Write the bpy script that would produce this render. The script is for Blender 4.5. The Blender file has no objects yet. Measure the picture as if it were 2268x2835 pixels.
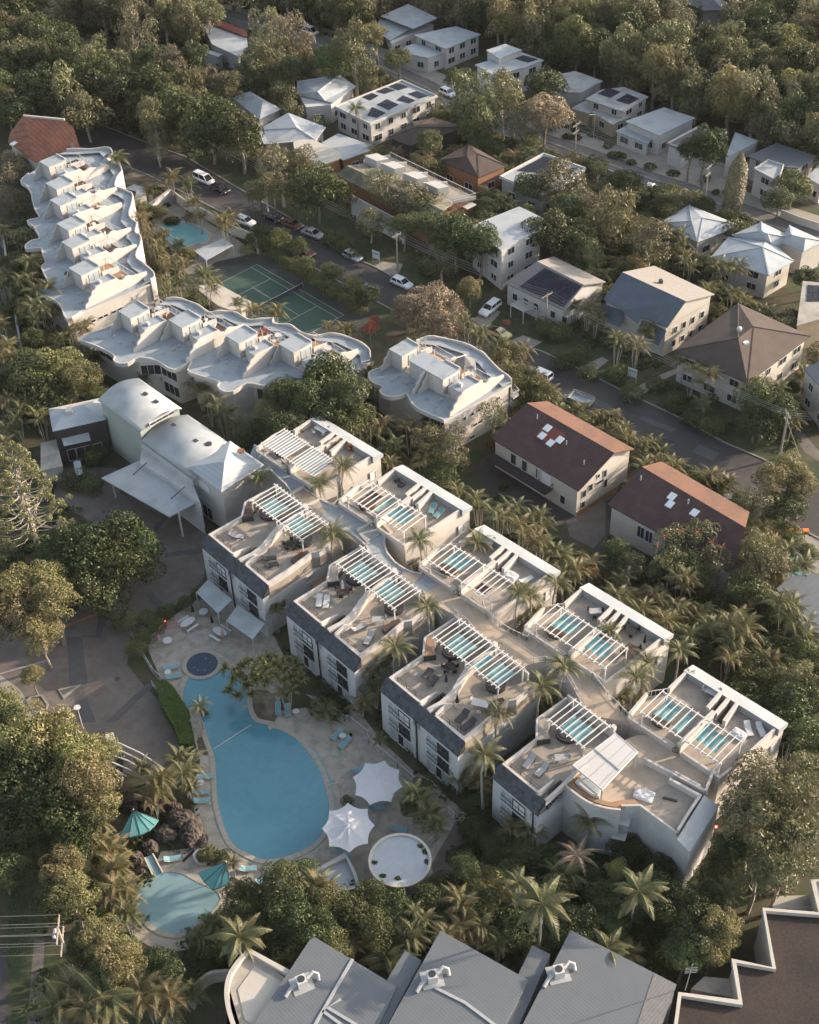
import bpy, bmesh, math, random
import numpy as np
from mathutils import Vector, Matrix
R = math.radians
rnd = random.Random(7)
scene = bpy.context.scene
# ------------------------------------------------------------------ camera, light, exposure
FPX, PITCH, ROLL, CAMH = 3800.0, R(42.05), 0.0347, 134.3
cam = bpy.data.cameras.new('camera'); cam_o = bpy.data.objects.new('camera', cam)
scene.collection.objects.link(cam_o); scene.camera = cam_o
cam.sensor_fit = 'HORIZONTAL'; cam.sensor_width = 36.0; cam.lens = 36.0*FPX/2268.0
cam.clip_start = 1.0; cam.clip_end = 3000.0
cam_o.matrix_world = (Matrix.Translation((0, 0, CAMH)) @ Matrix.Rotation(math.pi/2-PITCH, 4, 'X')
                      @ Matrix.Rotation(-ROLL, 4, 'Z'))
SUN_AZ, SUN_EL = 17.0, 16.5            # direction towards the sun, degrees from +X anticlockwise
world = bpy.data.worlds.new('World'); scene.world = world; world.use_nodes = True
nt = world.node_tree; nt.nodes.clear()
sky = nt.nodes.new('ShaderNodeTexSky'); sky.sky_type = 'NISHITA'; sky.sun_disc = False
sky.sun_elevation = R(SUN_EL); sky.sun_rotation = R(90-SUN_AZ)
sky.air_density = 1.0; sky.dust_density = 2.5; sky.ozone_density = 0.8
bg = nt.nodes.new('ShaderNodeBackground'); bg.inputs[1].default_value = 0.14
ow = nt.nodes.new('ShaderNodeOutputWorld')
hsv = nt.nodes.new('ShaderNodeHueSaturation'); hsv.inputs['Saturation'].default_value = .62   # sky colour muted to make the shade less blue
nt.links.new(sky.outputs[0], hsv.inputs['Color']); nt.links.new(hsv.outputs[0], bg.inputs[0]); nt.links.new(bg.outputs[0], ow.inputs[0])
sl = bpy.data.lights.new('sun', 'SUN'); sl.energy = 3.7; sl.angle = R(0.6); sl.color = (1.0, 0.79, 0.60)
so = bpy.data.objects.new('sun', sl); scene.collection.objects.link(so)
sd = Vector((math.cos(R(SUN_AZ))*math.cos(R(SUN_EL)), math.sin(R(SUN_AZ))*math.cos(R(SUN_EL)), math.sin(R(SUN_EL))))
so.rotation_euler = sd.to_track_quat('Z', 'Y').to_euler(); so.location = sd*300
scene.view_settings.view_transform = 'Standard'; scene.view_settings.look = 'None'
scene.view_settings.exposure = 1.46; scene.view_settings.gamma = 1.0
scene.view_settings.use_curve_mapping = False

# ------------------------------------------------------------------ layout: survey points
# The camera above was solved from the tennis court lines and the upright poles; ray() turns a
# point surveyed on the photograph, at a known height above the ground, into its place in metres.
FR = dict(s=(0,0,1), w=(0,0,.76058), a=(0,0,2.15625), b=(740,0,2.15625), c=(1468,0,2.15625), d=(0,650,2.15625),
  e=(740,650,2.15625), f=(1468,650,2.15625), g=(0,1300,2.15625), h=(740,1300,2.15625), i=(1468,1300,2.15625),
  j=(0,1950,2.15625), k=(740,1950,2.15625), l=(1468,1950,2.15625), n1=(540,1300,4.3125), n2=(780,1450,4.3125),
  n3=(1040,1650,4.3125), n4=(1340,1900,4.3125), q1=(680,1140,4.3125), q2=(940,1260,4.3125), q3=(1160,1430,4.3125),
  q4=(1440,1600,4.3125), q5=(1740,1800,3.45), r1=(40,400,4.3125), r2=(60,600,4.3125), r3=(220,780,4.107),
  r4=(600,820,3.92), r5=(1020,900,4.107), s1=(120,1050,5.39), s2=(380,1160,4.792), s3=(1560,2050,3.45),
  s4=(380,1560,3.45), s5=(300,2080,4.145), t=(580,660,3.92))
def ray(c, x, y, z=0.0):
    o = FR[c]; px = o[0]+x/o[2]; py = o[1]+y/o[2]
    cx, cy = (px-1134)/FPX, -(py-1417.5)/FPX
    cr, sr = math.cos(ROLL), math.sin(ROLL)
    cx, cy = cr*cx+sr*cy, -sr*cx+cr*cy
    # roll handled as in the survey solve
    dy = math.cos(PITCH)+cy*math.sin(PITCH); dz = -math.sin(PITCH)+cy*math.cos(PITCH)
    t = (z-CAMH)/dz
    return Vector((cx*t, dy*t, z))
def px_per_m(p):
    d = (p.y*math.cos(PITCH)-(p.z-CAMH)*math.sin(PITCH)); return FPX/d
def pts(c, L, z=0.0): return [ray(c, x, y, z).xy for x, y in L]
class Frame:
    def __init__(s, org, az): s.o = Vector(org[:2]).to_3d(); s.a = R(az); s.c = math.cos(s.a); s.s = math.sin(s.a)
    def w(s, x, y, z=0.0): return Vector((s.o.x+s.c*x-s.s*y, s.o.y+s.s*x+s.c*y, z))
    def l(s, p): dx, dy = p[0]-s.o.x, p[1]-s.o.y; return (s.c*dx+s.s*dy, -s.s*dx+s.c*dy)

# ------------------------------------------------------------------ materials
MATS = {}
def mat(name, col, rough=.8, var=.12, scale=.6, bump=0.0, bscale=20, spec=.3, metal=0.0, rand=0.0, col2=None,
        scale2=None, thr=(.45,.62), emit=None, trans=0.0, wave=None, alpha=None):
    m = bpy.data.materials.new(name); m.use_nodes = True; n = m.node_tree; N = n.nodes; Lk = n.links
    b = N['Principled BSDF']; b.inputs['Roughness'].default_value = rough; b.inputs['Metallic'].default_value = metal
    b.inputs['Specular IOR Level'].default_value = spec
    tc = N.new('ShaderNodeTexCoord')
    nz = N.new('ShaderNodeTexNoise'); nz.inputs['Scale'].default_value = scale; nz.inputs['Detail'].default_value = 6
    nz.inputs['Roughness'].default_value = .65
    Lk.new(tc.outputs['Object'], nz.inputs['Vector'])
    mr = N.new('ShaderNodeMapRange'); mr.inputs[1].default_value = .25; mr.inputs[2].default_value = .75
    mr.inputs[3].default_value = 1-var; mr.inputs[4].default_value = 1+var
    Lk.new(nz.outputs[0], mr.inputs[0])
    mul = N.new('ShaderNodeVectorMath'); mul.operation = 'SCALE'
    c = N.new('ShaderNodeRGB'); c.outputs[0].default_value = (*col, 1)
    src = c.outputs[0]
    if col2:
        n2 = N.new('ShaderNodeTexNoise'); n2.inputs['Scale'].default_value = scale2 or scale*2; n2.inputs['Detail'].default_value = 5
        Lk.new(tc.outputs['Object'], n2.inputs['Vector'])
        r2 = N.new('ShaderNodeMapRange'); r2.inputs[1].default_value = thr[0]; r2.inputs[2].default_value = thr[1]
        Lk.new(n2.outputs[0], r2.inputs[0])
        mx = N.new('ShaderNodeMix'); mx.data_type = 'RGBA'; mx.inputs[6].default_value = (*col, 1); mx.inputs[7].default_value = (*col2, 1)
        Lk.new(r2.outputs[0], mx.inputs[0]); src = mx.outputs[2]
    Lk.new(src, mul.inputs[0])
    fac = mr.outputs[0]
    if rand:
        oi = N.new('ShaderNodeObjectInfo'); m2 = N.new('ShaderNodeMapRange'); m2.inputs[3].default_value = 1-rand; m2.inputs[4].default_value = 1+rand
        Lk.new(oi.outputs['Random'], m2.inputs[0]); mm = N.new('ShaderNodeMath'); mm.operation = 'MULTIPLY'
        Lk.new(fac, mm.inputs[0]); Lk.new(m2.outputs[0], mm.inputs[1]); fac = mm.outputs[0]
    if wave:   # ribs or courses: (direction vector azimuth deg, ribs per metre, darkening)
        az, per, dark = wave
        dp = N.new('ShaderNodeVectorMath'); dp.operation = 'DOT_PRODUCT'
        dp.inputs[1].default_value = (math.cos(R(az)), math.sin(R(az)), 0) if az is not None else (0, 0, 1)
        Lk.new(tc.outputs['Object'], dp.inputs[0])
        ms = N.new('ShaderNodeMath'); ms.operation = 'MULTIPLY'; ms.inputs[1].default_value = per; Lk.new(dp.outputs['Value'], ms.inputs[0])
        fr = N.new('ShaderNodeMath'); fr.operation = 'PINGPONG'; fr.inputs[1].default_value = .5; Lk.new(ms.outputs[0], fr.inputs[0])
        rr = N.new('ShaderNodeMapRange'); rr.inputs[1].default_value = 0; rr.inputs[2].default_value = .22; rr.inputs[3].default_value = 1-dark; rr.inputs[4].default_value = 1
        Lk.new(fr.outputs[0], rr.inputs[0]); m3 = N.new('ShaderNodeMath'); m3.operation = 'MULTIPLY'
        Lk.new(fac, m3.inputs[0]); Lk.new(rr.outputs[0], m3.inputs[1]); fac = m3.outputs[0]
        bp = N.new('ShaderNodeBump'); bp.inputs['Strength'].default_value = .35; bp.inputs['Distance'].default_value = .03
        Lk.new(fr.outputs[0], bp.inputs['Height']); Lk.new(bp.outputs[0], b.inputs['Normal'])
    elif bump:
        n3 = N.new('ShaderNodeTexNoise'); n3.inputs['Scale'].default_value = bscale; n3.inputs['Detail'].default_value = 4
        Lk.new(tc.outputs['Object'], n3.inputs['Vector'])
        bp = N.new('ShaderNodeBump'); bp.inputs['Strength'].default_value = bump; bp.inputs['Distance'].default_value = .05
        Lk.new(n3.outputs[0], bp.inputs['Height']); Lk.new(bp.outputs[0], b.inputs['Normal'])
    Lk.new(fac, mul.inputs['Scale']); Lk.new(mul.outputs[0], b.inputs['Base Color'])
    if emit: b.inputs['Emission Color'].default_value = (*emit[:3], 1); b.inputs['Emission Strength'].default_value = emit[3]
    if trans: b.inputs['Transmission Weight'].default_value = trans
    if alpha is not None: b.inputs['Alpha'].default_value = alpha
    MATS[name] = m; return m
def leafmat(name, col, tip, trl=.25, rand=.18, hue=.03):
    """foliage: clump-scale colour change, leaf-scale change from the 'leafv' attribute, a little light passing through"""
    m = bpy.data.materials.new(name); m.use_nodes = True; N = m.node_tree.nodes; Lk = m.node_tree.links
    b = N['Principled BSDF']; b.inputs['Roughness'].default_value = .5; b.inputs['Specular IOR Level'].default_value = .35
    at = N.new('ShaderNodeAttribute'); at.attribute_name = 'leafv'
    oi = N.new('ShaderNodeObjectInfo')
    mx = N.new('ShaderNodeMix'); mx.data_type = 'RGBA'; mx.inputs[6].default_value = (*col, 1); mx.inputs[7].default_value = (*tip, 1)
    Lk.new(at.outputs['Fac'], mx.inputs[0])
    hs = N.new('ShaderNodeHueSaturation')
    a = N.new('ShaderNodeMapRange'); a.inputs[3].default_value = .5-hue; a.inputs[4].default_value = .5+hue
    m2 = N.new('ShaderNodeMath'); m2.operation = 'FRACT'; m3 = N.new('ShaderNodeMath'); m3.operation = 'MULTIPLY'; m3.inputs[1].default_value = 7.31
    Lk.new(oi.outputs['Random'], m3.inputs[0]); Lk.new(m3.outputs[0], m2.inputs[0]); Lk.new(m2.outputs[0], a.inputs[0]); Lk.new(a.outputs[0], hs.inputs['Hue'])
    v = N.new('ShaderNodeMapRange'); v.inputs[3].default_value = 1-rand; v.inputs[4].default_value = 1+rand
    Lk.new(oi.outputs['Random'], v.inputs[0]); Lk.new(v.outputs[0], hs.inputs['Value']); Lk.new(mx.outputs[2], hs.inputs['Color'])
    Lk.new(hs.outputs[0], b.inputs['Base Color'])
    t = N.new('ShaderNodeBsdfTranslucent'); Lk.new(hs.outputs[0], t.inputs['Color'])
    ms = N.new('ShaderNodeMixShader'); ms.inputs[0].default_value = trl
    Lk.new(b.outputs[0], ms.inputs[1]); Lk.new(t.outputs[0], ms.inputs[2]); Lk.new(ms.outputs[0], N['Material Output'].inputs[0])
    MATS[name] = m; return m

mat('soil', (0.068,0.058,0.039), .95, .35, .5, .6, 6, col2=(0.046,0.062,0.026), scale2=.35)
mat('grass', (.042,.056,.026), .95, .3, .8, .5, 30, col2=(.075,.075,.042), scale2=.25)
mat('asphalt', (0.055,0.052,0.053), .92, .16, .7, .25, 60, col2=(0.067,0.062,0.060), scale2=.12)
mat('asphalt_pale', (0.138,0.130,0.125), .92, .2, .5, .25, 60)
mat('kerb', (.23,.215,.195), .85, .2, 1.5, .2, 20)
mat('line', (.34,.35,.33), .8, .2, 2)
mat('court', (.042,.078,.062), .85, .10, .4)
mat('court_out', (.050,.058,.053), .9, .15, .4)
mat('drive', (.26,.24,.205), .9, .18, .8, .2, 20)
mat('paving', (0.328,0.296,0.250), .9, .16, .5, .2, 14, col2=(0.242,0.227,0.188), scale2=.9)
mat('forecourt', (0.121,0.105,0.094), .92, .2, .8, .3, 14, col2=(0.141,0.125,0.114), scale2=.3)
mat('forecourt_band', (0.083,0.083,0.086), .92, .15, .8, .3, 14)
mat('bark_ground', (0.098,0.078,0.055), .95, .4, 1.2, .6, 12, col2=(0.182,0.163,0.117), scale2=.25, thr=(.5,.6))
mat('water', (.076,.212,.262), .10, .10, .9, .22, 1.6, spec=.6, col2=(.090,.240,.292), scale2=.12)
mat('water_pale', (.165,.265,.285), .14, .10, .35, .08, 3, spec=.5)
mat('water_far', (.13,.31,.33), .2, .06, .35)
mat('water_dark', (.015,.035,.065), .1, .2, 1, spec=.5)
mat('coping', (0.317,0.293,0.244), .85, .15, 2, .2, 20)
mat('render', (0.450,0.427,0.401), .9, .07, .5, .15, 12, col2=(0.360,0.342,0.320), scale2=.35, thr=(.52,.75))
mat('render_front', (0.425,0.430,0.430), .9, .08, .5, .15, 12, col2=(0.335,0.339,0.335), scale2=.3, thr=(.52,.75))
mat('white_wall', (0.447,0.435,0.410), .88, .05, .6, .1, 14)
mat('white_paint', (0.486,0.482,0.473), .6, .04, 2)
mat('roof_membrane', (0.271,0.304,0.327), .8, .10, .5, .1, 12, col2=(0.173,0.201,0.225), scale2=.55, thr=(.55,.75))
mat('roof_white', (0.332,0.355,0.366), .55, .06, .5, col2=(0.269,0.293,0.308), scale2=.3)
mat('roof_grey', (0.121,0.133,0.144), .5, .07, .4, wave=(42.5, 3.0, .045))
mat('roof_grey2', (0.118,0.130,0.142), .5, .07, .4, wave=(-47.5, 1.2, .08))
mat('roof_lines', (0.353,0.380,0.397), .5, .06, .4, wave=(-46, 2.2, .14), col2=(0.274,0.304,0.332), scale2=.4)
mat('roof_lines_x', (0.353,0.384,0.410), .5, .06, .4, wave=(44, 2.0, .14), col2=(0.283,0.318,0.349), scale2=.4)
mat('roof_aged', (.36,.36,.355), .8, .15, .5, wave=(-46, 2.0, .12), col2=(.28,.28,.27), scale2=.4)
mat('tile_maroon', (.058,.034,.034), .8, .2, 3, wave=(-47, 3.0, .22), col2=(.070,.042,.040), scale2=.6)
mat('tile_maroon_sunlit', (.17,.090,.060), .8, .15, 3, wave=(-47, 3.0, .2), col2=(.14,.078,.055), scale2=.6)  # the maroon tile with low sun painted into its colour, for far slopes
mat('tile_red', (.15,.045,.035), .8, .2, 3)
mat('tile_brown', (.080,.062,.055), .85, .16, 1, wave=(43, 3.0, .2), col2=(.066,.052,.046), scale2=.5)
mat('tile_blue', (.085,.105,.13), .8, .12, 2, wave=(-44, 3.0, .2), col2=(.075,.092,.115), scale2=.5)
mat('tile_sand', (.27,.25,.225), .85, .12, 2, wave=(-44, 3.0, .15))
mat('tile_moss', (.17,.16,.12), .9, .25, 2, wave=(-44, 3.0, .2), col2=(.26,.24,.18), scale2=.6)
mat('tile_grey', (.17,.165,.16), .85, .15, 2, wave=(-44, 3.0, .2))
mat('terracotta', (0.264,0.108,0.068), .75, .14, 1, wave=(50, 1.6, .3), col2=(0.216,0.088,0.060), scale2=.8)
mat('slate', (.060,.066,.075), .75, .2, 4, .2, 8, rand=.28)
mat('slate_bed', (.03,.032,.036), .9, .2, 4)
mat('brick_orange', (.26,.145,.085), .9, .15, 2, .3, 20)
mat('brick_dark', (.055,.045,.045), .9, .25, 3, .3, 20)
mat('brick_tan', (.34,.28,.20), .9, .15, 2, .3, 20)
mat('house_cream', (.40,.38,.345), .9, .08, .6, .1, 12)
mat('house_white', (0.439,0.434,0.424), .9, .07, .6, .1, 12)
mat('house_grey', (.33,.33,.33), .9, .1, .6, .1, 12)
mat('sage', (0.307,0.345,0.318), .9, .06, .5, .1, 12)
mat('deck_pave', (.42,.345,.265), .9, .12, .8, .2, 16, col2=(.36,.30,.235), scale2=.5)
mat('terrace', (.315,.275,.225), .9, .15, .8, .2, 16, col2=(.255,.228,.195), scale2=.6)
mat('timber', (.30,.19,.115), .7, .2, 1, wave=(43, 5, .3), rand=.1)
mat('timber_dark', (.075,.052,.040), .7, .2, 1, wave=(43, 5, .3))
mat('concrete', (.36,.335,.295), .9, .15, .5, .2, 10, col2=(.25,.235,.21), scale2=.3)
mat('concrete_pale', (0.423,0.396,0.347), .9, .12, .5, .2, 10)
mat('gravel_roof', (0.044,0.034,0.030), .98, .45, 5, .9, 40, col2=(0.027,0.023,0.022), scale2=.18, thr=(.4,.65))
mat('rock', (.048,.040,.036), .95, .45, 1.2, 1.0, 3, col2=(.10,.080,.064), scale2=.9)
mat('glass', (.030,.036,.042), .08, .1, 1, spec=.7)
mat('glass_pale', (.32,.36,.38), .15, .15, 1, spec=.6)
mat('blind', (.55,.57,.57), .8, .05, 1)
mat('opening', (.035,.032,.033), .9, .3, 1)
mat('solar', (.012,.014,.026), .5, .15, 3, spec=.3, rand=.3)
mat('solar_frame', (.10,.105,.12), .5, .1, 3)
mat('metal_dark', (.035,.035,.038), .5, .1, 3, spec=.5)
mat('metal_pale', (0.360,0.368,0.368), .45, .1, 3, spec=.5, metal=.2)
mat('pole_wood', (.30,.265,.22), .9, .2, 2, .3, 12)
mat('wire', (.32,.30,.27), .7, .05, 1)
mat('black', (.016,.016,.017), .6, .1, 2)
mat('teal_cloth', (.095,.26,.265), .8, .1, 1.5)
mat('teal_sail', (.115,.245,.265), .8, .12, .9, col2=(.19,.33,.335), scale2=.9)
mat('lounge_blue', (.15,.29,.325), .7, .08, 3)
mat('dark_purple', (.05,.042,.052), .8, .2, 2)
mat('sail_white', (0.464,0.472,0.488), .75, .05, .8)
mat('awning', (0.288,0.320,0.328), .8, .07, .8, col2=(0.336,0.384,0.392), scale2=.4)
mat('tank_white', (0.336,0.364,0.388), .6, .12, .8, col2=(0.336,0.368,0.400), scale2=.6)
mat('car_white', (.74,.75,.76), .3, .02, 1, spec=.6)
mat('car_black', (.02,.021,.024), .25, .05, 1, spec=.6)
mat('car_silver', (.38,.39,.41), .3, .04, 1, spec=.6, metal=.3)
mat('car_red', (.13,.035,.035), .3, .05, 1, spec=.6)
mat('car_yellow', (.50,.44,.23), .35, .04, 1, spec=.5)
mat('car_glass', (.018,.022,.028), .08, .1, 1, spec=.8)
mat('rubber', (.02,.02,.02), .9, .1, 2)
mat('galv', (.42,.45,.46), .4, .1, 2, metal=.3, spec=.5)
mat('trunk', (.20,.175,.145), .95, .25, 2, .5, 8, col2=(.12,.10,.085), scale2=1.5)
mat('palm_trunk', (.30,.285,.25), .9, .2, 1, .3, 8)
mat('trunk_pale', (.40,.365,.31), .9, .2, 1.5, .3, 8)
mat('skin', (.40,.25,.18), .6, .05, 2)
mat('hair', (.02,.016,.013), .7, .1, 2)
mat('shirt_white', (.72,.73,.75), .8, .04, 2)
mat('trousers_dark', (.03,.03,.035), .8, .1, 2)
mat('orange_cloth', (.55,.16,.05), .8, .1, 2)
mat('red_lamp', (.8,.05,.05), .5, .1, 2, emit=(1,.08,.05,6))
mat('pink_cloth', (.42,.24,.25), .8, .1, 2)
mat('skylight', (.62,.66,.68), .25, .05, 2, spec=.6)
mat('flower_red', (.45,.05,.045), .8, .2, 2)
mat('dead_frond', (.34,.255,.18), .85, .15, 2)
# foliage
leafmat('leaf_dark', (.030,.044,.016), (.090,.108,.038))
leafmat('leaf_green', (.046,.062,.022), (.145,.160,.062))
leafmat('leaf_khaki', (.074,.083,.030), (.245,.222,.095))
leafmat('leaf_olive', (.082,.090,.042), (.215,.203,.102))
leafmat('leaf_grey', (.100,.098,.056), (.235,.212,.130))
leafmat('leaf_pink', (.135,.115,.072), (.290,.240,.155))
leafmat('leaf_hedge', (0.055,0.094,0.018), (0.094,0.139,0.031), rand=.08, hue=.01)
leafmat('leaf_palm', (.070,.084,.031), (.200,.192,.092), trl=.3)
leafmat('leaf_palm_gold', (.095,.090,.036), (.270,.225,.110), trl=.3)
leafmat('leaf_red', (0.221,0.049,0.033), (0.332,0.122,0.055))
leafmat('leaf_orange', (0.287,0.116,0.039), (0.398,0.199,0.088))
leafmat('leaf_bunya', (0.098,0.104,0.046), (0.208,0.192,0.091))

# ------------------------------------------------------------------ mesh helper
COL = scene.collection
class MB:
    def __init__(s): s.v = []; s.f = []
    def add(s, vs, fs):
        o = len(s.v); s.v += [tuple(v) for v in vs]; s.f += [tuple(i+o for i in f) for f in fs]; return s
    def prism(s, poly, z0, z1, flip=False):
        n = len(poly); 
        if sum(poly[i][0]*poly[(i+1)%n][1]-poly[(i+1)%n][0]*poly[i][1] for i in range(n)) < 0: poly = poly[::-1]
        a = [(p[0], p[1], z0) for p in poly]; b = [(p[0], p[1], z1) for p in poly]
        return s.add(a+b, [tuple(range(n))[::-1], tuple(range(n, 2*n))]+[(i, (i+1)%n, n+(i+1)%n, n+i) for i in range(n)])
    def hull8(s, p):    # 4 bottom corners, 4 top corners
        return s.add(p, [(3,2,1,0),(4,5,6,7),(0,1,5,4),(1,2,6,5),(2,3,7,6),(3,0,4,7)])
    def box(s, c, d, rz=0.0):
        hx, hy = d[0]/2, d[1]/2; ca, sa = math.cos(rz), math.sin(rz)
        q = [(-hx,-hy),(hx,-hy),(hx,hy),(-hx,hy)]; q = [(c[0]+ca*x-sa*y, c[1]+sa*x+ca*y) for x, y in q]
        return s.hull8([(x,y,c[2]-d[2]/2) for x,y in q]+[(x,y,c[2]+d[2]/2) for x,y in q])
    def slab(s, tri, th=.12):   # polygon of 3-D points given thickness downwards
        n = len(tri); nr = (Vector(tri[1])-Vector(tri[0])).cross(Vector(tri[2])-Vector(tri[0]))
        if nr.z < 0: tri = list(tri)[::-1]
        a = [tuple(p) for p in tri]; b = [(p[0], p[1], p[2]-th) for p in a]
        return s.add(a+b, [tuple(range(n)), tuple(range(n, 2*n))[::-1]]+[(i, n+i, n+(i+1)%n, (i+1)%n) for i in range(n)])
    def beam(s, a, b, w, h=None):   # square bar between two points
        a = Vector(a); b = Vector(b); h = h or w; d = (b-a)
        if d.length < 1e-6: return s
        d.normalize(); up = Vector((0,0,1)) if abs(d.z) < .95 else Vector((1,0,0))
        x = d.cross(up).normalized()*(w/2); y = x.cross(d).normalized()*(h/2)
        return s.hull8([a-x-y, a+x-y, a+x+y, a-x+y, b-x-y, b+x-y, b+x+y, b-x+y])
    def tube(s, P, rad, n=6, caps=True):
        P = [Vector(p) for p in P]; rs = rad if hasattr(rad, '__len__') else [rad]*len(P); o = len(s.v)
        for i, p in enumerate(P):
            d = (P[min(i+1, len(P)-1)]-P[max(i-1, 0)]).normalized(); up = Vector((0,0,1)) if abs(d.z) < .9 else Vector((1,0,0))
            x = d.cross(up).normalized(); y = x.cross(d)
            for k in range(n):
                t = 2*math.pi*k/n; s.v.append(tuple(p+(x*math.cos(t)+y*math.sin(t))*rs[i]))
        for i in range(len(P)-1):
            for k in range(n): s.f.append((o+i*n+k, o+(i+1)*n+k, o+(i+1)*n+(k+1)%n, o+i*n+(k+1)%n))
        if caps: s.f.append(tuple(o+k for k in range(n))); s.f.append(tuple(o+(len(P)-1)*n+k for k in range(n))[::-1])
        return s
    def ribbon(s, P, th, z0, z1, closed=False):   # upright wall of thickness th along a polyline; z may be a list
        P = [Vector(p[:2]) for p in P]; n = len(P); zt = z1 if hasattr(z1, '__len__') else [z1]*n
        zb = z0 if hasattr(z0, '__len__') else [z0]*n; o = len(s.v)
        for i in range(n):
            if closed: d = (P[(i+1)%n]-P[i-1])
            else: d = (P[min(i+1, n-1)]-P[max(i-1, 0)])
            if d.length < 1e-9: d = Vector((1,0))
            d.normalize(); nx = Vector((-d.y, d.x))
            k = 1.0
            if closed or 0 < i < n-1:
                e = (P[(i+1)%n]-P[i]); 
                if e.length > 1e-9: k = 1/max(.5, abs(d.dot(e.normalized())))
            q = nx*(th/2*k); a = P[i]-q; b = P[i]+q
            s.v += [(a.x,a.y,zb[i]),(b.x,b.y,zb[i]),(b.x,b.y,zt[i]),(a.x,a.y,zt[i])]
        m = n if closed else n-1
        for i in range(m):
            j = (i+1)%n
            for k in range(4): s.f.append((o+i*4+k, o+j*4+k, o+j*4+(k+1)%4, o+i*4+(k+1)%4))
        if not closed: s.f.append((o,o+1,o+2,o+3)); s.f.append((o+n*4-1,o+n*4-2,o+n*4-3,o+n*4-4))
        return s
    def disc(s, c, r, z0, z1, n=20): return s.prism([(c[0]+r*math.cos(2*math.pi*k/n), c[1]+r*math.sin(2*math.pi*k/n)) for k in range(n)], z0, z1)
    def lathe(s, prof, c=(0,0,0), n=16):
        o = len(s.v)
        for r, z in prof:
            for k in range(n): t = 2*math.pi*k/n; s.v.append((c[0]+r*math.cos(t), c[1]+r*math.sin(t), c[2]+z))
        for i in range(len(prof)-1):
            for k in range(n): s.f.append((o+i*n+k, o+i*n+(k+1)%n, o+(i+1)*n+(k+1)%n, o+(i+1)*n+k))
        s.f.append(tuple(o+k for k in range(n))[::-1]); s.f.append(tuple(o+(len(prof)-1)*n+k for k in range(n)))
        return s
    def mesh(s, name, m, org=(0,0,0), smooth=False):
        me = bpy.data.meshes.new(name); ox, oy, oz = org
        me.from_pydata([(v[0]-ox, v[1]-oy, v[2]-oz) for v in s.v], [], s.f)
        if isinstance(m, str): m = MATS[m]
        me.materials.append(m)
        bm = bmesh.new(); bm.from_mesh(me); bmesh.ops.recalc_face_normals(bm, faces=bm.faces); bm.to_mesh(me); bm.free()
        if smooth: me.shade_smooth()
        return me
    def build(s, name, m, parent=None, smooth=False):
        org = tuple(parent['_org']) if parent is not None and '_org' in parent else (0,0,0)
        return link(name, s.mesh(name, m, org, smooth), parent)
def link(name, data, parent=None):
    o = bpy.data.objects.new(name, data); COL.objects.link(o)
    if parent is not None:
        o.parent = parent; KIDS.setdefault(parent.name, []).append(o)
        if '_org' in parent: o['_org'] = parent['_org']
    return o
def tag(o, label, cat=None, group=None, kind=None):
    if label: o['label'] = label
    if cat: o['category'] = cat
    if group: o['group'] = group
    if kind: o['kind'] = kind
    return o
def thing(name, label, cat, loc=(0,0,0), group=None):   # Empty at the base; parts are given in world metres
    o = bpy.data.objects.new(name, None); COL.objects.link(o); o.location = loc; o.empty_display_size = .3
    o['_org'] = [float(a) for a in loc]; return tag(o, label, cat, group)
def proto(name): # Empty at the origin that is copied and placed later
    return thing(name, None, None, (0,0,0))
KIDS = {}
def copy_tree(o, parent=None):
    c = o.copy(); COL.objects.link(c)
    if parent is not None: c.parent = parent; KIDS.setdefault(parent.name, []).append(c)
    for ch in kids(o): copy_tree(ch, c)
    return c
def kids(o): return KIDS.get(o.name, [])
def place(src, used, loc, rz=0.0, sc=1.0, label=None, cat=None, group=None):
    """first use moves the prototype itself, later uses copy it and each of its parts"""
    o = src if not used else copy_tree(src)
    o.location = loc; o.rotation_euler = (0, 0, rz)
    o.scale = (sc, sc, sc) if not hasattr(sc, '__len__') else sc
    tag(o, label, cat, group); return o
class Kind:
    def __init__(s, root, cat, group=None): s.root = root; s.n = 0; s.cat = cat; s.group = group
    def put(s, loc, rz=0.0, label=None, sc=1.0, group=None):
        src = s.root
        if s.n: o = copy_tree(src)
        else: o = src
        s.n += 1; s.last = o
        o.location = loc; o.rotation_euler = (0,0,rz); o.scale = (sc,sc,sc) if not hasattr(sc,'__len__') else sc
        tag(o, label, s.cat, group or s.group); return o
def sheet(name, poly, z, m, kind='structure'):
    mb = MB(); n = len(poly); mb.add([(p[0], p[1], z) for p in poly], [tuple(range(n))])
    o = mb.build(name, m)
    if kind: o['kind'] = kind
    return o
def smooth_poly(P, closed=True, k=4):
    P = [Vector(p[:2]) for p in P]; n = len(P); out = []
    rng = range(n) if closed else range(n-1)
    for i in rng:
        p0 = P[i-1] if (closed or i > 0) else P[0]; p1 = P[i]; p2 = P[(i+1)%n]; p3 = P[(i+2)%n] if (closed or i+2 < n) else P[-1]
        for j in range(k):
            t = j/k
            out.append(.5*((2*p1)+(p2-p0)*t+(2*p0-5*p1+4*p2-p3)*t*t+(3*p1-3*p2+p3-p0)*t**3))
    if not closed: out.append(P[-1])
    return out
def offset(P, d):
    P = [Vector(p[:2]) for p in P]; n = len(P); out = []
    for i in range(n):
        t = (P[(i+1)%n]-P[i-1]).normalized(); out.append(P[i]+Vector((-t.y, t.x))*d)
    return out
def area(P): return sum(P[i][0]*P[(i+1)%len(P)][1]-P[(i+1)%len(P)][0]*P[i][1] for i in range(len(P)))/2
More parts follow.
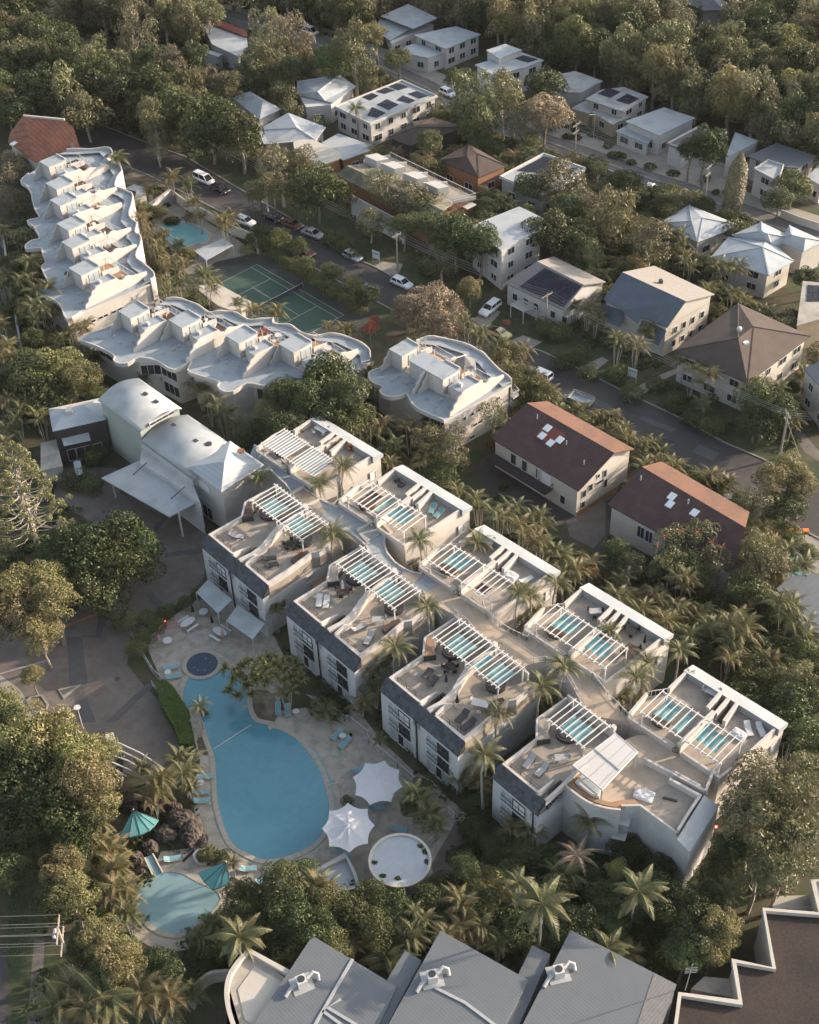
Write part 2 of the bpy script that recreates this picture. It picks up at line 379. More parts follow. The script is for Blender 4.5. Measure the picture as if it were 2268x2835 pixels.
def inside(p, poly):
    c = False; n = len(poly); x, y = p[0], p[1]
    for i in range(n):
        x1, y1 = poly[i][0], poly[i][1]; x2, y2 = poly[i-1][0], poly[i-1][1]
        if (y1 > y) != (y2 > y) and x < (x2-x1)*(y-y1)/(y2-y1)+x1: c = not c
    return c
def window(parent, A, B, t0, t1, z0, z1, pane='glass', frame='white_paint', mull=1, proud=.05, name='window'):
    """window in the wall running from A to B (outside on the right-hand side): frame part > pane sub-part"""
    A = Vector(A[:2]); B = Vector(B[:2]); d = (B-A).normalized(); nx = Vector((d.y, -d.x))
    P = lambda t, o: A+d*t+nx*o
    fm = MB(); w = .07
    def bar(ta, tb, za, zb, o0, o1):
        a, b, c, e = P(ta,o0), P(tb,o0), P(tb,o1), P(ta,o1)
        fm.hull8([(a.x,a.y,za),(b.x,b.y,za),(c.x,c.y,za),(e.x,e.y,za),(a.x,a.y,zb),(b.x,b.y,zb),(c.x,c.y,zb),(e.x,e.y,zb)])
    bar(t0-w, t1+w, z1, z1+w, -.02, proud+.04); bar(t0-w, t1+w, z0-w, z0, -.02, proud+.06)
    bar(t0-w, t0, z0, z1, -.02, proud+.03); bar(t1, t1+w, z0, z1, -.02, proud+.03)
    for k in range(mull): tt = t0+(t1-t0)*(k+1)/(mull+1); bar(tt-.03, tt+.03, z0, z1, .012, proud+.02)
    f = fm.build(name, frame, parent)
    g = MB(); a, b, c, e = P(t0,.01), P(t1,.01), P(t1,proud-.03), P(t0,proud-.03)
    g.hull8([(a.x,a.y,z0),(b.x,b.y,z0),(c.x,c.y,z0),(e.x,e.y,z0),(a.x,a.y,z1),(b.x,b.y,z1),(c.x,c.y,z1),(e.x,e.y,z1)])
    g.build('pane', pane, f); return f
def railing(parent, P, z, h=1.0, m='white_paint', step=.45, posts=2.0, name='railing', r=.035):
    mb = MB(); P = [Vector(p[:2]) for p in P]
    for a, b in zip(P, P[1:]):
        L = (b-a).length; 
        if L < .05: continue
        mb.beam((a.x,a.y,z+h),(b.x,b.y,z+h), .07); mb.beam((a.x,a.y,z+.12),(b.x,b.y,z+.12), .05)
        n = max(1, int(L/step))
        for k in range(n+1):
            q = a.lerp(b, k/n); th = .06 if k in (0, n) else r
            mb.beam((q.x,q.y,z),(q.x,q.y,z+h), th)
    return mb.build(name, m, parent)
# ------------------------------------------------------------------ setting: ground, streets, courts, pools
g = sheet('ground', [(-1500,-200),(1500,-200),(1500,2500),(-1500,2500)], 0.0, 'soil')
S = lambda *L: pts('s', L)
far1 = S((60,250),(250,335),(403,395),(515,436),(686,538),(833,621),(893,663),(935,696),(1037,740),(1157,806),(1306,888),(1408,943),(1501,975),(1598,1021),(1732,1088),(1885,1160),(2001,1225),(2108,1271),(2268,1345),(2420,1420))
near1 = S((40,330),(250,420),(403,480),(505,530),(640,600),(800,690),(870,740),(960,790),(1074,850),(1220,925),(1340,990),(1460,1050),(1584,1118),(1640,1142),(1806,1239),(1946,1308),(2100,1395),(2268,1490),(2420,1570))
def strip(name, A, B, z, m): return sheet(name, list(A)+list(B)[::-1], z, m)
def shift(A, d):   # parallel line, d metres to the left of its direction
    A = [Vector(p) for p in A]; out = []
    for i, p in enumerate(A):
        t = (A[min(i+1, len(A)-1)]-A[max(i-1, 0)]).normalized(); out.append(p+Vector((-t.y, t.x))*d)
    return out
strip('verge', shift(far1, 5.5), far1, .006, 'grass'); strip('verge', near1, shift(near1, -3.2), .006, 'grass')
strip('street', far1, near1, .012, 'asphalt')
def kerb(P, side):
    o = MB().ribbon(P, .28, 0, .12).build('kerb', 'kerb'); o['kind'] = 'structure'
kerb(shift(far1, .14), 1); kerb(shift(near1, -.14), 1)
far2 = S((600,20),(760,60),(930,115),(1065,165),(1208,232),(1259,268),(1400,330),(1519,374),(1621,408),(1728,445),(1788,473),(1927,515),(2048,561),(2154,598),(2268,634),(2450,700))
near2 = S((590,60),(740,98),(900,150),(1040,200),(1170,262),(1240,305),(1390,372),(1496,403),(1598,445),(1728,492),(1839,524),(1950,570),(2043,612),(2117,650),(2268,690),(2450,760))
strip('verge', shift(far2, 4.5), far2, .006, 'drive'); strip('verge', near2, shift(near2, -3), .006, 'grass')
strip('street', far2, near2, .012, 'asphalt_pale')
kerb(shift(far2, .14), 1); kerb(shift(near2, -.14), 1)
mid2 = [a.lerp(b, .52) for a, b in zip([Vector(p) for p in far2], [Vector(p) for p in near2])]
o = MB().ribbon(mid2, .5, 0, .12).build('median_kerb', 'kerb'); o['kind'] = 'structure'
far3 = S((-60,5),(97,42),(200,86),(343,150),(420,190)); near3 = S((-80,40),(90,72),(190,118),(330,178),(410,215))
strip('street', far3, near3, .012, 'asphalt_pale')
# park floor with leaf litter, driveways, small lawns
sheet('park_ground', S((150,330),(300,300),(520,330),(560,400),(520,430),(400,390),(250,333)), .009, 'bark_ground')
sheet('park_ground', S((150,345),(250,425),(403,482),(505,532),(560,570),(430,560),(330,500),(220,440)), .009, 'bark_ground')
sheet('yard', S((1700,400),(1830,380),(1930,430),(2100,480),(2000,530),(1850,485)), .009, 'drive')
sheet('yard', pts('c', [(190,760),(340,800),(300,850),(210,850)]), .010, 'drive')
sheet('yard', pts('b', [(860,380),(960,400),(1000,560),(880,500)]), .010, 'drive')
for L in ([(280,800),(430,728),(470,750),(352,842)], [(570,947),(735,852),(880,795),(905,812),(770,880),(638,982)]):
    sheet('driveway', pts('f', L), .016, 'drive')
sheet('driveway', pts('e', [(630,190),(690,160),(810,175),(775,250)]), .016, 'drive')
sheet('driveway', pts('e', [(1205,525),(1320,430),(1395,460),(1300,575)]), .016, 'drive')
sheet('driveway', pts('e', [(1430,640),(1530,600),(1640,640),(1560,690)]), .016, 'drive')
sheet('driveway', S((1322,1300),(1338,1262),(1400,1262),(1560,1370),(1610,1425),(1700,1370),(1720,1420),(1660,1530),(1600,1500),(1565,1444),(1420,1400),(1338,1350)), .010, 'asphalt')
sheet('driveway', pts('i', [(215,310),(520,110),(560,140),(450,190),(450,390),(380,470),(235,400)]), .014, 'forecourt')
sheet('driveway', pts('f', [(1570,1160),(1640,1190),(1725,1290),(1800,1400),(1640,1300),(1600,1240)]), .010, 'forecourt')
sheet('terrace_ground', S((2160,1500),(2268,1480),(2268,1620),(2200,1600)), .010, 'drive')
# forecourt of the resort
fc = pts('w', [(120,985),(240,985),(420,1060),(437,1150),(430,1215),(400,1255),(330,1300),(275,1340),(268,1400),(300,1440),(330,1470),(352,1500),(385,1560),(388,1600),(360,1660),(180,1600),(90,1540),(45,1490),(0,1440),(-60,1400),(-60,1300),(120,1290),(250,1200),(180,1090),(110,1060)])
sheet('forecourt', fc, .010, 'forecourt')
for L in ([(965,292),(1012,270),(900,420),(868,392)], [(985,500),(1200,468),(1206,498),(985,527)], [(590,865),(662,850),(610,975),(570,990)],
          [(400,1000),(490,1000),(525,1280),(415,1290)], [(920,1290),(760,1445),(690,1509),(630,1509),(880,1275)], [(445,1375),(520,1370),(575,1509),(475,1509)],
          [(870,745),(905,728),(975,800),(935,828)], [(490,990),(600,985),(600,1003),(490,1003)]):
    sheet('paving_band_and_shade', pts('g', L), .014, 'forecourt_band')
sheet('kerb_apron', pts('g', [(0,1225),(110,1305),(215,1450),(260,1545),(150,1545),(85,1400),(0,1295)]), .014, 'drive')
sheet('street', pts('g', [(-200,1250),(0,1295),(85,1400),(150,1545),(200,1700),(-200,1700)]), .016, 'asphalt')
sheet('street', pts('j', [(-200,760),(60,800),(150,780),(70,940),(35,1010),(0,1060),(-200,1200)]), .016, 'asphalt')
sheet('street', pts('j', [(-200,1400),(0,1450),(38,1480),(52,1960),(-200,1960)]), .016, 'asphalt')
sheet('footpath', pts('j', [(205,1400),(268,1400),(235,1960),(158,1960)]), .014, 'forecourt')
sheet('lawn', pts('j', [(50,1000),(250,950),(260,1960),(50,1960)]), .010, 'grass')
sheet('lawn', pts('d', [(0,440),(60,420),(140,800),(130,1200),(0,1250)]), .008, 'grass')
sheet('path', pts('d', [(0,930),(40,920),(80,1100),(40,1200),(0,1200)]), .012, 'forecourt')
tri = MB().ribbon(pts('g', [(352,1318),(475,1290),(378,1362)]), .3, 0, .13, True).build('kerb', 'kerb'); tri['kind'] = 'structure'
sheet('traffic_island', pts('g', [(352,1318),(475,1290),(378,1362)]), .05, 'forecourt_band')
pk = pts('g', [(165,1380),(185,1360),(250,1352),(285,1405),(275,1432),(220,1455),(195,1440)])
o = MB().ribbon(pk, .28, 0, .15, True).build('kerb', 'kerb'); o['kind'] = 'structure'
sheet('planting_bed', pk, .06, 'bark_ground')
o = MB().ribbon(pts('g', [(0,1225),(120,1190),(300,1140)]), .3, 0, .16).build('kerb', 'kerb'); o['kind'] = 'structure'
o = MB().ribbon(pts('g', [(385,945),(520,890),(640,850)]), .22, 0, .35).build('kerb', 'brick_orange'); o['kind'] = 'structure'
# tennis court
A = ray('t', 517, 283); B = ray('t', 1467, 835); TF = Frame(A, math.degrees(math.atan2(B.y-A.y, B.x-A.x)))
TW = lambda v, u: TF.w(v, -u).xy
sheet('court_surround', [TW(-6.2,-4.0), TW(30,-4.0), TW(30,14.2), TW(-6.2,14.2)], .010, 'court_out')
sheet('tennis_court', [TW(0,0), TW(23.77,0), TW(23.77,10.97), TW(0,10.97)], .014, 'court')
mb = MB()
def ln(v0, u0, v1, u1, w=.09):
    a, b = TW(v0,u0), TW(v1,u1); d = (b-a).normalized()*(w/2); nn = Vector((-d.y, d.x)); a = a-d; b = b+d
    mb.add([(*(a-nn), .018),(*(b-nn), .018),(*(b+nn), .018),(*(a+nn), .018)], [(0,1,2,3)])
for u in (0, 1.37, 9.6, 10.97): ln(0, u, 23.77, u)
for v in (0, 23.77): ln(v, 0, v, 10.97)
for v in (5.485, 18.285): ln(v, 1.37, v, 9.6)
ln(5.485, 5.485, 18.285, 5.485)
for i, f in enumerate(mb.f): pass
# every second line sits a hair higher so crossings never share a plane
mb.v = [(x, y, z+.003*((k//4) % 3)) for k, (x, y, z) in enumerate(mb.v)]
o = mb.build('court_lines', 'line'); o['kind'] = 'structure'
t = thing('tennis_net', 'low dark tennis net with white top band across the green court', 'net', (*TW(11.885, 5.5), 0))
a, b = TW(11.885,-.9), TW(11.885,11.9)
MB().ribbon([a, b], .02, .08, .88).build('mesh', 'court_out', t); MB().ribbon([a, b], .04, .88, .94).build('band', 'white_paint', t)
for p in (a, b): MB().tube([(p.x,p.y,0),(p.x,p.y,1.1)], .06).build('post', 'galv', t)

# main pool
pool = pts('g', [(1110,1440),(1095,1380),(1100,1300),(1140,1230),(1200,1192),(1290,1180),(1370,1200),(1430,1250),(1475,1330),(1478,1420)]) + \
       pts('j', [(1478,10),(1492,60),(1530,108),(1620,128)]) + pts('k', [(0,135),(90,160),(175,210),(255,300),(320,410),(352,520),(372,610),(362,680),(335,765),(270,838),(150,900),(0,930)]) + \
       pts('j', [(1500,900),(1390,835),(1335,720),(1300,580),(1290,430),(1280,310),(1245,215),(1215,110),(1172,0)])
pool = smooth_poly(pool, True, 3)
if area(pool) < 0: pool = pool[::-1]
deck = pts('g', [(885,1080),(892,1000),(960,930),(1200,760),(1400,800),(1640,1000),(1725,1180)]) + \
       pts('k', [(60,40),(230,20),(450,118),(600,222),(790,385),(830,445),(1040,625),(1130,690),(1060,860),(990,960),(1000,1060),(960,1140),(640,1140),(540,1100),(230,1050),(0,1100)]) + \
       pts('j', [(1640,1090),(1500,1090),(1390,1030),(1250,1080),(1180,1010),(1000,1000),(930,960),(960,880),(1120,860),(1175,800),(1160,640),(1150,540),(1195,340),(1165,230),(1140,100)]) + \
       pts('g', [(1130,1509),(1020,1290),(960,1250),(930,1180)])
sheet('pool_deck', deck, .020, 'paving')
sheet('swimming_pool_water', pool, .055, 'water')
out = offset(pool, -.62) if area(pool) > 0 else offset(pool, .62)
n = len(pool); mb = MB()
for i in range(n):   # coping stones round the edge, one by one, with open joints
    j = (i+1) % n; a0, a1, b0, b1 = pool[i], pool[j], out[i], out[j]; L = (a1-a0).length; k = max(1, round(L/.85))
    for q in range(k):
        u, v = q/k+.012, (q+1)/k-.012
        mb.prism([a0.lerp(a1,u), a0.lerp(a1,v), b0.lerp(b1,v), b0.lerp(b1,u)], .024, .10+.008*rnd.random())
cp = mb.build('pool_coping', 'coping'); cp['kind'] = 'stuff'; tag(cp, 'pale stone coping round the edge of the large blue pool', 'coping')
sheet('pool_step', pts('k', [(175,208),(255,300),(320,410),(352,520),(372,610),(405,620),(400,560),(375,440),(330,330),(270,260),(200,205)]), .062, 'water_pale')
sheet('pool_step', pts('j', [(1300,580),(1335,720),(1390,835),(1345,830),(1300,740),(1275,620),(1280,560)]), .062, 'water_pale')
rope = MB().tube([(*ray('j',1275,270).xy,.09),(*ray('j',1500,125).xy,.09)], .05, 5).build('pool_rope', 'white_paint'); tag(rope, 'thin white rope floating across the narrow part of the pool', 'rope')
spc = ray('g', 1208, 1168).xy
sheet('paving', [spc+Vector((3.1*math.cos(a*.2618), 3.1*math.sin(a*.2618))) for a in range(24)], .024, 'paving')
sp = thing('spa_pool', 'round dark blue spa pool at the head of the large pool', 'spa', (*spc, 0))
sh = MB(); N = 30
ang = [2*math.pi*k/N for k in range(N)]
for k in range(N):
    a0, a1 = ang[k]+.01, ang[k]+2*math.pi/N-.01
    sh.prism([spc+Vector((math.cos(a)*r, math.sin(a)*r)) for a, r in ((a0,2.05),(a1,2.05),(a1,2.6),(a0,2.6))], .02, .2)
sh.build('rim', 'coping', sp); MB().disc(spc, 2.06, .02, .12, 30).build('water', 'water_dark', sp)
MB().ribbon([spc+Vector((1.4*math.cos(a), 1.4*math.sin(a))) for a in ang], .35, .1, .135, True).build('bench_step', 'water_dark', sp)
for q in (.3, 1.2, 3.6, 4.3, 5.1): MB().disc(spc+Vector((1.1*math.cos(q), 1.1*math.sin(q))), .07, .13, .15, 8).build('jet_foam', 'tank_white', sp)
hr = MB(); c = spc+Vector((1.9,.9))
hr.tube([(c.x,c.y,.1),(c.x,c.y,1.0),(c.x+.9,c.y-.5,1.0),(c.x+.9,c.y-.5,.1)], .04); hr.build('handrail', 'galv', sp)
# children's pool
kid = pts('s5', [(520,1470),(640,1395),(760,1395),(880,1430),(1020,1510),(1200,1590),(1290,1700),(1180,1850),(1000,2010),(860,2090),(700,2090),(560,2040),(430,1930),(350,1810),(330,1680),(370,1560),(440,1490)])
kid = smooth_poly(kid, True, 2)
if area(kid) < 0: kid = kid[::-1]
ko = offset(kid, -.55)
sheet('pool_deck', offset(kid, -2.1), .019, 'paving')
sheet('childrens_pool_water', kid, .055, 'water_pale'); mb = MB(); n = len(kid)
for i in range(n):
    j = (i+1) % n; a0, a1, b0, b1 = kid[i], kid[j], ko[i], ko[j]; k = max(1, round((a1-a0).length/.7))
    for q in range(k): u, v = q/k+.015, (q+1)/k-.015; mb.prism([a0.lerp(a1,u), a0.lerp(a1,v), b0.lerp(b1,v), b0.lerp(b1,u)], .022, .10+.008*rnd.random())
o = mb.build('pool_coping', 'coping'); tag(o, 'pale stone coping round the small children\'s pool', 'coping', kind='stuff')
# footpath below the pool-side blocks
path = pts('k', [(230,-60),(420,-10),(560,60),(700,235),(870,395),(980,455),(1080,560),(1130,600),(1290,745),(1400,775),(1520,830),(1440,870),(1230,800),(1060,645),(830,440),(600,228),(440,108)])
sheet('footpath', path, .026, 'paving')
walk = pts('k', [(1130,690),(1240,800),(1060,880),(1130,980),(1300,1050),(1450,1080),(1600,1120),(1560,1150),(1350,1120),(1150,1080),(1000,1060),(980,960)])
sheet('footpath', walk, .028, 'forecourt')
# distant pool by the street, pools on the right
fp = smooth_poly(pts('a', [(945,1350),(1060,1322),(1170,1345),(1258,1400),(1225,1455)])+pts('d', [(1180,50),(1090,85),(1025,60),(975,0)]), True, 2)
sheet('terrace_ground', pts('a', [(850,1330),(870,1290),(1030,1185),(1175,1290),(1370,1400),(1530,1509),(1300,1560),(1150,1640),(1000,1600)]), .020, 'drive')
sheet('swimming_pool_water', fp, .06, 'water_far')
o = MB().ribbon(fp, .5, .02, .11, True).build('pool_coping', 'coping'); o['kind'] = 'structure'
q = pts('i', [(1570,490),(1625,505),(1670,560),(1665,628),(1530,632)]); sheet('terrace_ground', pts('i', [(1540,450),(1660,380),(1700,560),(1725,620),(1500,660)]), .018, 'drive'); sheet('swimming_pool_water', q, .05, 'water_far')
sheet('swimming_pool_water', pts('i', [(1000,880),(1060,900),(1160,960),(1250,960),(1200,1010),(1100,1000),(1000,940)]), .05, 'water_far')
sheet('swimming_pool_water', pts('f', [(340,205),(400,190),(470,225),(440,250),(370,240)]), .05, 'water_far')

# patched asphalt and manholes
for c, x, y, L_, W_ in (('f',420,1010,4,1.6),('f',760,1130,6,1.2),('f',1050,1300,3.5,2.2),('e',420,190,5,1.4),('e',640,310,3,2),('a',1300,1240,4,1.5),('c',900,1140,5,1.3),('c',1300,1320,4,1.5)):
    p = ray(c, x, y); F_ = Frame(p, -38 if c != 'a' else -50); sheet('road_patch', [F_.w(a*L_/2,b*W_/2).xy for a, b in ((-1,-1),(1,-1),(1,1),(-1,1))], .0165, 'forecourt_band')
for c, x, y in (('f',620,1080),('e',300,160),('g',700,1250),('g',620,250),('f',1180,1330)):
    p = ray(c, x, y); sheet('manhole', [p.xy+Vector((.35*math.cos(a*.628),.35*math.sin(a*.628))) for a in range(10)], .021, 'metal_dark')
# ------------------------------------------------------------------ pool-side apartment blocks (front row and rear row)
def local_thing(name, label, cat, org, az, group=None):
    o = thing(name, label, cat, (0,0,0), group); o['_org'] = [0.0,0.0,0.0]
    o.location = (org[0], org[1], 0); o.rotation_euler = (0,0,R(az)); return o
def par(t, P, z0, z1, th=.28, name='parapet', m='render'): return MB().ribbon(P, th, z0, z1).build(name, m, t)
def share(name, me, parent, M):
    o = link(name, me, parent); o.matrix_local = M; return o
TILE = MB().box((0,0,0), (.50,.40,.035)).mesh('slate_tile', 'slate')
RAFT = {}
def pergola(t, x0, x1, yf, yb, z, groups, sp, posts, over=.45):
    MB().beam((x0,yf,z), (x1,yf,z), .14, .2).build('pergola_beam', 'white_paint', t)
    MB().beam((x0+.3,yb,z), (x1,yb,z), .14, .2).build('pergola_beam', 'white_paint', t)
    key = (yf, yb, z)
    s = 1 if yb > yf else -1
    me = MB().beam((0, yf-over*s, z+.16), (0, yb+over*.6*s, z+.16), .075, .15).mesh('rafter', 'white_paint')
    for a, b in groups:
        n = int(round((b-a)/sp))
        for k in range(n+1): share('rafter', me, t, Matrix.Translation((a+(b-a)*k/n, 0, .002*(k%2))))
    for x, y, zb in posts: MB().box((x, y, (z+zb)/2), (.15,.15,z-zb)).build('post', 'white_paint', t)
def sail(t, P, z, m='teal_sail', name='shade_sail', sag=.12):
    P = [Vector(p) for p in P]; mb = MB(); n = 6; vs = []
    for i in range(n+1):
        for j in range(n+1):
            u, v = i/n, j/n; q = P[0].lerp(P[1], v).lerp(P[3].lerp(P[2], v), u)
            cx = (P[0]+P[1]+P[2]+P[3])/4; pull = .06*(4*u*(1-u)*(abs(v-.5) > .49)+4*v*(1-v)*(abs(u-.5) > .49)); q = q.lerp(cx, pull)
            vs.append((q.x, q.y, z-sag*16*u*(1-u)*v*(1-v)))
    mb.add(vs, [(i*(n+1)+j, (i+1)*(n+1)+j, (i+1)*(n+1)+j+1, i*(n+1)+j+1) for i in range(n) for j in range(n)])
    return mb.build(name, m, t, True)
def front_block(org, az, label, half=False, sails=2, floors=3):
    t = local_thing('apartment_block', label, 'apartment block', org, az, 'pool-side apartment blocks')
    X = 6.75 if half else 13.2; xr = 6.6 if half else 12.9
    left = [(-.3,-1.3), (5.55,-1.3), (5.55,3.6), (6.6,3.6), (6.6,12.6), (-1.7,12.6), (-1.9,7.4), (.1,5.3), (-.0,0)]
    MB().prism([(-.3,-1.3),(X,-1.3),(xr,0),(xr,12.5),(-1.7,12.55),(-1.9,7.4),(.05,5.3),(0,0)], 0, 6.2).build('walls', 'render_front', t)
    MB().prism([(-.28,-1.28),(5.5,-1.28),(5.5,-.1),(-.0,-.1)], 6.21, 7.45).build('wall', 'render_front', t)
    MB().prism([(.02,-.08),(5.5,-.08),(5.5,3.6),(6.62,3.6),(6.62,12.48),(-1.68,12.5),(-1.88,7.4),(.07,5.3)], 6.21, 8.18).build('terrace_floor', 'terrace', t)
    if not half:
        MB().prism([(6.75,-1.28),(13.18,-1.28),(12.88,-.1),(6.75,-.1)], 6.21, 7.45).build('wall', 'render_front', t)
        MB().prism([(6.64,-.08),(12.88,-.08),(12.75,3.4),(12.35,7.7),(12.88,8.6),(12.88,12.46),(6.64,12.46)], 6.21, 8.18).build('terrace_floor', 'terrace', t)
    # steps down in the slot between the two terraces
    for k in range(7): MB().box((6.07, 3.3-.45*k, 7.9-.2*k), (1.0,.42,.12)).build('step', 'metal_dark', t)
    # parapets
    par(t, [(-1.7,12.3),(-1.85,7.45),(.1,5.35),(.05,.05),(5.5,.05)], 8.1, 9.1)
    par(t, [(5.6,-.2),(5.35,1.6),(5.05,3.0)], 6.3, [9.5,8.95,8.35], .3, 'stair_wall')
    if not half:
        par(t, [(8.0,.05),(12.72,.05),(12.68,3.35),(12.25,7.7),(12.75,8.6),(12.75,10.5)], 8.1, 9.1)
        par(t, [(6.95,-.15),(7.25,1.8),(7.05,3.9),(6.35,5.6),(5.75,7.2),(5.6,9.5),(5.45,12.3)], 7.9, [9.3,9.35,9.5,9.6,9.6,9.6,9.6], .55, 'party_wall')
        par(t, [(8.0,0.1),(7.75,1.9),(7.7,3.0)], 8.1, [9.2,9.3,8.6], .25, 'side_wall')
    else:
        par(t, [(6.55,-.3),(6.5,1.8),(6.45,4.2),(6.2,7.2)], 7.9, [8.8,8.9,9.2,9.3], .28, 'party_wall')
    # slate mansard, tile by tile
    MB().hull8([(-.45,-1.42,7.42),(X+.12,-1.42,7.42),(X+.05,-.12,7.42),(-.3,-.12,7.42),(-.42,-1.38,7.50),(X+.1,-1.38,7.50),(X,-.12,8.98),(-.25,-.12,8.98)]).build('mansard', 'slate_bed', t)
    dv = Vector((0, 1.27, 1.5)); L = dv.length; dv.normalize(); ang = math.atan2(dv.z, dv.y)
    rows = 5; cols = int(round((X+.5)/.5))
    for r_ in range(rows):
        for c_ in range(cols):
            s_ = (r_+.5)/rows*L; x = -.42+.25+c_*.5+(.0 if r_ % 2 else .08)
            if x > X-.05: continue
            M = Matrix.Translation((x, -1.40+dv.y*s_, 7.52+dv.z*s_)) @ Matrix.Rotation(ang, 4, 'X') @ Matrix.Rotation(R(4+rnd.uniform(-1,1)), 4, 'X') @ Matrix.Rotation(R(rnd.uniform(-1.5,1.5)), 4, 'Z')
            share('slate_tile', TILE, t, M)
    # facade towards the pool
    A, B = (-.3,-1.3), (X,-1.3)
    for b in ([1.2] if half else [1.2, 8.0]):
        for zf in (5.1, 2.7):
            window(t, A, B, b+.3, b+1.9, zf, zf+1.7, 'glass_pale', 'white_paint')
            window(t, A, B, b+2.1, b+3.9, zf, zf+1.6, 'glass' if (zf < 4 or b > 5) else 'blind', 'metal_dark', 1)
            mb = MB(); mb.beam((b+.0,-1.5,zf+.05),(b+4.0,-1.5,zf+.05), .06); mb.beam((b+.0,-1.5,zf+.95),(b+4.0,-1.5,zf+.95), .06)
            for k in range(6): mb.beam((b+.8*k,-1.5,zf+.05),(b+.8*k,-1.5,zf+.95), .025)
            mb.build('balcony_rail', 'metal_dark', t)
        for k in range(3): window(t, A, B, b+.3+1.45*k, b+1.3+1.45*k, .15, 2.15, 'glass_pale' if k != 1 else 'glass', 'white_paint', 0, name='door')
    MB().tube([(6.15,-1.42,0),(6.15,-1.42,7.4)], .1, 8).build('drain_pipe', 'metal_dark', t)
    if not half:
        window(t, (12.9,0), (12.9,12.5), 1.5, 2.3, 3.4, 4.6, 'glass', 'white_paint', 0); window(t, (12.9,0), (12.9,12.5), 6.0, 7.2, 5.0, 6.2-.2, 'glass_pale', 'white_paint', 0)
        window(t, (12.9,0), (12.9,12.5), 5.2, 6.1, 1.5, 2.6, 'blind', 'white_paint', 0)
    # glass balustrade along the front of each terrace
    for a, b in ([(.5,5.2)] if half else [(.5,5.2),(8.3,12.3)]):
        mb = MB(); mb.beam((a,.75,9.0),(b,.8,9.0), .04); mb.beam((a,.75,8.5),(b,.8,8.5), .03)
        for k in range(4): mb.beam((a+(b-a)*k/3,.77,8.18),(a+(b-a)*k/3,.77,9.0), .05)
        mb.build('balustrade', 'metal_dark', t)
    # planter, spa surrounds, dark box
    pl = [(.35,5.2),(1.2,6.5),(.2,7.1),(-.4,8.6),(-1.55,8.3),(-1.7,7.5)]
    MB().prism(pl, 8.18, 9.02).build('planter', 'metal_dark', t)
    MB().prism([Vector(p).lerp(Vector((-.3,7.0)), .06) for p in pl], 9.02, 9.06).build('planter_top', 'timber' if 'third' in label else ('timber_dark' if 'first' in label else 'terrace'), t)
    MB().disc((1.7,8.8), 1.35, 8.18, 8.8, 18).build('spa_surround', 'dark_purple', t)
    MB().disc((1.7,8.8), 1.05, 8.8, 8.85, 18).build('spa_cover', 'metal_dark', t)
    if not half:
        MB().disc((9.2,8.8), 1.25, 8.18, 8.75, 18).build('spa_surround', 'metal_dark', t)
        MB().disc((9.2,8.8), .95, 8.75, 8.8, 18).build('spa_cover', 'metal_dark', t)
        MB().prism([(11.0,5.2),(12.0,5.0),(12.0,7.6),(11.3,7.9),(10.9,7.0)], 8.18, 8.7).build('planter', 'timber_dark', t)
    # rear wall with entrance piers
    par(t, [(-1.6,12.35),(5.3,12.35)], 8.1, 9.7, .25, 'rear_wall'); MB().box((5.6,12.2,9.3), (.5,.5,2.4)).build('pier', 'white_wall', t)
    if not half: par(t, [(6.6,12.3),(11.2,12.3)], 8.1, 9.5, .25, 'rear_wall')
    mb = MB(); c = (5.75, 12.75); mb.tube([(c[0]+.45*math.cos(a), c[1]+.45*math.sin(a), 9.7) for a in [2*math.pi*k/12 for k in range(13)]], .05, 5); mb.tube([(c[0],c[1]-.45,8.2),(c[0],c[1]-.45,9.7)], .05); mb.build('hoop_light', 'metal_dark', t)
    xe = 5.6 if half else 11.3
    pergola(t, -.2, xe, 7.35, 11.6, 10.7, ([(0.1,5.4)] if half else [(0.1,5.2),(6.0,11.0)]), .74, [(.0,7.35,8.18),(5.45,7.35,8.18),(-.1,11.6,8.18)]+([] if half else [(11.0,7.35,8.18),(10.9,11.6,8.18),(5.4,11.6,8.18)]))
    sail(t, [(1.5,10.1),(1.6,7.7),(4.7,7.5),(4.7,10.2)], 10.56)
    if not half:
        if sails == 3:
            sail(t, [(6.3,10.4),(6.3,7.7),(7.5,7.7),(7.5,10.4)], 10.56); sail(t, [(8.2,10.5),(8.3,7.7),(10.9,7.7),(10.9,10.5)], 10.56)
        else: sail(t, [(6.5,10.4),(6.8,7.7),(9.9,7.7),(9.7,10.5)], 10.56)
        MB().box((5.0,9.2,8.9), (.5,2.6,.5)).build('box_and_counter', 'dark_purple', t)  # plain dark box at the inner end of the left bay
    return t
A0 = ray('n2', 150, 915, 9.2)
FA = [(540+170/4.3125, 1300+760/4.3125), (540+170/4.3125+0, 0)]
front = []
for k, (c, x, y, lab, half, sl_) in enumerate([
    ('n1',170,765,'first pool-side block beside the reception tower, white awnings over its ground floor', False, 2),
    ('n2',150,915,'second pool-side block, behind the spiky pandanus, two white loungers on its terrace', False, 2),
    ('n3',170,965,'third pool-side block, black loungers on its terrace, three teal sails under the pergola', False, 3),
    ('n4',230,920,'fourth and narrowest pool-side block, one slate roofed bay left of the louvred roof', True, 1)]):
    o = ray(c, x, y, 9.2); front.append(Frame(o, -49.2)); front_block(o, -49.2, lab, half, sl_)
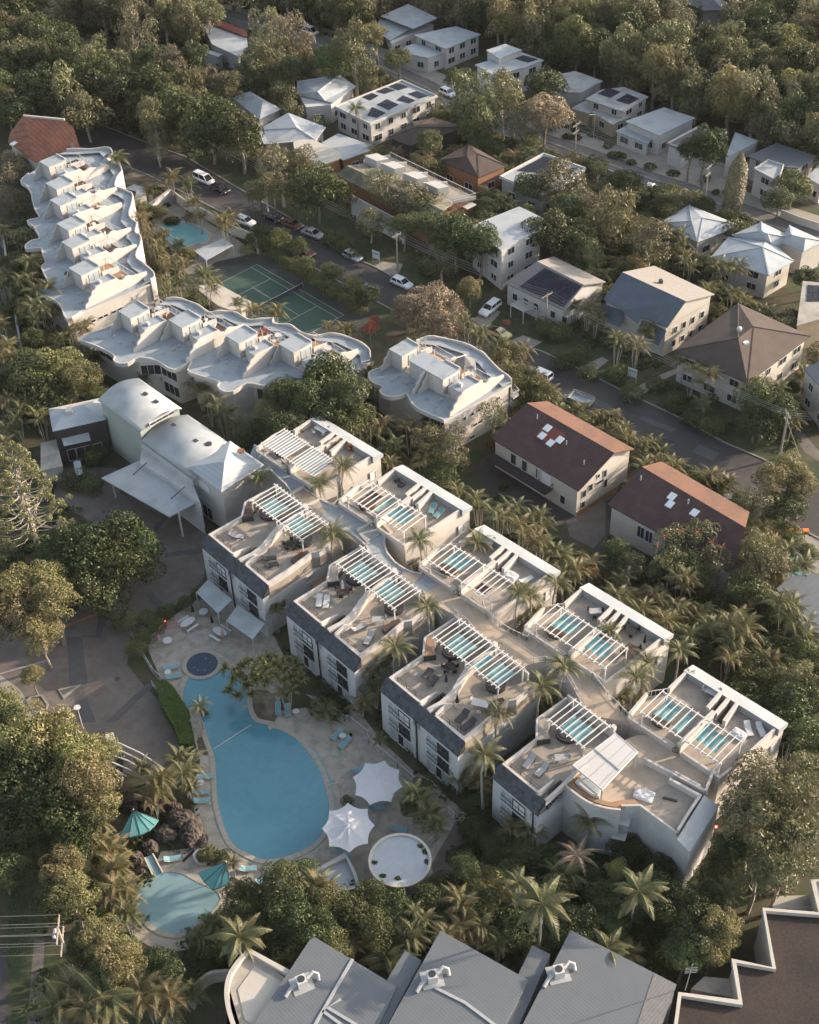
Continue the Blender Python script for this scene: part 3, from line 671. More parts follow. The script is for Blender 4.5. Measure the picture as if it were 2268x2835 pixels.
def rear_block(org, az, label, sails, clear=False, piers=True):
    t = local_thing('terrace_block', label, 'apartment block', org, az, 'rear row of terrace blocks')
    P = [(0,1.4),(12.9,1.4),(12.7,-1),(12.45,-4.9),(11.9,-10.3),(-1.1,-10.2),(-1.5,-5.8),(0,-3.6)]
    MB().prism(P, 0, 8.0).build('walls', 'render', t)
    MB().prism([(.05,-.05),(12.6,-.05),(12.4,-4.9),(11.8,-10.2),(-1.0,-10.1),(-1.4,-5.8),(.05,-3.6)], 8.003, 8.18).build('terrace_floor', 'terrace', t)
    MB().hull8([(-.2,-.3,8.0),(13.1,-.3,8.0),(13.1,1.75,8.0),(-.2,1.75,8.0),(-.2,-.3,9.2),(13.1,-.3,9.2),(13.1,1.75,8.55),(-.2,1.75,8.55)]).build('sloping_parapet', 'roof_white', t)
    par(t, [(.15,-.4),(.15,-3.7)], 8.0, 9.2, .35); par(t, [(12.6,-.4),(12.35,-4.9),(12.2,-6.0)], 8.0, 9.1, .3)
    railing(t, [(.1,-3.8),(-1.4,-5.8)], 8.05, 1.1); par(t, [(-1.4,-5.9),(-1.0,-10.1)], 8.0, 9.1, .3)
    par(t, [(-1.0,-10.15),(5.6,-10.2)], 8.0, 8.75, .25); railing(t, [(-.9,-10.15),(5.6,-10.2)], 8.75, .5, step=.3); par(t, [(6.6,-10.2),(11.8,-10.25),(12.2,-6.2)], 8.0, 8.9, .25)
    par(t, [(6.1,-10.0),(6.2,-3.3)], 8.1, 9.6, .55, 'party_wall')
    for a, b, z in (((5.3,-3.3),(5.1,-.4),9.5),((6.45,-3.3),(6.25,-.35),9.45),((7.8,-3.6),(7.4,-.4),9.4)): par(t, [a, b], 8.1, z, .42, 'fin_wall')
    MB().prism([(5.6,-3.2),(6.15,-3.2),(5.95,-.4),(5.4,-.4)], 8.19, 8.25).build('stair_well', 'timber_dark', t)
    MB().prism([(6.75,-3.3),(7.5,-3.3),(7.1,-.4),(6.55,-.4)], 8.19, 8.25).build('stair_well', 'timber_dark', t)
    window(t, (12.9,1.4), (12.9,1.39), 0, .001, 0, .001, 'glass', 'white_paint', 0) if False else None
    window(t, (11.95,-9.5), (12.6,-3.0), 3.0, 3.9, 5.0, 6.2, 'glass', 'white_paint', 0)
    for q in ((1.5,),(4.4,),(8.2,),(11.0,)): window(t, (12.9,1.4), (0,1.4), q[0]-.8, q[0]+.8, 5.0, 6.8, 'glass', 'white_paint')
    window(t, (12.75,-2.0), (12.9,1.4), 1.2, 2.2, 4.9, 6.3, 'blind', 'white_paint', 0)
    pergola(t, .3, 11.6, -10.0, -5.85, 10.75, [(.6,5.5),(6.6,11.4)], .55 if clear else .78, [(.8,-10.0,8.18),(6.3,-10,8.18),(11.4,-10.0,8.18),(1.2,-5.85,8.18),(11.4,-5.85,8.18),(6.3,-5.85,9.6)], .35)
    for s_ in sails: sail(t, *s_)
    if clear: 
        for a, b in ((.7,5.4),(6.7,11.3)): MB().box(((a+b)/2,-7.95,10.70), (b-a,4.0,.03)).build('pergola_cover', 'glass_pale', t)
    mb = MB(); c = (6.1, -10.7); mb.tube([(c[0]+.4*math.cos(a), c[1]+.4*math.sin(a), 9.2) for a in [2*math.pi*k/12 for k in range(13)]], .045, 5); mb.tube([(c[0],c[1]+.4,8.2),(c[0],c[1]+.4,9.2)], .05); mb.build('hoop_light', 'metal_dark', t)
    MB().disc((2.0,-7.6), 1.2, 8.18, 8.9, 16).build('spa_surround', 'timber_dark', t)
    return t
zz = 10.56
LA = ([(1.9,-6.0),(1.9,-9.0),(4.9,-8.6),(5.0,-6.1)], zz); RA = ([(7.0,-6.2),(7.1,-9.0),(10.2,-9.0),(10.2,-6.4)], zz)
rear = []
for c, x, y, lab, sl_, cl in [
    ('q1',790,75,'rear terrace block nearest reception, its pergola covered with clear sheets', [], True),
    ('q2',665,150,'second rear terrace block, two pale blue loungers behind its striped teal shades', [RA, ([(5.0,-6.2),(5.1,-9.3),(5.9,-9.3),(5.9,-6.2)], zz), ([(2.2,-6.6),(2.2,-8.2),(4.2,-8.2),(4.2,-6.6)], zz, 'dark_purple')], False),
    ('q3',690,140,'third rear terrace block, teal shade over its left bay only', [LA, ([(8.2,-8.2),(8.2,-9.6),(9.9,-9.6),(9.9,-8.2)], zz, 'dark_purple')], False),
    ('q4',740,110,'fourth rear terrace block, dark table and purple cover on its terrace', [LA, RA], False),
    ('q5',555,190,'last rear terrace block at the corner, white benches on its terrace', [([(1.6,-6.0),(1.6,-9.2),(3.9,-9.0),(3.9,-6.2)], zz), ([(4.6,-6.2),(4.6,-9.4),(5.6,-9.4),(5.6,-6.2)], zz), RA], False)]:
    o = ray(c, x, y, 9.2); rear.append(Frame(o, -45.2)); rear_block(o, -45.2, lab, sl_, cl)

# curved walkway between the rows
ww = thing('raised_walkway', 'winding raised walkway between the front and rear rows of apartment blocks', 'walkway', tuple(ray('q3', 500, 900, 0)))
ne = pts('q1', [(100,400),(300,490),(440,580),(560,700),(680,850),(700,920),(880,1040),(1090,1140),(1190,1070),(1400,1170)], 8.2) + \
     pts('q2', [(330,680),(470,780),(620,930),(545,980),(530,1050),(570,1170),(660,1280),(760,1350),(860,1400),(970,1420),(1030,1350),(1300,1460)], 8.2) + \
     pts('q3', [(440,790),(520,900),(640,960),(760,1060),(800,1180),(960,1320),(1100,1410),(1290,1500)], 8.2) + pts('q4', [(120,720),(440,850),(450,900),(700,1020),(860,1150),(860,1200),(1040,1430),(1200,1600),(1330,1725)], 8.2)
sw = pts('q1', [(0,640),(150,720),(300,700),(480,870),(550,970),(620,1100),(700,1200),(860,1260),(1100,1390),(1250,1440),(1440,1600),(1500,1720)], 8.2) + \
     pts('q2', [(370,1190),(560,1400),(690,1420),(850,1540),(960,1700)], 8.2) + pts('n3', [(900,200),(960,240),(1100,350),(1200,470),(1380,600),(1700,860)], 8.2) + pts('q4', [(160,1020),(300,1000),(420,1060),(560,1180),(640,1320),(750,1530)], 8.2) + pts('n4', [(1200,260),(1300,350)], 8.2)
wp = ne+sw[::-1]
def cut(P, y0, y1): return [p for p in P]
i0, j0 = 22, 17
MB().prism(ne[:i0]+sw[:j0][::-1], 0, 8.05).build('wall', 'render', ww)
MB().prism(ne[i0-1:]+sw[j0-1:][::-1], 0, 8.04).build('wall', 'render', ww)
MB().prism([p for p in ne[:i0]]+sw[:j0][::-1], 8.053, 8.16).build('roof_covering', 'roof_membrane', ww)
MB().prism(ne[i0-1:]+sw[j0-1:][::-1], 8.043, 8.15).build('walking_surface', 'deck_pave', ww)
par(ww, ne[:i0], 8.16, 8.35, .22, 'edge'); par(ww, sw[:j0], 8.16, 8.42, .25, 'edge')
railing(ww, ne[i0+2:i0+9], 8.15, 1.1, step=.3); railing(ww, ne[-5:], 8.15, 1.1, step=.3); railing(ww, sw[j0:j0+4], 8.15, 1.1, step=.3); railing(ww, sw[-8:-2], 8.15, 1.0, step=.5)
for L in ([(160,560),(290,500),(440,590),(310,700)], [(510,1010),(680,920),(870,1040),(720,1130)], [(720,1140),(880,1060),(960,1200),(870,1250)], [(1330,1430),(1520,1340),(1610,1460),(1440,1560)]):
    P = pts('q1', L, 8.3); MB().prism(P, 8.17, 8.3).build('roof_panel', 'roof_aged' if L[0][0] in (160,1330) else 'terrace', ww)
    MB().ribbon(P[:2], .22, 8.17, 8.7).build('upstand', 'white_wall', ww)
for L in ([(850,1540),(1010,1440),(900,1390),(690,1420)],): MB().prism(pts('q2', L, 8.3), 8.17, 8.3).build('roof_panel', 'terrace', ww)
# corner block with the curved bench
cb = thing('corner_block', 'grey corner block with curved orange timber bench and wide sloping white roof edge', 'apartment block', tuple(ray('s3', 800, 900, 0)))
Z = 8.2; s3 = lambda L, z=Z: pts('s3', L, z)
curve = smooth_poly(s3([(0,440),(120,535),(250,620),(400,668),(545,688)]), False, 4)
body = curve + s3([(550,640),(735,632),(1085,900),(1205,1050),(1480,640),(1362,520),(1430,310),(1520,260),(1310,70),(1230,160),(1060,30),(930,-60),(700,-60),(560,0),(180,250),(90,280)])
MB().prism(body, 0, 7.9).build('walls', 'render_front', cb)
MB().prism(body, 7.903, 8.03).build('terrace_floor', 'deck_pave', cb)
par(cb, curve, 7.9, 8.75, .25, 'curved_parapet'); par(cb, s3([(550,635),(735,632),(1085,895)]), 7.9, 8.5, .25)
MB().prism(smooth_poly(s3([(30,430),(140,515),(270,590),(410,635),(520,655)]), False, 3)+smooth_poly(s3([(505,610),(420,600),(300,550),(150,470),(90,410)]), False, 3), 8.035, 8.5).build('timber_bench', 'timber', cb)
MB().prism(s3([(90,410),(30,430),(160,300),(190,325)]), 8.036, 8.5).build('timber_bench', 'timber', cb)
MB().prism(s3([(430,605),(560,575),(680,570),(735,620),(690,625),(520,655)]), 8.036, 8.35).build('timber_bench', 'timber', cb)
MB().prism(s3([(110,425),(190,350),(360,470),(340,575),(260,540)]), 8.04, 8.9).build('box_and_counter', 'white_wall', cb)
MB().prism(s3([(180,390),(220,360),(340,470),(330,520)],8.95), 8.9, 8.96).build('counter_top', 'glass_pale', cb)
lo = s3([(1010,395),(1300,550),(1300,600),(1090,880),(850,700),(850,480)]); MB().prism(lo, 8.033, 8.06).build('grey_floor', 'terrace', cb)
par(cb, s3([(1010,400),(1300,560),(1180,740),(1090,890)]), 8.03, 8.9, .3); par(cb, s3([(770,210),(1050,355),(1350,520)]), 8.03, 9.0, .3, 'divider_wall')
par(cb, s3([(1050,340),(1300,470)]), 8.03, 9.0, .3, 'divider_wall'); par(cb, s3([(1350,520),(1430,320),(1500,260)]), 8.03, 9.1, .25)
MB().add([(*ray('s3',x,y,z).xy,z) for x,y,z in ((1085,945,8.9),(1205,1065,8.2),(1490,625,8.2),(1345,525,8.9),(1085,945,8.1),(1205,1065,8.08),(1490,625,8.08),(1345,525,8.1))], [(0,1,2,3),(7,6,5,4),(0,4,5,1),(1,5,6,2),(2,6,7,3),(3,7,4,0)]).build('sloping_roof', 'roof_white', cb)
a, b = ray('s3',735,632,7.9), ray('s3',1085,900,7.9)
L = (b-a).length
window(cb, a, b, .3*L, .62*L, 5.9, 6.3, 'glass_pale', 'white_paint', 1); window(cb, a, b, .12*L, .62*L, 3.4, 4.3, 'glass', 'white_paint', 1); window(cb, a, b, .25*L, .7*L, .8, 1.6, 'glass', 'white_paint', 1)
for x, y, z in ((570,760,6.0),(535,905,3.6),(510,1040,1.2)):
    q = ray('s3', x, y, z); MB().box((q.x,q.y,z), (1.6,1.3,.12), R(-20)).build('window_hood', 'white_wall', cb)
    MB().box((q.x,q.y+.2,z-.9), (1.5,.9,1.6), R(-20)).build('bay_window', 'glass_pale', cb)
lr = thing('louvred_shelter', 'white louvred shelter roof beside the curved timber bench', 'shelter', tuple(ray('s3', 500, 400, 8.03)))
q = [ray('s3',x,y,11.0) for x, y in ((95,240),(370,470),(705,110),(500,-65))]
MB().ribbon([p.xy for p in q], .12, 10.85, 11.08, True).build('frame', 'white_paint', lr)
for k in range(26):
    u = (k+.5)/26; e0, e1 = q[0].lerp(q[1], u), q[3].lerp(q[2], u)
    MB().beam((e0.x,e0.y,11.02), (e1.x,e1.y,11.02), .12, .05).build('louvre', 'metal_pale' if k % 9 == 4 else 'white_paint', lr)
m0, m1 = q[0].lerp(q[3], .5), q[1].lerp(q[2], .5); MB().beam((m0.x,m0.y,11.1),(m1.x,m1.y,11.1), .16, .06).build('gutter', 'metal_pale', lr)
for p in q: MB().box((p.x,p.y,9.45), (.16,.16,2.85)).build('post', 'white_paint', lr)
# white awnings on the first block
for L, lab in (([(560,270),(680,165),(910,360),(770,468)], 'left one of two flat pale awnings above the pool terrace tables'), ([(850,540),(960,410),(1225,590),(1100,718)], 'right one of two flat pale awnings above the pool terrace tables')):
    q = [ray('s4', x, y, 3.0) for x, y in L]; t = thing('awning', lab, 'awning', (q[0].x,q[0].y,0), 'awnings over the pool terrace')
    MB().slab([(q[0].x,q[0].y,2.85),(q[1].x,q[1].y,3.3),(q[2].x,q[2].y,3.3),(q[3].x,q[3].y,2.85)], .05).build('canopy', 'awning', t)
    for p in (q[0], q[3]): MB().tube([(p.x,p.y,0),(p.x,p.y,2.85)], .05).build('post', 'white_paint', t)
# ------------------------------------------------------------------ curved white terrace apartments beyond
def bumps(P, z0, zs):  return P, zs
def curvy_unit(t, F, xr, y0, tall, low, back, wl=7.9, tallw=3.2, deck='timber', zl=9.1):
    """one apartment: party wall on its right (xr), roof box(es) and terrace; F = frame of the building, y0 = box front"""
    b = lambda x, y, z=0: F.w(x, y).xy
    x0 = xr-wl
    # party wall with a scalloped top
    prof = [(-3.1,7.1),(-2.95,7.75),(-2.3,7.95),(-2.15,8.6),(-1.5,8.95),(-1.3,9.55),(-.6,9.75),(-.4,10.0),(.2,10.05),(3.9,9.7),(4.3,9.1),(4.8,8.95),(5.5,9.25),(6.3,9.15),(6.9,8.75),(back-y0-1.2,8.5),(back-y0,8.3)]
    MB().ribbon([b(xr, y0+p[0]) for p in prof], .28, 6.6, [p[1] for p in prof]).build('party_wall', 'render', t)
    bx = [b(x0+.3,y0), b(x0+.3+tallw,y0), b(x0+.3+tallw,y0+3.8), b(x0+.3,y0+3.8)]
    MB().prism(bx, 7.0, 9.95).build('stair_box', 'render', t)
    mb = MB().prism([b(x0+.15,y0-.15), b(x0+.45+tallw,y0-.15), b(x0+.45+tallw,y0+3.9), b(x0+.15,y0+3.9)], 9.953, 10.08); mb.build('box_roof', 'roof_membrane', t)
    MB().ribbon([b(x0+.3,y0+3.75), b(x0+.3+tallw,y0+3.75)], .2, 10.08, 10.3).build('upstand', 'render', t)
    # curved wing beside the box
    prof = [(-2.4,7.1),(-2.2,7.8),(-1.6,8.0),(-1.4,8.8),(-.7,9.2),(-.5,9.75),(0,9.95)]
    MB().ribbon([b(x0+.35, y0+p[0]) for p in prof], .2, 6.9, [p[1] for p in prof]).build('curved_fin', 'render', t)
    rx = xr-3.2+.15
    MB().prism([b(rx,y0+.4), b(xr-.2,y0+.4), b(xr-.2,y0+4.2), b(rx,y0+4.2)], 7.0, zl-.12).build('low_box', 'render', t)
    MB().prism([b(rx-.1,y0+.3), b(xr-.2,y0+.3), b(xr-.2,y0+4.3), b(rx-.1,y0+4.3)], zl-.118, zl).build('low_roof', 'roof_membrane', t)
    MB().ribbon([b(rx-.05,y0+4.2), b(xr-.2,y0+4.2)], .18, zl, zl+.2).build('upstand', 'render', t)
    # glazed face of the stair box (towards +x)
    A, B = b(x0+.3+tallw, y0), b(x0+.3+tallw, y0+3.8)
    window(t, A, B, 1.5, 3.5, 7.6, 9.4, 'glass_pale', 'white_paint', 1)
    MB().prism([b(x0+.4+tallw,y0+.1), b(rx,y0+.1), b(rx,y0+2.2), b(x0+.4+tallw,y0+2.2)], 7.02, 7.12).build('landing', 'concrete_pale', t)
    MB().prism([b(x0+.3+tallw,y0+3.9), b(xr-.3,y0+4.4), b(xr-.3,back-2.2), b(x0+.2,back-2.2), b(x0+.2,y0+3.95)], 7.02, 7.5).build('terrace_floor', deck, t)
    railing(t, [b(x0+.2,back-2.1), b(xr-.2,back-2.1)], 7.5, 1.25, step=1.1, r=.05)
    MB().ribbon([b(x0+.3+tallw+.1,y0+4.0), b(x0+.3+tallw+.1,back-2.4)], .16, 7.5, [8.9,8.5]).build('divider', 'render', t)
    MB().prism([b(rx-1.1,y0+.9), b(rx-.15,y0+.9), b(rx-.15,y0+3.4), b(rx-1.1,y0+3.4)], 7.02, 8.3).build('plant_box', 'render', t)
    for k in range(3): q = b(x0+1.0+rnd.random()*(wl-2.2), back-2.6-rnd.random()*1.6); MB().box((q.x,q.y,7.72), (rnd.uniform(.4,1.1),rnd.uniform(.4,.7),.42), rnd.random()*3).build('terrace_seat', rnd.choice(('white_paint','timber','house_grey')), t)
    for k in range(2): p = b(x0+3.5+2*k, y0+4.6); MB().tube([(p.x,p.y,7.5),(p.x,p.y,10.2)], .06).build('post', 'white_paint', t)
def curvy(label, F, outline, back, units, base):
    t = thing('terrace_apartments', label, 'apartment block', (F.o.x, F.o.y, 0), 'curved white terrace apartments')
    f = smooth_poly([F.w(*p).xy for p in outline], False, 3); bk = smooth_poly([F.w(*p).xy for p in back], False, 3)
    pl = f+bk
    inner = [F.w(*p).xy for p in base]
    MB().prism(inner, 0, 6.6).build('walls', 'render', t)
    MB().prism(pl, 6.55, 6.95).build('roof_slab', 'render', t)
    MB().prism(pl, 6.953, 7.0).build('roof_surface', 'roof_membrane', t)
    MB().ribbon(f, .2, 6.5, 7.22).build('front_lip', 'render', t)
    zb = [7.0]*len(bk); MB().ribbon(bk, .2, 3.5, [7.95+.12*math.sin(i*1.3) for i in range(len(bk))]).build('wavy_parapet', 'render', t)
    MB().ribbon(bk, .25, .0, 3.0).build('wavy_wall', 'render', t)
    MB().prism(smooth_poly([F.w(p[0], p[1]-.15).xy for p in back], False, 2)+[F.w(p[0], p[1]-2.0).xy for p in back][::-1], 7.4, 7.5).build('rear_roof_strip', 'roof_membrane', t)
    for u in units:
        curvy_unit(t, F, *u)
        for k in range(3): q = F.w(u[0]-rnd.uniform(1.2,6), u[1]-rnd.uniform(1.2,3.2)); MB().lathe([(.10,0),(.10,.35),(.17,.36),(.15,.48)], (q.x,q.y,7.0), 8).build('roof_vent', 'metal_pale', t)
        q = F.w(u[0]-rnd.uniform(1.4,2.4), u[1]+1.6); MB().box((q.x,q.y,u[4]*0+9.1+.25), (.8,.45,.5), R(-46)).build('condenser', 'white_paint', t)
    # strip windows under the roof edge
    for i in range(len(inner)):
        A, B = inner[i], inner[(i+1) % len(inner)]
    return t
FA_ = Frame(ray('r2', 540, 1220, 7.0), -46.5)
step = Vector((-14.05, 7.0))
outA = [(0.0,3.0),(0,0),(-3.9,1.5),(-6.8,1.7),(-10.8,1.4),(-10.6,3.6),(-14.4,5.2),(-16.8,6.2),(-17.6,7.6),(-20.3,8.7),(-22.2,9.6),(-23.8,7.7),(-25.1,8.4),(-25.6,10.0),(-25.3,11.4),(-29.3,12.9),(-32.2,13.3),(-31.6,15.6),(-35,16.8),(-38,18.2),(-40.5,19.6),(-43.5,20.6),(-46,20.8),(-47.5,23.5)]
bkA = [(-49,33.5),(-46,36.5),(-43.5,39.5),(-41,38.8),(-39.5,36.5),(-36.5,36.8),(-34,36),(-32,33.4),(-29.5,31.2),(-27,31.8),(-24.5,31.6),(-21.5,29.0),(-18.6,26.5),(-15.5,25.9),(-13.3,23.9),(-11.2,23.6),(-8.8,21.6),(-6.6,19.1),(-4.2,18.5),(-.8,18.2),(1.2,17.3),(1.5,16.2)]
A_units = []
for k in range(3):
    ox, oy = step.x*k, step.y*k
    A_units += [(-.3+ox, 7.0+oy, 0, 0, 16.8+oy, 8.4, 3.3, 'timber_dark' if k else 'timber'), (-8.9+ox, 11.0+oy, 0, 0, 21.0+oy, 7.9 if k < 9 else 7, 2.9, 'timber' if k == 1 else 'timber_dark')]
A_units = [u for u in A_units]
bsA = [(0,-.0),(1.2,16.4),(-3,17.6),(-7,18.8),(-11,22.5),(-15,24.5),(-21,28),(-27,30.6),(-33,33.5),(-38,36),(-42,37.5),(-48,33),(-47,23.5),(-41,21),(-34,17.6),(-31.4,14.6),(-26,13),(-23,10.6),(-18,9),(-14.4,6.8),(-10.2,4.5),(-10.2,2.8),(-6.8,3.0),(-3.9,2.8)]
ta = curvy('tall stepped row of curved white terrace apartments at the far left', FA_, outA, bkA, A_units, bsA)
for x in (4.2, 5.6, 6.6, 8.2, 9.4):   # small windows in the sunny end wall
    window(ta, FA_.w(-.0,0).xy, FA_.w(1.2,16.4).xy, x, x+.75, 4.3, 4.75, 'glass', 'white_paint', 0)
window(ta, FA_.w(-.0,0).xy, FA_.w(1.2,16.4).xy, 12.5, 13.3, 5.2, 5.8, 'blind', 'white_paint', 0)
MB().tube([(*FA_.w(-8.6,6.6).xy,9.0),(*FA_.w(-8.5,6.3).xy,9.1)], [.05,.55], 12).build('dish', 'metal_dark', ta)
# lower part of the sunny end wall steps out
MB().prism([FA_.w(.05,.1).xy, FA_.w(1.9,1.2).xy, FA_.w(2.4,13).xy, FA_.w(1.2,16.3).xy], 0, 2.6).build('end_annex', 'render', ta)
FB = Frame(ray('r3', 1085, 1040, 7.0), -46.5)
outB = [(-17.8,1.8),(-18.3,-1.0),(-18.9,-3.2),(-18.5,-5.0),(-17.2,-4.8),(-15.0,-4.2),(-11.0,-3.8),(-9.9,-4.6),(-8.6,-4.6),(-7.6,-3.6),(-7.4,-1.4),(-4.7,.0),(-.7,.4),(-.6,3.9),(1.0,1.8),(3.9,2.4),(7.0,3.3),(7.6,2.5),(9.3,2.2),(10.5,3.2),(10.5,6.0),(13.6,7.7),(17.0,9.6),(20.0,11.0),(20.1,18.0)]
bkB = [(20.3,23.2),(18.4,24.7),(16.3,24.9),(13.1,24.6),(10.5,23.0),(9,20.8),(6.9,20.4),(4.0,20.4),(1.7,19.0),(.6,19.9),(-.6,18.3),(-2.2,16.9),(-5.6,16.6),(-7.2,15.4),(-8.6,13.8),(-11.5,13.8),(-15.0,13.2),(-17.0,11.4)]
tb = curvy('middle row of curved white terrace apartments beside the tennis court', FB, outB, bkB,
      [(-9.3,2.0,0,0,11.8,7.7,3.0,'timber_dark'), (-.9,6.1,0,0,15.2,8.0,3.2,'timber_dark'), (8.9,9.6,0,0,18.6,7.6,3.0,'timber'), (17.6,13.9,0,0,23.0,8.4,3.3,'timber')],
      [(-17.5,10.5),(-17.5,-3),(-11,-2.6),(-7.0,-1.8),(-4.7,.6),(-.9,.9),(-.4,3.6),(1,2.8),(7,4.0),(10,3.8),(10.9,6.8),(17,10.4),(19.8,12.2),(20,22.6),(13,23.6),(9,20),(2,18),(-2,16),(-7,14.4),(-15,12)])
for a, b, t0, t1, z0, z1 in (((-7.0,-1.8),(-4.7,.6),.1,3.2,4.2,6.0), ((-4.7,.6),(-.9,.9),.1,3.7,4.2,6.0), ((-17.5,-3),(-11,-2.6),.6,5.8,4.0,6.0), ((-4.7,.6),(-.9,.9),.1,3.7,1.0,3.0), ((10.9,6.8),(17,10.4),.6,6.3,4.0,6.0)):
    window(tb, FB.w(*a).xy, FB.w(*b).xy, t0, t1, z0, z1, 'glass', 'white_paint', 2)
FC = Frame(ray('r5', 865, 1085, 7.0), -46.5)
outC = [(-16.2,3.0),(-16.9,.6),(-14.8,-.9),(-12.7,-.6),(-12.2,-1.6),(-11.2,-2.0),(-9.8,-1.5),(-9.0,-.2),(-8.7,.7),(-6.5,-.4),(-4.6,-.7),(-2.1,-.4),(0,0)]
bkC = [(1.2,13.6),(-1.0,14.2),(-2.7,14.4),(-5.6,15.5),(-7.7,15.8),(-9.4,15.8),(-13.5,14.8),(-16.2,13.0),(-16.9,11.0)]
tc_ = curvy('separate curved white terrace apartment block with a folded striped parasol on its timber deck', FC, outC, bkC,
      [(-8.0,4.3,0,0,13.2,8.2,2.6,'timber'), (-.15,4.3,0,0,13.2,7.6,3.0,'timber')],
      [(-16.4,11),(-15.8,1.2),(-12.2,.4),(-9,.6),(-5,.5),(-.1,.2),(1.0,13.3),(-6,14.9),(-13,13.8)])
MB().prism([FC.w(-11.6,4.25).xy, FC.w(-4.9,4.25).xy, FC.w(-4.9,7.4).xy, FC.w(-11.6,7.4).xy], 7.0, 9.98).build('stair_box', 'render', tc_)
MB().prism([FC.w(-11.7,4.1).xy, FC.w(-4.8,4.1).xy, FC.w(-4.8,7.5).xy, FC.w(-11.7,7.5).xy], 9.983, 10.13).build('box_roof', 'roof_membrane', tc_)
EA, EB = FC.w(-.1,.2).xy, FC.w(1.0,13.3).xy
for x, z in ((3.6,4.9),(5.2,4.9),(6.6,5.0),(7.1,5.0),(10.6,5.2),(3.0,2.6),(5.6,2.6),(6.6,2.6),(8.6,2.6),(5.0,.5)): window(tc_, EA, EB, x, x+(1.0 if z < 4 else .6), z, z+.5, 'glass', 'white_paint', 0)
for z in (4.4, 1.8):
    q = [FC.w(*p).xy for p in ((-.4,14.2),(1.6,13.6),(1.7,14.9),(-.2,15.6))]; MB().prism(q, z-.15, z).build('balcony', 'white_wall', tc_); railing(tc_, q, z, 1.0, step=.25)
window(tc_, FC.w(-5,.5).xy, FC.w(-.1,.2).xy, 1.8, 4.7, 4.2, 6.2, 'glass', 'white_paint', 3)
MB().lathe([(1.75,9.0),(1.2,9.5),(.1,10.3)], (*FC.w(-5.9,10.6).xy,0), 8).build('parasol_canopy', 'tile_grey', tc_)

# ------------------------------------------------------------------ reception building with barrel roofs, tower and canopy
rb = thing('reception_building', 'long reception building with two pale barrel roofs and a square tower', 'building', tuple(ray('d', 900, 1300, 0)))
def barrel(A, B, W, za, h, name, m, n=14, ov=.0):
    """A,B: near eave end points (height za); W: vector across the roof"""
    mb = MB(); vs = []
    for i in range(n+1):
        u = i/n; z = za+h*math.sin(math.pi*(.04+.92*u)); q0 = A+W*u; q1 = B+W*u
        vs += [(q0.x,q0.y,z),(q1.x,q1.y,z),(q0.x,q0.y,z-.14),(q1.x,q1.y,z-.14)]
    fs = []
    for i in range(n): a = i*4; fs += [(a,a+1,a+5,a+4),(a+2,a+6,a+7,a+3),(a,a+4,a+6,a+2),(a+1,a+3,a+7,a+5)]
    fs += [(0,2,3,1),(n*4,n*4+1,n*4+3,n*4+2)]
    mb.add(vs, fs); mb.build(name, m, rb, True)
    wl = MB(); A2, B2, = A.lerp(B, .04), A.lerp(B, .96); pts_ = []
    for e in (A2, B2):
        vs = [(*(e+W*.03), 0)]+[(*(e+W*(i/n*.94+.03)), za+h*math.sin(math.pi*(.04+.92*(i/n*.94+.03)))-.2) for i in range(n+1)]+[(*(e+W*.97), 0)]
        pts_.append(vs)
    k = len(pts_[0]); wl.add(pts_[0]+pts_[1], [tuple(range(k)), tuple(range(k, 2*k))[::-1]]+[(i, k+i, k+(i+1) % k, (i+1) % k) for i in range(k)])
    wl.build('walls', 'sage' if 'far' in name else 'render_front', rb)
A = ray('s1', 815, 320, 9.2).xy; B = ray('s1', 1450, 790, 9.2).xy; W = (Frame((0,0,0), 43).w(7.6, 0)).xy
barrel(A, B, W, 9.2, 1.25, 'barrel_roof_far', 'roof_white')
A = ray('d', 845, 1235, 7.4).xy; B = ray('d', 1165, 1465, 7.4).xy; W = Frame((0,0,0), 43).w(8.6, 0).xy
barrel(A, B, W, 7.4, 1.5, 'barrel_roof', 'roof_white')
o1 = Vector(ray('s1',1490,790,9.0).xy)
E1, E2 = ray('s1', 1480, 830, 8.6).xy, ray('s1',1480,830,8.6).xy+Frame((0,0,0),43).w(7.4,0).xy
window(rb, B*0+E1, E2, 1.4, 5.8, 9.55, 10.0, 'glass', 'white_paint', 3, .25)
# tower with pyramid roof
T = [ray('s2', x, y, 8.6) for x, y in ((663,628),(1112,962),(1685,600),(1232,280))]; ap = ray('s2', 1158, 562, 10.9)
for i in range(4):
    a, b = T[i], T[(i+1) % 4]; MB().slab([(a.x,a.y,8.5),(b.x,b.y,8.5),(ap.x,ap.y,10.9)], .12).build('tower_roof', 'roof_lines' if i % 2 else 'roof_lines_x', rb)
c = sum((p.xy for p in T), Vector((0,0)))/4
inn = [c+(p.xy-c)*.88 for p in T]; MB().prism(inn, 0, 8.42).build('tower_walls', 'render', rb)
for z in (5.6, 3.2): window(rb, inn[0], inn[1], 1.0, 3.6, z, z+1.4, 'blind', 'white_paint', 0); 
window(rb, inn[0], inn[1], 1.2, 3.4, .1, 2.3, 'glass', 'white_paint', 1)
pq = ray('s2', 1378, 440, 9.6); MB().disc(pq.xy, .55, 9.75, 9.9, 14).build('roof_vent', 'terracotta', rb)
pq = ray('s2', 948, 342, 8.7); MB().disc(pq.xy, .5, 8.6, 8.95, 14).build('roof_vent', 'metal_dark', rb)
for x, y in ((482,80),(778,290)): q = ray('s2', x, y, 8.85); MB().box((q.x,q.y,8.85), (.7,.5,.25), R(-46)).build('skylight', 'metal_dark', rb)
for x, y in ((1525,215),(1685,330)): q = ray('s1', x, y, 10.4); MB().box((q.x,q.y,10.4), (.7,.5,.25), R(-46)).build('skylight', 'metal_dark', rb)
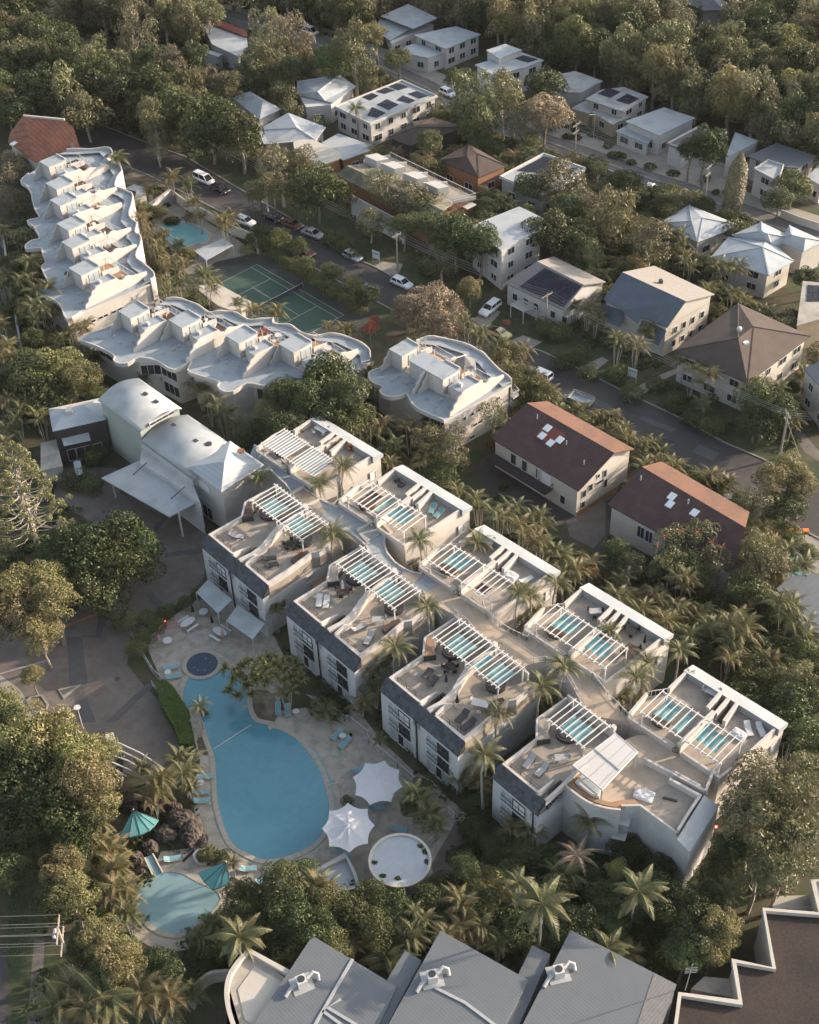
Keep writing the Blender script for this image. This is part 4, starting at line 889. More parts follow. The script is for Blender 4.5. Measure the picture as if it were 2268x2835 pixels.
par(rb, pts('s2', [(50,300),(90,500),(390,720),(830,1060)], 7.0)[0:1]+pts('s2', [(740,815)], 7.0), 0, 7.1, .3, 'front_wall', 'render_front')
# lower wall between the barrels and the canopy
MB().prism(pts('s2', [(50,300),(740,820),(830,1060),(400,740),(20,520)], 6.9), 0, 6.0).build('walls', 'render_front', rb)
cn = thing('entrance_canopy', 'wide flat pale canopy over the resort entrance, held by two slanting struts', 'canopy', tuple(ray('g', 900, 230, 0)))
q = [ray('s1', 862, 1463, 4.6), ray('s2', 423, 1290, 4.6), ray('s2', 825, 1062, 5.6), ray('s1', 1415, 1195, 5.6)]
MB().slab([(p.x,p.y,z) for p, z in zip(q, (4.5,4.5,5.3,5.3))], .18).build('roof', 'roof_white', cn)
for a, b in (((630,900,6.6),(440,1065,4.9)),((130,575,6.8),(-60,745,4.9))):
    p0, p1 = ray('s2',*a), ray('s2',*b); MB().tube([p0, p1], .07).build('strut', 'metal_dark', cn)
for p in (q[0].lerp(q[3], .25), q[1].lerp(q[2], .3), q[2]): MB().tube([(p.x,p.y,0),(p.x,p.y,4.6)], .16, 8).build('column', 'white_wall', cn)
# dark brick house with skillion roof left of reception
db = thing('brick_annex', 'dark brick two storey annex with pale roof and a pale awning', 'building', tuple(ray('s1', 500, 1100, 0)))
s1 = lambda L, z: [ray('s1', x, y, z) for x, y in L]
rf = s1([(75,432),(135,770),(940,590),(870,265)], 6.6); pk_ = ray('s1', 600, 385, 7.4); pk2 = ray('s1', 340, 440, 7.2)
zz = lambda p, z=6.5: (p.x,p.y,z)
MB().slab([zz(rf[0]),zz(rf[1]),(pk2.x,pk2.y,7.2)], .1).build('roof_slope', 'roof_white', db); MB().slab([zz(rf[1]),zz(rf[2]),(pk_.x,pk_.y,7.4),(pk2.x,pk2.y,7.2)], .1).build('roof_slope', 'roof_lines_x', db)
MB().slab([zz(rf[2]),zz(rf[3]),(pk_.x,pk_.y,7.4)], .1).build('roof_slope', 'roof_white', db); MB().slab([zz(rf[3]),zz(rf[0]),(pk2.x,pk2.y,7.2),(pk_.x,pk_.y,7.4)], .1).build('roof_slope', 'concrete_pale', db)
q = ray('s1', 385, 480, 7.2); MB().box((q.x,q.y,7.2), (1.0,1.2,.9), R(10)).build('chimney', 'white_wall', db)
c = sum((p.xy for p in rf), Vector((0,0)))/4; bw = [c+(p.xy-c)*.95 for p in rf]; MB().prism(bw, 0, 6.38).build('walls', 'brick_dark', db)
q = s1([(245,800),(300,965),(702,880),(655,715)], 4.8); MB().slab([(p.x,p.y,z) for p, z in zip(q,(5.0,4.4,4.4,5.0))], .08).build('awning', 'awning', db)
Lw = (bw[2]-bw[1]).length
for k in range(4): window(db, bw[1], bw[2], 1.2+k*1.35, 2.35+k*1.35, .2, 2.3, 'glass', 'white_paint', 0, name='glazed_door')
q = s1([(445,1225),(485,1435),(592,1415),(550,1210)], 2.6); sh_ = thing('awning', 'narrow pale blue awning over the seats in front of the dark brick annex', 'awning', (q[0].x,q[0].y,0))
MB().slab(q, .06).build('canopy', 'awning', sh_); [MB().tube([(p.x,p.y,0),(p.x,p.y,2.55)], .04).build('post', 'metal_dark', sh_) for p in (q[1], q[2])]
q = s1([(-40,950),(-40,1370),(290,1290),(195,895)], 3.2); lb = thing('low_building', 'low flat roofed concrete building left of the dark brick annex', 'building', (q[0].x,q[0].y,0))
MB().prism([p.xy for p in q], 3.0, 3.2).build('roof', 'concrete', lb); MB().prism([(sum((a.xy for a in q),Vector((0,0)))/4).lerp(p.xy,.95) for p in q], 0, 2.99).build('walls', 'house_grey', lb)

# ------------------------------------------------------------------ houses
def inset(P, f): c = sum((Vector(p) for p in P), Vector((0,0)))/len(P); return [c+(Vector(p)-c)*f for p in P]
def walls(t, P, z, m, f=.93, win=True, edges=None, z0=0, storeys=None, pane='glass'):
    P = [Vector(p) for p in P]
    if area(P) < 0: P = P[::-1]
    Q = inset(P, f); MB().prism(Q, z0, z).build('walls', m, t)
    n = len(Q)
    if not win: return Q
    for i in range(n):
        A, B = Q[i], Q[(i+1) % n]; L = (B-A).length; nx = Vector(((B-A).y, -(B-A).x))
        if nx.y > 0 or L < 3.2: continue     # only walls that face the viewer's side of town
        k = max(1, int(L/3.4)); st = storeys or max(1, int(round(z/3.0)))
        for s_ in range(st):
            zb = z*(s_)/st+.95
            if zb+1.1 > z-.15: continue
            for j in range(k):
                c = L*(j+.5)/k; w = rnd.choice((.6,.8,1.0)); window(t, A, B, c-w, c+w, zb, min(zb+1.25, z-.2), pane, 'white_paint', 1)
    return Q
def flat_house(label, c, L, z, roof, wall, tilt=0.0, cat='house', th=.25, solar=None, f=.93, win=True, group=None, over=None, up=False):
    q = [ray(c, x, y, z) for x, y in L]; b = sum((p.xy for p in q), Vector((0,0)))/len(q)
    t = thing('house', label, cat, (b.x,b.y,0), group)
    P = [p.xy for p in q]
    MB().prism(P, z-th, z).build('roof', roof, t)
    if up: MB().ribbon(inset(P,.97), .2, z, z+.35, True).build('parapet', 'white_wall', t)
    walls(t, P, z-th-.002, wall, f, win)
    return t
def panels(t, c, quad, z, nu, nv, fu=.96):
    """solar panels, one object each, on a quad given by four surveyed corners (x,y,z)"""
    q = [ray(c, *p) for p in quad]; nr = (q[1]-q[0]).cross(q[3]-q[0]).normalized()
    if nr.z < 0: nr = -nr
    for i in range(nu):
        for j in range(nv):
            co = []
            for u, v in ((i+.03,j+.03),(i+.97,j+.03),(i+.97,j+.97),(i+.03,j+.97)):
                p = q[0].lerp(q[1], u/nu).lerp(q[3].lerp(q[2], u/nu), v/nv)+nr*.1; co.append(p)
            MB().slab(co, .05).build('solar_panel', 'solar', t)
def slopes(t, c, P, faces, mats, th=.16, name='roof_slope'):
    V = [ray(c, *p) for p in P]
    for f, m in zip(faces, mats): MB().slab([V[i] for i in f], th).build(name, m, t)
    return V
# terracotta roofed building at the far left
V = [ray('a', *p) for p in ((140,692,11.5),(385,715,11.5),(440,765,10.2),(487,915,6.6),(208,965,5.6),(48,845,5.6),(60,790,6.5))]
t = thing('terracotta_roofed_building', 'steep terracotta tiled roof building behind the far left terraces', 'building', (V[4].x,V[4].y,0))
MB().slab([V[0],V[4],V[3],V[2],V[1]], .2).build('roof_slope', 'terracotta', t); MB().slab([V[0],V[6],V[5],V[4]], .2).build('roof_slope', 'terracotta', t)
far_ = [V[1]+Vector((-1.5,8,-5)), V[0]+Vector((-4,8,-5))]; MB().slab([V[0],V[1],far_[0],far_[1]], .2).build('roof_slope', 'terracotta', t)
MB().prism(inset([V[5].xy, V[4].xy, V[3].xy, far_[0].xy, far_[1].xy], .93), 0, 5.0).build('walls', 'house_cream', t)
MB().ribbon([V[0].xy, V[1].xy], .3, 11.4, 11.75).build('ridge_cap', 'white_wall', t)
q = ray('a', 432, 865, 7.9); MB().tube([q, q+Vector((.1,-.15,.1))], [.1,.5], 12).build('dish', 'metal_dark', t)
q = ray('a', 78, 845, 8.0); MB().box((q.x,q.y,7.6), (1.4,.9,.2), R(60)).build('skylight', 'skylight', t)
# maroon roofed houses
def gable_house(label, c, near, ridge, farr, ze, zr, zf, m1, m2, wallm, windows=True, extra=None, wf=.94):
    n0, n1 = ray(*near[0], ze), ray(*near[1], ze); r0, r1 = ray(*ridge[0], zr), ray(*ridge[1], zr); f0, f1 = ray(*farr[0], zf), ray(*farr[1], zf)
    t = thing('house', label, 'house', tuple((n0+n1)/2*Vector((1,1,0)) if False else (n0.x,n0.y,0)))
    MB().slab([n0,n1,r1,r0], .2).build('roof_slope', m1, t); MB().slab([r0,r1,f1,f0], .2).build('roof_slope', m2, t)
    P = [n0.xy, n1.xy, f1.xy, f0.xy]; Q = inset(P, wf); zb = min(ze, zf)-.25
    MB().prism(Q, 0, zb).build('walls', wallm, t)
    for a, b, r in ((1,2,r1),(0,3,r0)):   # gable ends
        A_, B_ = Q[a], Q[b]; rr = Vector((r.x,r.y)); cc = sum(Q, Vector((0,0)))/4; rr = cc+(rr-cc)*wf
        mb = MB(); d = (cc-rr).normalized()*.2
        v = [(A_.x,A_.y,zb),(B_.x,B_.y,zb),(B_.x,B_.y,zf-.22),(rr.x,rr.y,zr-.25),(A_.x,A_.y,ze-.22)]
        mb.add(v+[(x+d.x,y+d.y,z) for x, y, z in v], [(0,1,2,3,4),(9,8,7,6,5)]+[(i,5+i,5+(i+1)%5,(i+1)%5) for i in range(5)]); mb.build('gable', wallm, t)
    return t, Q, (n0,n1,r0,r1,f0,f1)
t, Q, (n0,n1,r0,r1,f0,f1) = gable_house('white house with maroon tiled roof and four skylights in a red patch', 'e', (('e',1338,1215),('i',290,128)), (('e',1550,1003),('f',503,1302)), (('f',105,992),('f',622,1278)), 5.4, 8.0, 6.9, 'tile_maroon', 'tile_maroon_sunlit', 'house_cream')
def onslope(a, b, c_, d, u, v): return a.lerp(b, u).lerp(d.lerp(c_, u), v)
def skylight(t, quad, u, v, w=1.0, l=1.1):
    p = onslope(*quad, u, v); e = (quad[1]-quad[0]).normalized()*w/2; g_ = (quad[3]-quad[0]).normalized()*l/2; nr = e.cross(g_).normalized()
    if nr.z < 0: nr = -nr
    MB().slab([p-e-g_+nr*.16, p+e-g_+nr*.16, p+e+g_+nr*.16, p-e+g_+nr*.16], .12).build('skylight', 'skylight', t)
S1 = (n0,n1,r1,r0)
def wpatch(t, quad, u0, u1, v0, v1, m):
    P = [onslope(*quad, u, v)+Vector((0,0,.03)) for u, v in ((u0,v0),(u1,v0),(u1,v1),(u0,v1))]; MB().slab(P, .02).build('replaced_tiles', m, t)
wpatch(t, S1, .30, .52, .50, .84, 'tile_red')
for u, v in ((.345,.76),(.36,.57),(.475,.53),(.52,.68)): skylight(t, S1, u, v)
for u, v in ((.20,.82),(.60,.66),(.86,.50)): p = onslope(*S1, u, v); MB().tube([p, p+Vector((0,0,.8))], .1, 6).build('vent_pipe', 'metal_pale', t)
w = Q[1], Q[2]; L = (w[1]-w[0]).length
for a, z, ww_, hh_ in ((1.0,2.9,.8,1.3),(2.3,3.4,.8,1.2),(5.3,4.3,.6,1.3),(3.8,3.7,1.6,.5),(5.6,2.2,.6,1.5),(1.0,.9,.7,1.2),(4.0,5.0,.5,.6)): window(t, w[0], w[1], a, a+ww_, z, z+hh_, 'glass', 'house_grey', 0)
w = Q[0], Q[1]; L = (w[1]-w[0]).length
for a in (3.2, 5.4, 8.2): window(t, w[0], w[1], a, a+1.0, 2.7, 4.6, 'glass', 'white_paint', 0)
for a in (8.5,): window(t, w[0], w[1], a, a+2.6, 2.7, 4.7, 'blind', 'white_paint', 3)
window(t, w[0], w[1], 13.0, 13.9, .9, 2.4, 'glass', 'white_paint', 0)
nn = Vector(((w[1]-w[0]).y, -(w[1]-w[0]).x)).normalized(); dd = (w[1]-w[0]).normalized()
bl = [w[0]-dd*.3, w[0]+dd*11.5, w[0]+dd*11.5+nn*1.7, w[0]-dd*.3+nn*1.7]; MB().prism(bl, 2.35, 2.55).build('balcony', 'brick_dark', t); railing(t, [bl[0],bl[3],bl[2],bl[1]], 2.55, .95, 'metal_dark', .3)
MB().ribbon([w[0]+dd*.1+nn*.0, w[1]], .12, 0, .01) if False else None
mb = MB(); mb.ribbon([Q[1]+(Q[1]-Q[2]).normalized()*-.02+ (Q[1]-Q[0]).normalized()*.06, Q[2]+(Q[1]-Q[0]).normalized()*.06], .1, 0, .8); mb.build('brick_plinth', 'brick_orange', t)
t, Q, (n0,n1,r0,r1,f0,f1) = gable_house('white house with maroon tiled roof and three skylights behind the red flowering tree', 'i', (('i',462,207),('i',1215,625)), (('f',668,1384),('i',1285,345)), (('f',785,1352),('i',1310,252)), 5.4, 8.0, 6.9, 'tile_maroon', 'tile_maroon_sunlit', 'house_cream')
S1 = (n0,n1,r1,r0)
for u, v in ((.36,.78),(.38,.62),(.58,.72)): skylight(t, S1, u, v)
for u, v in ((.07,.75),(.50,.82)): p = onslope(*S1, u, v); MB().tube([p, p+Vector((0,0,.8))], .12, 6).build('vent_pipe', 'metal_pale', t)
w = Q[0], Q[1]
for a in (4.6, 6.0): window(t, w[0], w[1], a, a+1.1, 2.4, 4.4, 'glass', 'white_paint', 1)
mb = MB(); p = onslope(*(r0,r1,f1,f0), .78, .6); mb.tube([p, p+Vector((0,0,2.2))], .04); 
for k in range(6): mb.beam(p+Vector((-.6,0,1.2+.18*k)), p+Vector((.6,.1,1.2+.18*k)), .03)
mb.build('tv_antenna', 'metal_pale', t)
# brown hip roof
def hip_house(label, c, eave, ridge, ze, zr, mats, wallm, faces=None, win=True, f=.92, cat='house'):
    e = [ray(c, x, y, ze) for x, y in eave]; r = [ray(c, x, y, zr) for x, y in ridge]
    b = sum((p.xy for p in e), Vector((0,0)))/len(e); t = thing('house', label, cat, (b.x,b.y,0))
    V = e+r
    if faces is None: faces = [(0,1,5,4),(1,2,5),(2,3,4,5),(3,0,4)] if len(r) == 2 else [(i,(i+1) % len(e),len(e)) for i in range(len(e))]
    for k, fc in enumerate(faces): MB().slab([V[i] for i in fc], .16).build('roof_slope', mats[k % len(mats)], t)
    for i, j in [(i, len(e)+(0 if len(r) == 1 else (0 if i in (0,3) else 1))) for i in range(len(e))]:
        MB().beam(V[i]+Vector((0,0,.05)), V[j]+Vector((0,0,.05)), .22, .1).build('hip_cap', mats[-1], t)
    walls(t, [p.xy for p in e], ze-.25, wallm, f, win); return t, V
t, V = hip_house('large house with brown tiled hip roof across the street', 'f', [(860,690),(1298,885),(1676,605),(1243,408)], [(1243,617),(1333,548)], 6.2, 9.4, ['tile_brown'], 'house_cream', faces=[(0,1,4),(1,2,5,4),(2,3,5),(3,0,4,5)])
p = ray('f', 1248, 572, 9.0); MB().lathe([(.25,0),(.25,.4),(.42,.5),(.42,.8),(.2,1.0)], (p.x,p.y,8.7), 10).build('roof_ventilator', 'white_paint', t)
p = ray('f', 1288, 640, 8.9); MB().box((p.x,p.y,8.75), (.9,.6,.35), .3).build('vent_box', 'skylight', t)
# blue and sand coloured roof
t = thing('house', 'two storey house, slate blue near roof slope and sandy far slope', 'house', tuple(ray('f', 700, 700, 0)))
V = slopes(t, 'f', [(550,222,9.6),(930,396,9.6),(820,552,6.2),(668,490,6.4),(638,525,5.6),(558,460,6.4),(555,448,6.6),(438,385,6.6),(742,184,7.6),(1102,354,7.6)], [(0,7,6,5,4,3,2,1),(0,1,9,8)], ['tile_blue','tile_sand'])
slopes(t, 'f', [(452,402,5.4),(556,458,5.4),(540,548,3.6),(386,480,3.6)], [(0,3,2,1)], ['tile_blue']); slopes(t, 'f', [(672,503,5.4),(815,572,5.4),(772,662,3.6),(640,575,3.6)], [(0,3,2,1)], ['tile_blue'])
wq = [ray('f',440,392,6).xy, ray('f',815,556,6).xy, ray('f',1095,360,7.4).xy, ray('f',745,190,7.4).xy]; Q = inset(wq, .95); MB().prism(Q, 0, 5.9).build('walls', 'house_cream', t)
cc = sum(Q, Vector((0,0)))/4; rr = cc+(ray('f',930,396,9.6).xy-cc)*.95
MB().add([(Q[1].x,Q[1].y,5.8),(Q[2].x,Q[2].y,5.8),(Q[2].x,Q[2].y,7.3),(rr.x,rr.y,9.3),(Q[1].x,Q[1].y,6.0)], [(0,1,2,3,4)]).build('gable', 'house_cream', t)
L = (Q[2]-Q[1]).length
for a in (.18,.38,.58,.8): window(t, Q[1], Q[2], a*L, a*L+.9, 3.6, 4.9, 'glass', 'white_paint', 0); window(t, Q[1], Q[2], a*L, a*L+.9, 1.0, 2.2, 'glass', 'white_paint', 0)
p = ray('f', 780, 285, 9.0); MB().box((p.x,p.y,8.9), (.5,.7,1.3), .2).build('flue', 'metal_dark', t)
# house with the big solar array
t = thing('house', 'white house with dark grey roof almost filled by a solar array', 'house', tuple(ray('f', 100, 400, 0)))
P6 = [('f',42,158,6.6),('f',322,298,6.6),('f',198,446,4.4),('e',1418,286,4.4),('f',140,128,5.2),('f',452,280,5.2)]
V = [ray(*p) for p in P6]
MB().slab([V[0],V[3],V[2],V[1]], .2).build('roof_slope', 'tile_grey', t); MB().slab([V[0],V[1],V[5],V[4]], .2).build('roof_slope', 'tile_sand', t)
lp = ray('e',1560,160,5.6)
Q = inset([V[3].xy,V[2].xy,V[5].xy,V[4].xy], .94); MB().prism(Q, 0, 4.15).build('walls', 'house_white', t)
cc = sum(Q, Vector((0,0)))/4
for ri, a, b in ((1,1,2),(0,0,3)):
    rr = cc+(V[ri].xy-cc)*.94; MB().add([(Q[a].x,Q[a].y,4.1),(Q[b].x,Q[b].y,4.1),(Q[b].x,Q[b].y,4.95),(rr.x,rr.y,6.3),(Q[a].x,Q[a].y,4.2)], [(0,1,2,3,4)]).build('gable', 'house_white', t)
for i in range(9):
    for j in range(4):
        co = [onslope(V[3],V[2],V[1],V[0], .22+.76*(i+a)/9, .06+.86*(j+b)/4)+Vector((0,0,.1)) for a, b in ((.03,.03),(.97,.03),(.97,.97),(.03,.97))]; MB().slab(co, .05).build('solar_panel', 'solar', t)
L = (Q[1]-Q[0]).length
for a in (1.2, 3.6, 5.8, 9.5, 12): window(t, Q[0], Q[1], a, a+1.0, 1.6, 2.9, 'glass', 'white_paint', 0)
z3 = 2.7; q = [ray('e', x, y, z3) for x, y in ((1455,415),(1530,455),(1608,430),(1530,390))]
pg = thing('garden_pergola', 'small white timber pergola on the lawn of the solar panelled house', 'pergola', (q[0].x,q[0].y,0))
for k in range(8): MB().beam(q[0].lerp(q[1], k/7), q[3].lerp(q[2], k/7), .1).build('rafter', 'white_paint', pg)
MB().beam(q[0]+Vector((0,0,-.08)), q[1]+Vector((0,0,-.08)), .14).build('beam', 'white_paint', pg); MB().beam(q[3]+Vector((0,0,-.08)), q[2]+Vector((0,0,-.08)), .14).build('beam', 'white_paint', pg)
for p in q: MB().box((p.x,p.y,1.3), (.15,.15,2.6)).build('post', 'white_paint', pg)
# white flat roofed flats between the trees
t = flat_house('tall white flats with a plain flat roof shaded at one end', 'e', [(1210,-52),(1505,-170),(1650,-100),(1630,-30),(1395,90)], 8.5, 'roof_white', 'house_white', cat='flats', up=False)
# long block with mossy roof and roof terraces
t = thing('flats', 'long block of flats with mossy hip roof and a row of white roof terraces', 'flats', tuple(ray('b', 700, 1300, 0)))
V = slopes(t, 'b', [(410,1042,5.0),(475,988,7.0),(1050,1255,7.0),(1010,1345,5.0),(575,975,6.6),(1110,1215,6.6)], [(0,3,2,1),(1,2,5,4)], ['tile_moss','tile_moss'])
dk = [ray('b', x, y, 6.3).xy for x, y in ((575,972),(1110,1215),(1245,1185),(735,938))]; MB().prism(dk, 6.0, 6.3).build('terrace_floor', 'terrace', t)
Q = inset([ray('b',412,1045,5).xy, ray('b',1010,1345,5).xy, ray('b',1245,1190,5.8).xy, ray('b',735,940,5.8).xy], .97); MB().prism(Q, 0, 4.8).build('walls', 'brick_orange', t)
MB().ribbon([ray('b',500,1160,4.6).xy, ray('b',820,1330,4.6).xy], .2, 0, 4.6).build('white_front', 'house_white', t)
for u in (0, .2, .45, .68, 1): 
    a, b = dk[0].lerp(dk[1], u), dk[3].lerp(dk[2], u); MB().ribbon([a, b], .2, 6.3, [7.9, 7.0] if u not in (0,1) else [6.9,6.9]).build('divider_wall', 'white_wall', t)
for u in (0, .2, .45, .68): a, b = dk[0].lerp(dk[1], u+.02), dk[0].lerp(dk[1], u+.16); c_, d_ = dk[3].lerp(dk[2], u+.16), dk[3].lerp(dk[2], u+.02); MB().prism([a, b, b.lerp(c_,.45), a.lerp(d_,.45)], 6.305, 8.0).build('roof_box', 'white_wall', t)
railing(t, [dk[3], dk[2]], 6.3, 1.1); railing(t, [dk[2], dk[1]], 6.3, 1.1)
for z in (.2, 3.0): q = Q[1].lerp(Q[2], .8); MB().box((q.x+.6,q.y-.3,z+2.6-.2), (2.4,1.2,.15), R(40)).build('balcony', 'white_wall', t)
hip_house('orange brick house with brown hip roof behind the mossy roofed flats', 'b', [(1018,955),(1262,1058),(1432,990),(1205,858)], [(1195,935),(1255,915)], 4.6, 6.6, ['tile_brown'], 'brick_orange')
t = flat_house('white flat roofed house with two long banks of dark solar panels', 'b', [(1382,1058),(1650,918),(1905,1008),(1815,1085),(1640,1170)], 4.6, 'roof_white', 'house_grey', up=True)
panels(t, 'b', [(1490,1020,4.6),(1640,1075-40,4.6),(1760,960,4.6),(1650,935,4.6)], 4.6, 3, 7); panels(t, 'c', [(130,1025,4.6),(175,1050,4.6),(225,995,4.6),(190,980,4.6)], 4.6, 2, 3); panels(t, 'c', [(185,1040,4.6),(225,1060,4.6),(285,1010,4.6),(250,1000,4.6)], 4.6, 2, 3)
# white house with six solar banks and its blue roofed neighbour
t = flat_house('big white house with six separate banks of solar panels on its flat roof', 'b', [(395,642),(805,480),(1022,575),(612,748)], 5.2, 'roof_white', 'house_white', up=True)
for L in ([(548,572),(618,600),(665,572),(600,545)], [(645,545),(705,560),(765,540),(700,520)], [(720,515),(785,540),(845,520),(775,495)], [(598,690),(655,705),(710,675),(625,640)], [(655,625),(725,658),(785,625),(715,592)], [(775,598),(850,618),(885,600),(810,570)], [(840,560),(910,590),(965,572),(890,545)]):
    panels(t, 'b', [(x,y,5.2) for x, y in L], 5.2, 4, 3)
t = thing('house', 'pale blue ridged roof house in front of two parked white cars', 'house', tuple(ray('b', 330, 600, 0)))
slopes(t, 'b', [(175,560,4.6),(300,545,6.2),(345,600,4.6),(190,640,3.8),(430,445,6.2),(530,515,4.8),(390,612,4.6),(180,482,4.8)], [(0,2,1),(1,2,6,5,4),(0,1,4,7)], ['roof_lines_x','roof_lines','roof_lines_x'])
walls(t, [ray('b',x,y,4.4).xy for x, y in ((180,570),(225,640),(385,625),(525,520),(430,455),(185,490))], 4.2, 'house_white', .93)
t = thing('house', 'small white gabled roof house half hidden left of the solar roofed house', 'house', tuple(ray('a', 1530, 680, 0)))
slopes(t, 'a', [(1385,582,4.0),(1490,545,5.6),(1680,650,4.4),(1550,712,4.0),(1570,600,5.6)], [(0,3,4,1),(1,4,2),(3,2,4)], ['roof_lines','roof_lines_x','roof_lines']); walls(t, [ray('a',x,y,3.9).xy for x, y in ((1390,590),(1550,712),(1678,652),(1500,560))], 3.8, 'house_white', .93)
t = thing('house', 'house with pale blue and white crossed gables near the leafy street corner', 'house', tuple(ray('b', 150, 800, 0)))
slopes(t, 'b', [(-60,775,4.0),(125,672,5.6),(350,758,4.4),(290,835,4.0),(175,760,5.2),(-20,860,3.8)], [(0,4,1),(1,4,3,2),(0,5,3,4)], ['roof_lines_x','roof_lines','roof_lines']); walls(t, [ray('b',x,y,3.9).xy for x, y in ((-50,780),(-10,850),(285,830),(345,762),(130,690))], 3.8, 'house_cream', .93)
flat_house('low house with pinkish flat roof and two blue roof hatches', 'b', [(155,850),(232,812),(446,912),(440,942),(300,998),(165,922)], 4.0, 'concrete_pale', 'brick_orange', f=.94)
flat_house('low white roofed house beside the pinkish flat roof', 'b', [(325,850),(425,795),(642,872),(600,905),(450,955)], 3.6, 'roof_white', 'brick_orange')
# far houses up the hill street
t = thing('house', 'farthest white roofed house under the wood, broad split roof', 'house', tuple(ray('b', 840, 200, 0)))
slopes(t, 'b', [(678,95,5.0),(842,22,6.0),(1016,106,5.0),(870,170,5.2),(740,110,5.6)], [(0,3,2,1)], ['roof_lines']); slopes(t, 'b', [(672,110,4.2),(870,160,4.2),(735,240,3.4),(640,180,3.4)], [(0,3,2,1)], ['roof_lines_x'])
walls(t, [ray('b',x,y,4.6).xy for x, y in ((680,100),(730,235),(880,170),(1010,110),(842,32))], 3.2, 'house_white', .9)
t = flat_house('white roofed house with raised second roof, second from the wood', 'b', [(876,208),(1125,155),(1275,203),(1065,290)], 5.0, 'roof_lines', 'house_white')
flat_house('lower garage roof in front of the raised white roof', 'b', [(780,290),(880,258),(1068,312),(960,345),(870,325)], 3.6, 'roof_lines_x', 'house_white', f=.95, cat='garage')
t = flat_house('small upper white roof beside the two storey house with balconies', 'b', [(1308,298),(1420,260),(1522,297),(1385,348)], 7.2, 'roof_lines', 'house_white')
t = flat_house('two storey white house with balconies and dark solar panels near the wood', 'b', [(1240,385),(1500,305),(1652,358),(1535,402),(1350,445)], 5.8, 'roof_lines', 'house_white')
panels(t, 'b', [(1480,350,5.8),(1555,375,5.8),(1615,355,5.8),(1530,330,5.8)], 5.8, 4, 3)
flat_house('grey roofed house with a skylight behind the round green tree', 'c', [(88,462),(268,422),(434,482),(300,552),(215,548)], 4.6, 'roof_aged', 'house_grey')
t = flat_house('grey roofed house with black solar banks, third from the right wood edge', 'c', [(330,590),(425,535),(560,518),(706,575),(562,665)], 4.8, 'roof_aged', 'house_cream')
panels(t, 'c', [(400,560,4.8),(480,585,4.8),(540,550,4.8),(470,525,4.8)], 4.8, 4, 3); panels(t, 'c', [(510,600,4.8),(590,625,4.8),(650,590,4.8),(580,560,4.8)], 4.8, 4, 3)
t = flat_house('low carport roof in front of the solar banked grey house', 'c', [(365,668),(430,640),(600,695),(492,742)], 3.0, 'roof_aged', 'brick_tan', cat='carport')
flat_house('small brown garage left of the low carport', 'c', [(245,645),(330,600),(432,632),(350,675)], 3.0, 'roof_aged', 'brick_tan', cat='garage', win=False)
t = flat_house('white house with clean pale flat roof and small black hatch', 'c', [(568,722),(800,640),(988,702),(772,808)], 4.6, 'roof_white', 'house_white')
t2 = flat_house('white front porch roof below the clean pale flat roof', 'c', [(510,782),(580,745),(752,800),(702,858)], 2.9, 'roof_lines', 'house_white', cat='porch', f=.9)
t = flat_house('white box house with sunken dark roof panels behind the dark pine', 'c', [(820,860),(1005,762),(1060,782),(905,892)], 4.4, 'solar_frame', 'house_white', up=True)
flat_house('pale blue roofed house behind the narrow brown cypress', 'c', [(1165,942),(1225,788),(1366,840)], 4.6, 'roof_lines', 'house_white')
flat_house('wide grey roofed house at the right end of the wood', 'c', [(1300,930),(1470,852),(1712,930),(1600,1003),(1440,990)], 4.8, 'roof_grey2', 'house_cream')
t = flat_house('white modern house front with open balcony below the wide grey roof', 'c', [(1335,1012),(1420,960),(1515,990),(1480,1090)], 5.2, 'roof_white', 'house_white', up=True)
flat_house('white roof at the right edge beside the far street', 'c', [(1655,1060),(1740,960),(1800,1040),(1740,1110)], 4.0, 'roof_lines', 'house_white')
hip_house('white hip roofed house with two blue vents beside the far street', 'c', [(770,1330),(1000,1445),(1255,1345),(950,1222)], [(965,1320),(1030,1300)], 4.0, 5.6, ['roof_lines','roof_lines_x'], 'house_cream')
t, V = hip_house('largest blue-white roofed house, front hip with verandah', 'f', [(1080,132),(1425,242),(1575,155),(1420,20),(1180,15)], [(1388,72)], 5.0, 7.0, ['roof_lines','roof_lines_x'], 'house_cream')
hip_house('left back hip of the largest blue-white roofed house', 'c', [(1205,1402),(1445,1470),(1590,1425),(1380,1325)], [(1385,1380),(1420,1395)], 5.2, 7.2, ['roof_lines_x','roof_lines'], 'house_cream', win=False)
hip_house('right back hip of the largest blue-white roofed house', 'c', [(1480,1440),(1630,1500),(1760,1440),(1550,1345)], [(1560,1400),(1640,1420)], 5.2, 7.0, ['roof_lines','roof_lines_x'], 'house_cream', win=False)
t = thing('house', 'tan house, green awning side, hidden low behind the front palms near the street bend', 'house', tuple(ray('b', 830, 830, 0))) if False else None
hip_house('dark brown double hip roof house behind the white solar house', 'b', [(725,820),(850,870),(1180,760),(1000,700),(870,725)], [(880,760)], 3.6, 5.0, ['tile_brown'], 'brick_dark', win=False)
t = flat_house('grey house at the right edge with four blue solar panels', 'f', [(1628,275),(1780,290),(1780,490),(1592,540)], 5.6, 'concrete', 'brick_tan', win=False)
panels(t, 'f', [(1650,400,5.6),(1750,400,5.6),(1750,305,5.6),(1655,300,5.6)], 5.6, 3, 2)
t = thing('house', 'white two storey house cut off by the right edge below the brown hip roof', 'house', tuple(ray('f', 1700, 1200, 0)))
slopes(t, 'f', [(1632,795,6.2),(1790,730,7.0),(1790,1010,6.2),(1725,900,6.2)], [(0,3,2,1)], ['tile_blue'])
Q = walls(t, [ray('f',x,y,6).xy for x, y in ((1640,810),(1730,920),(1790,1010),(1900,980),(1800,740))], 5.9, 'house_cream', .97)
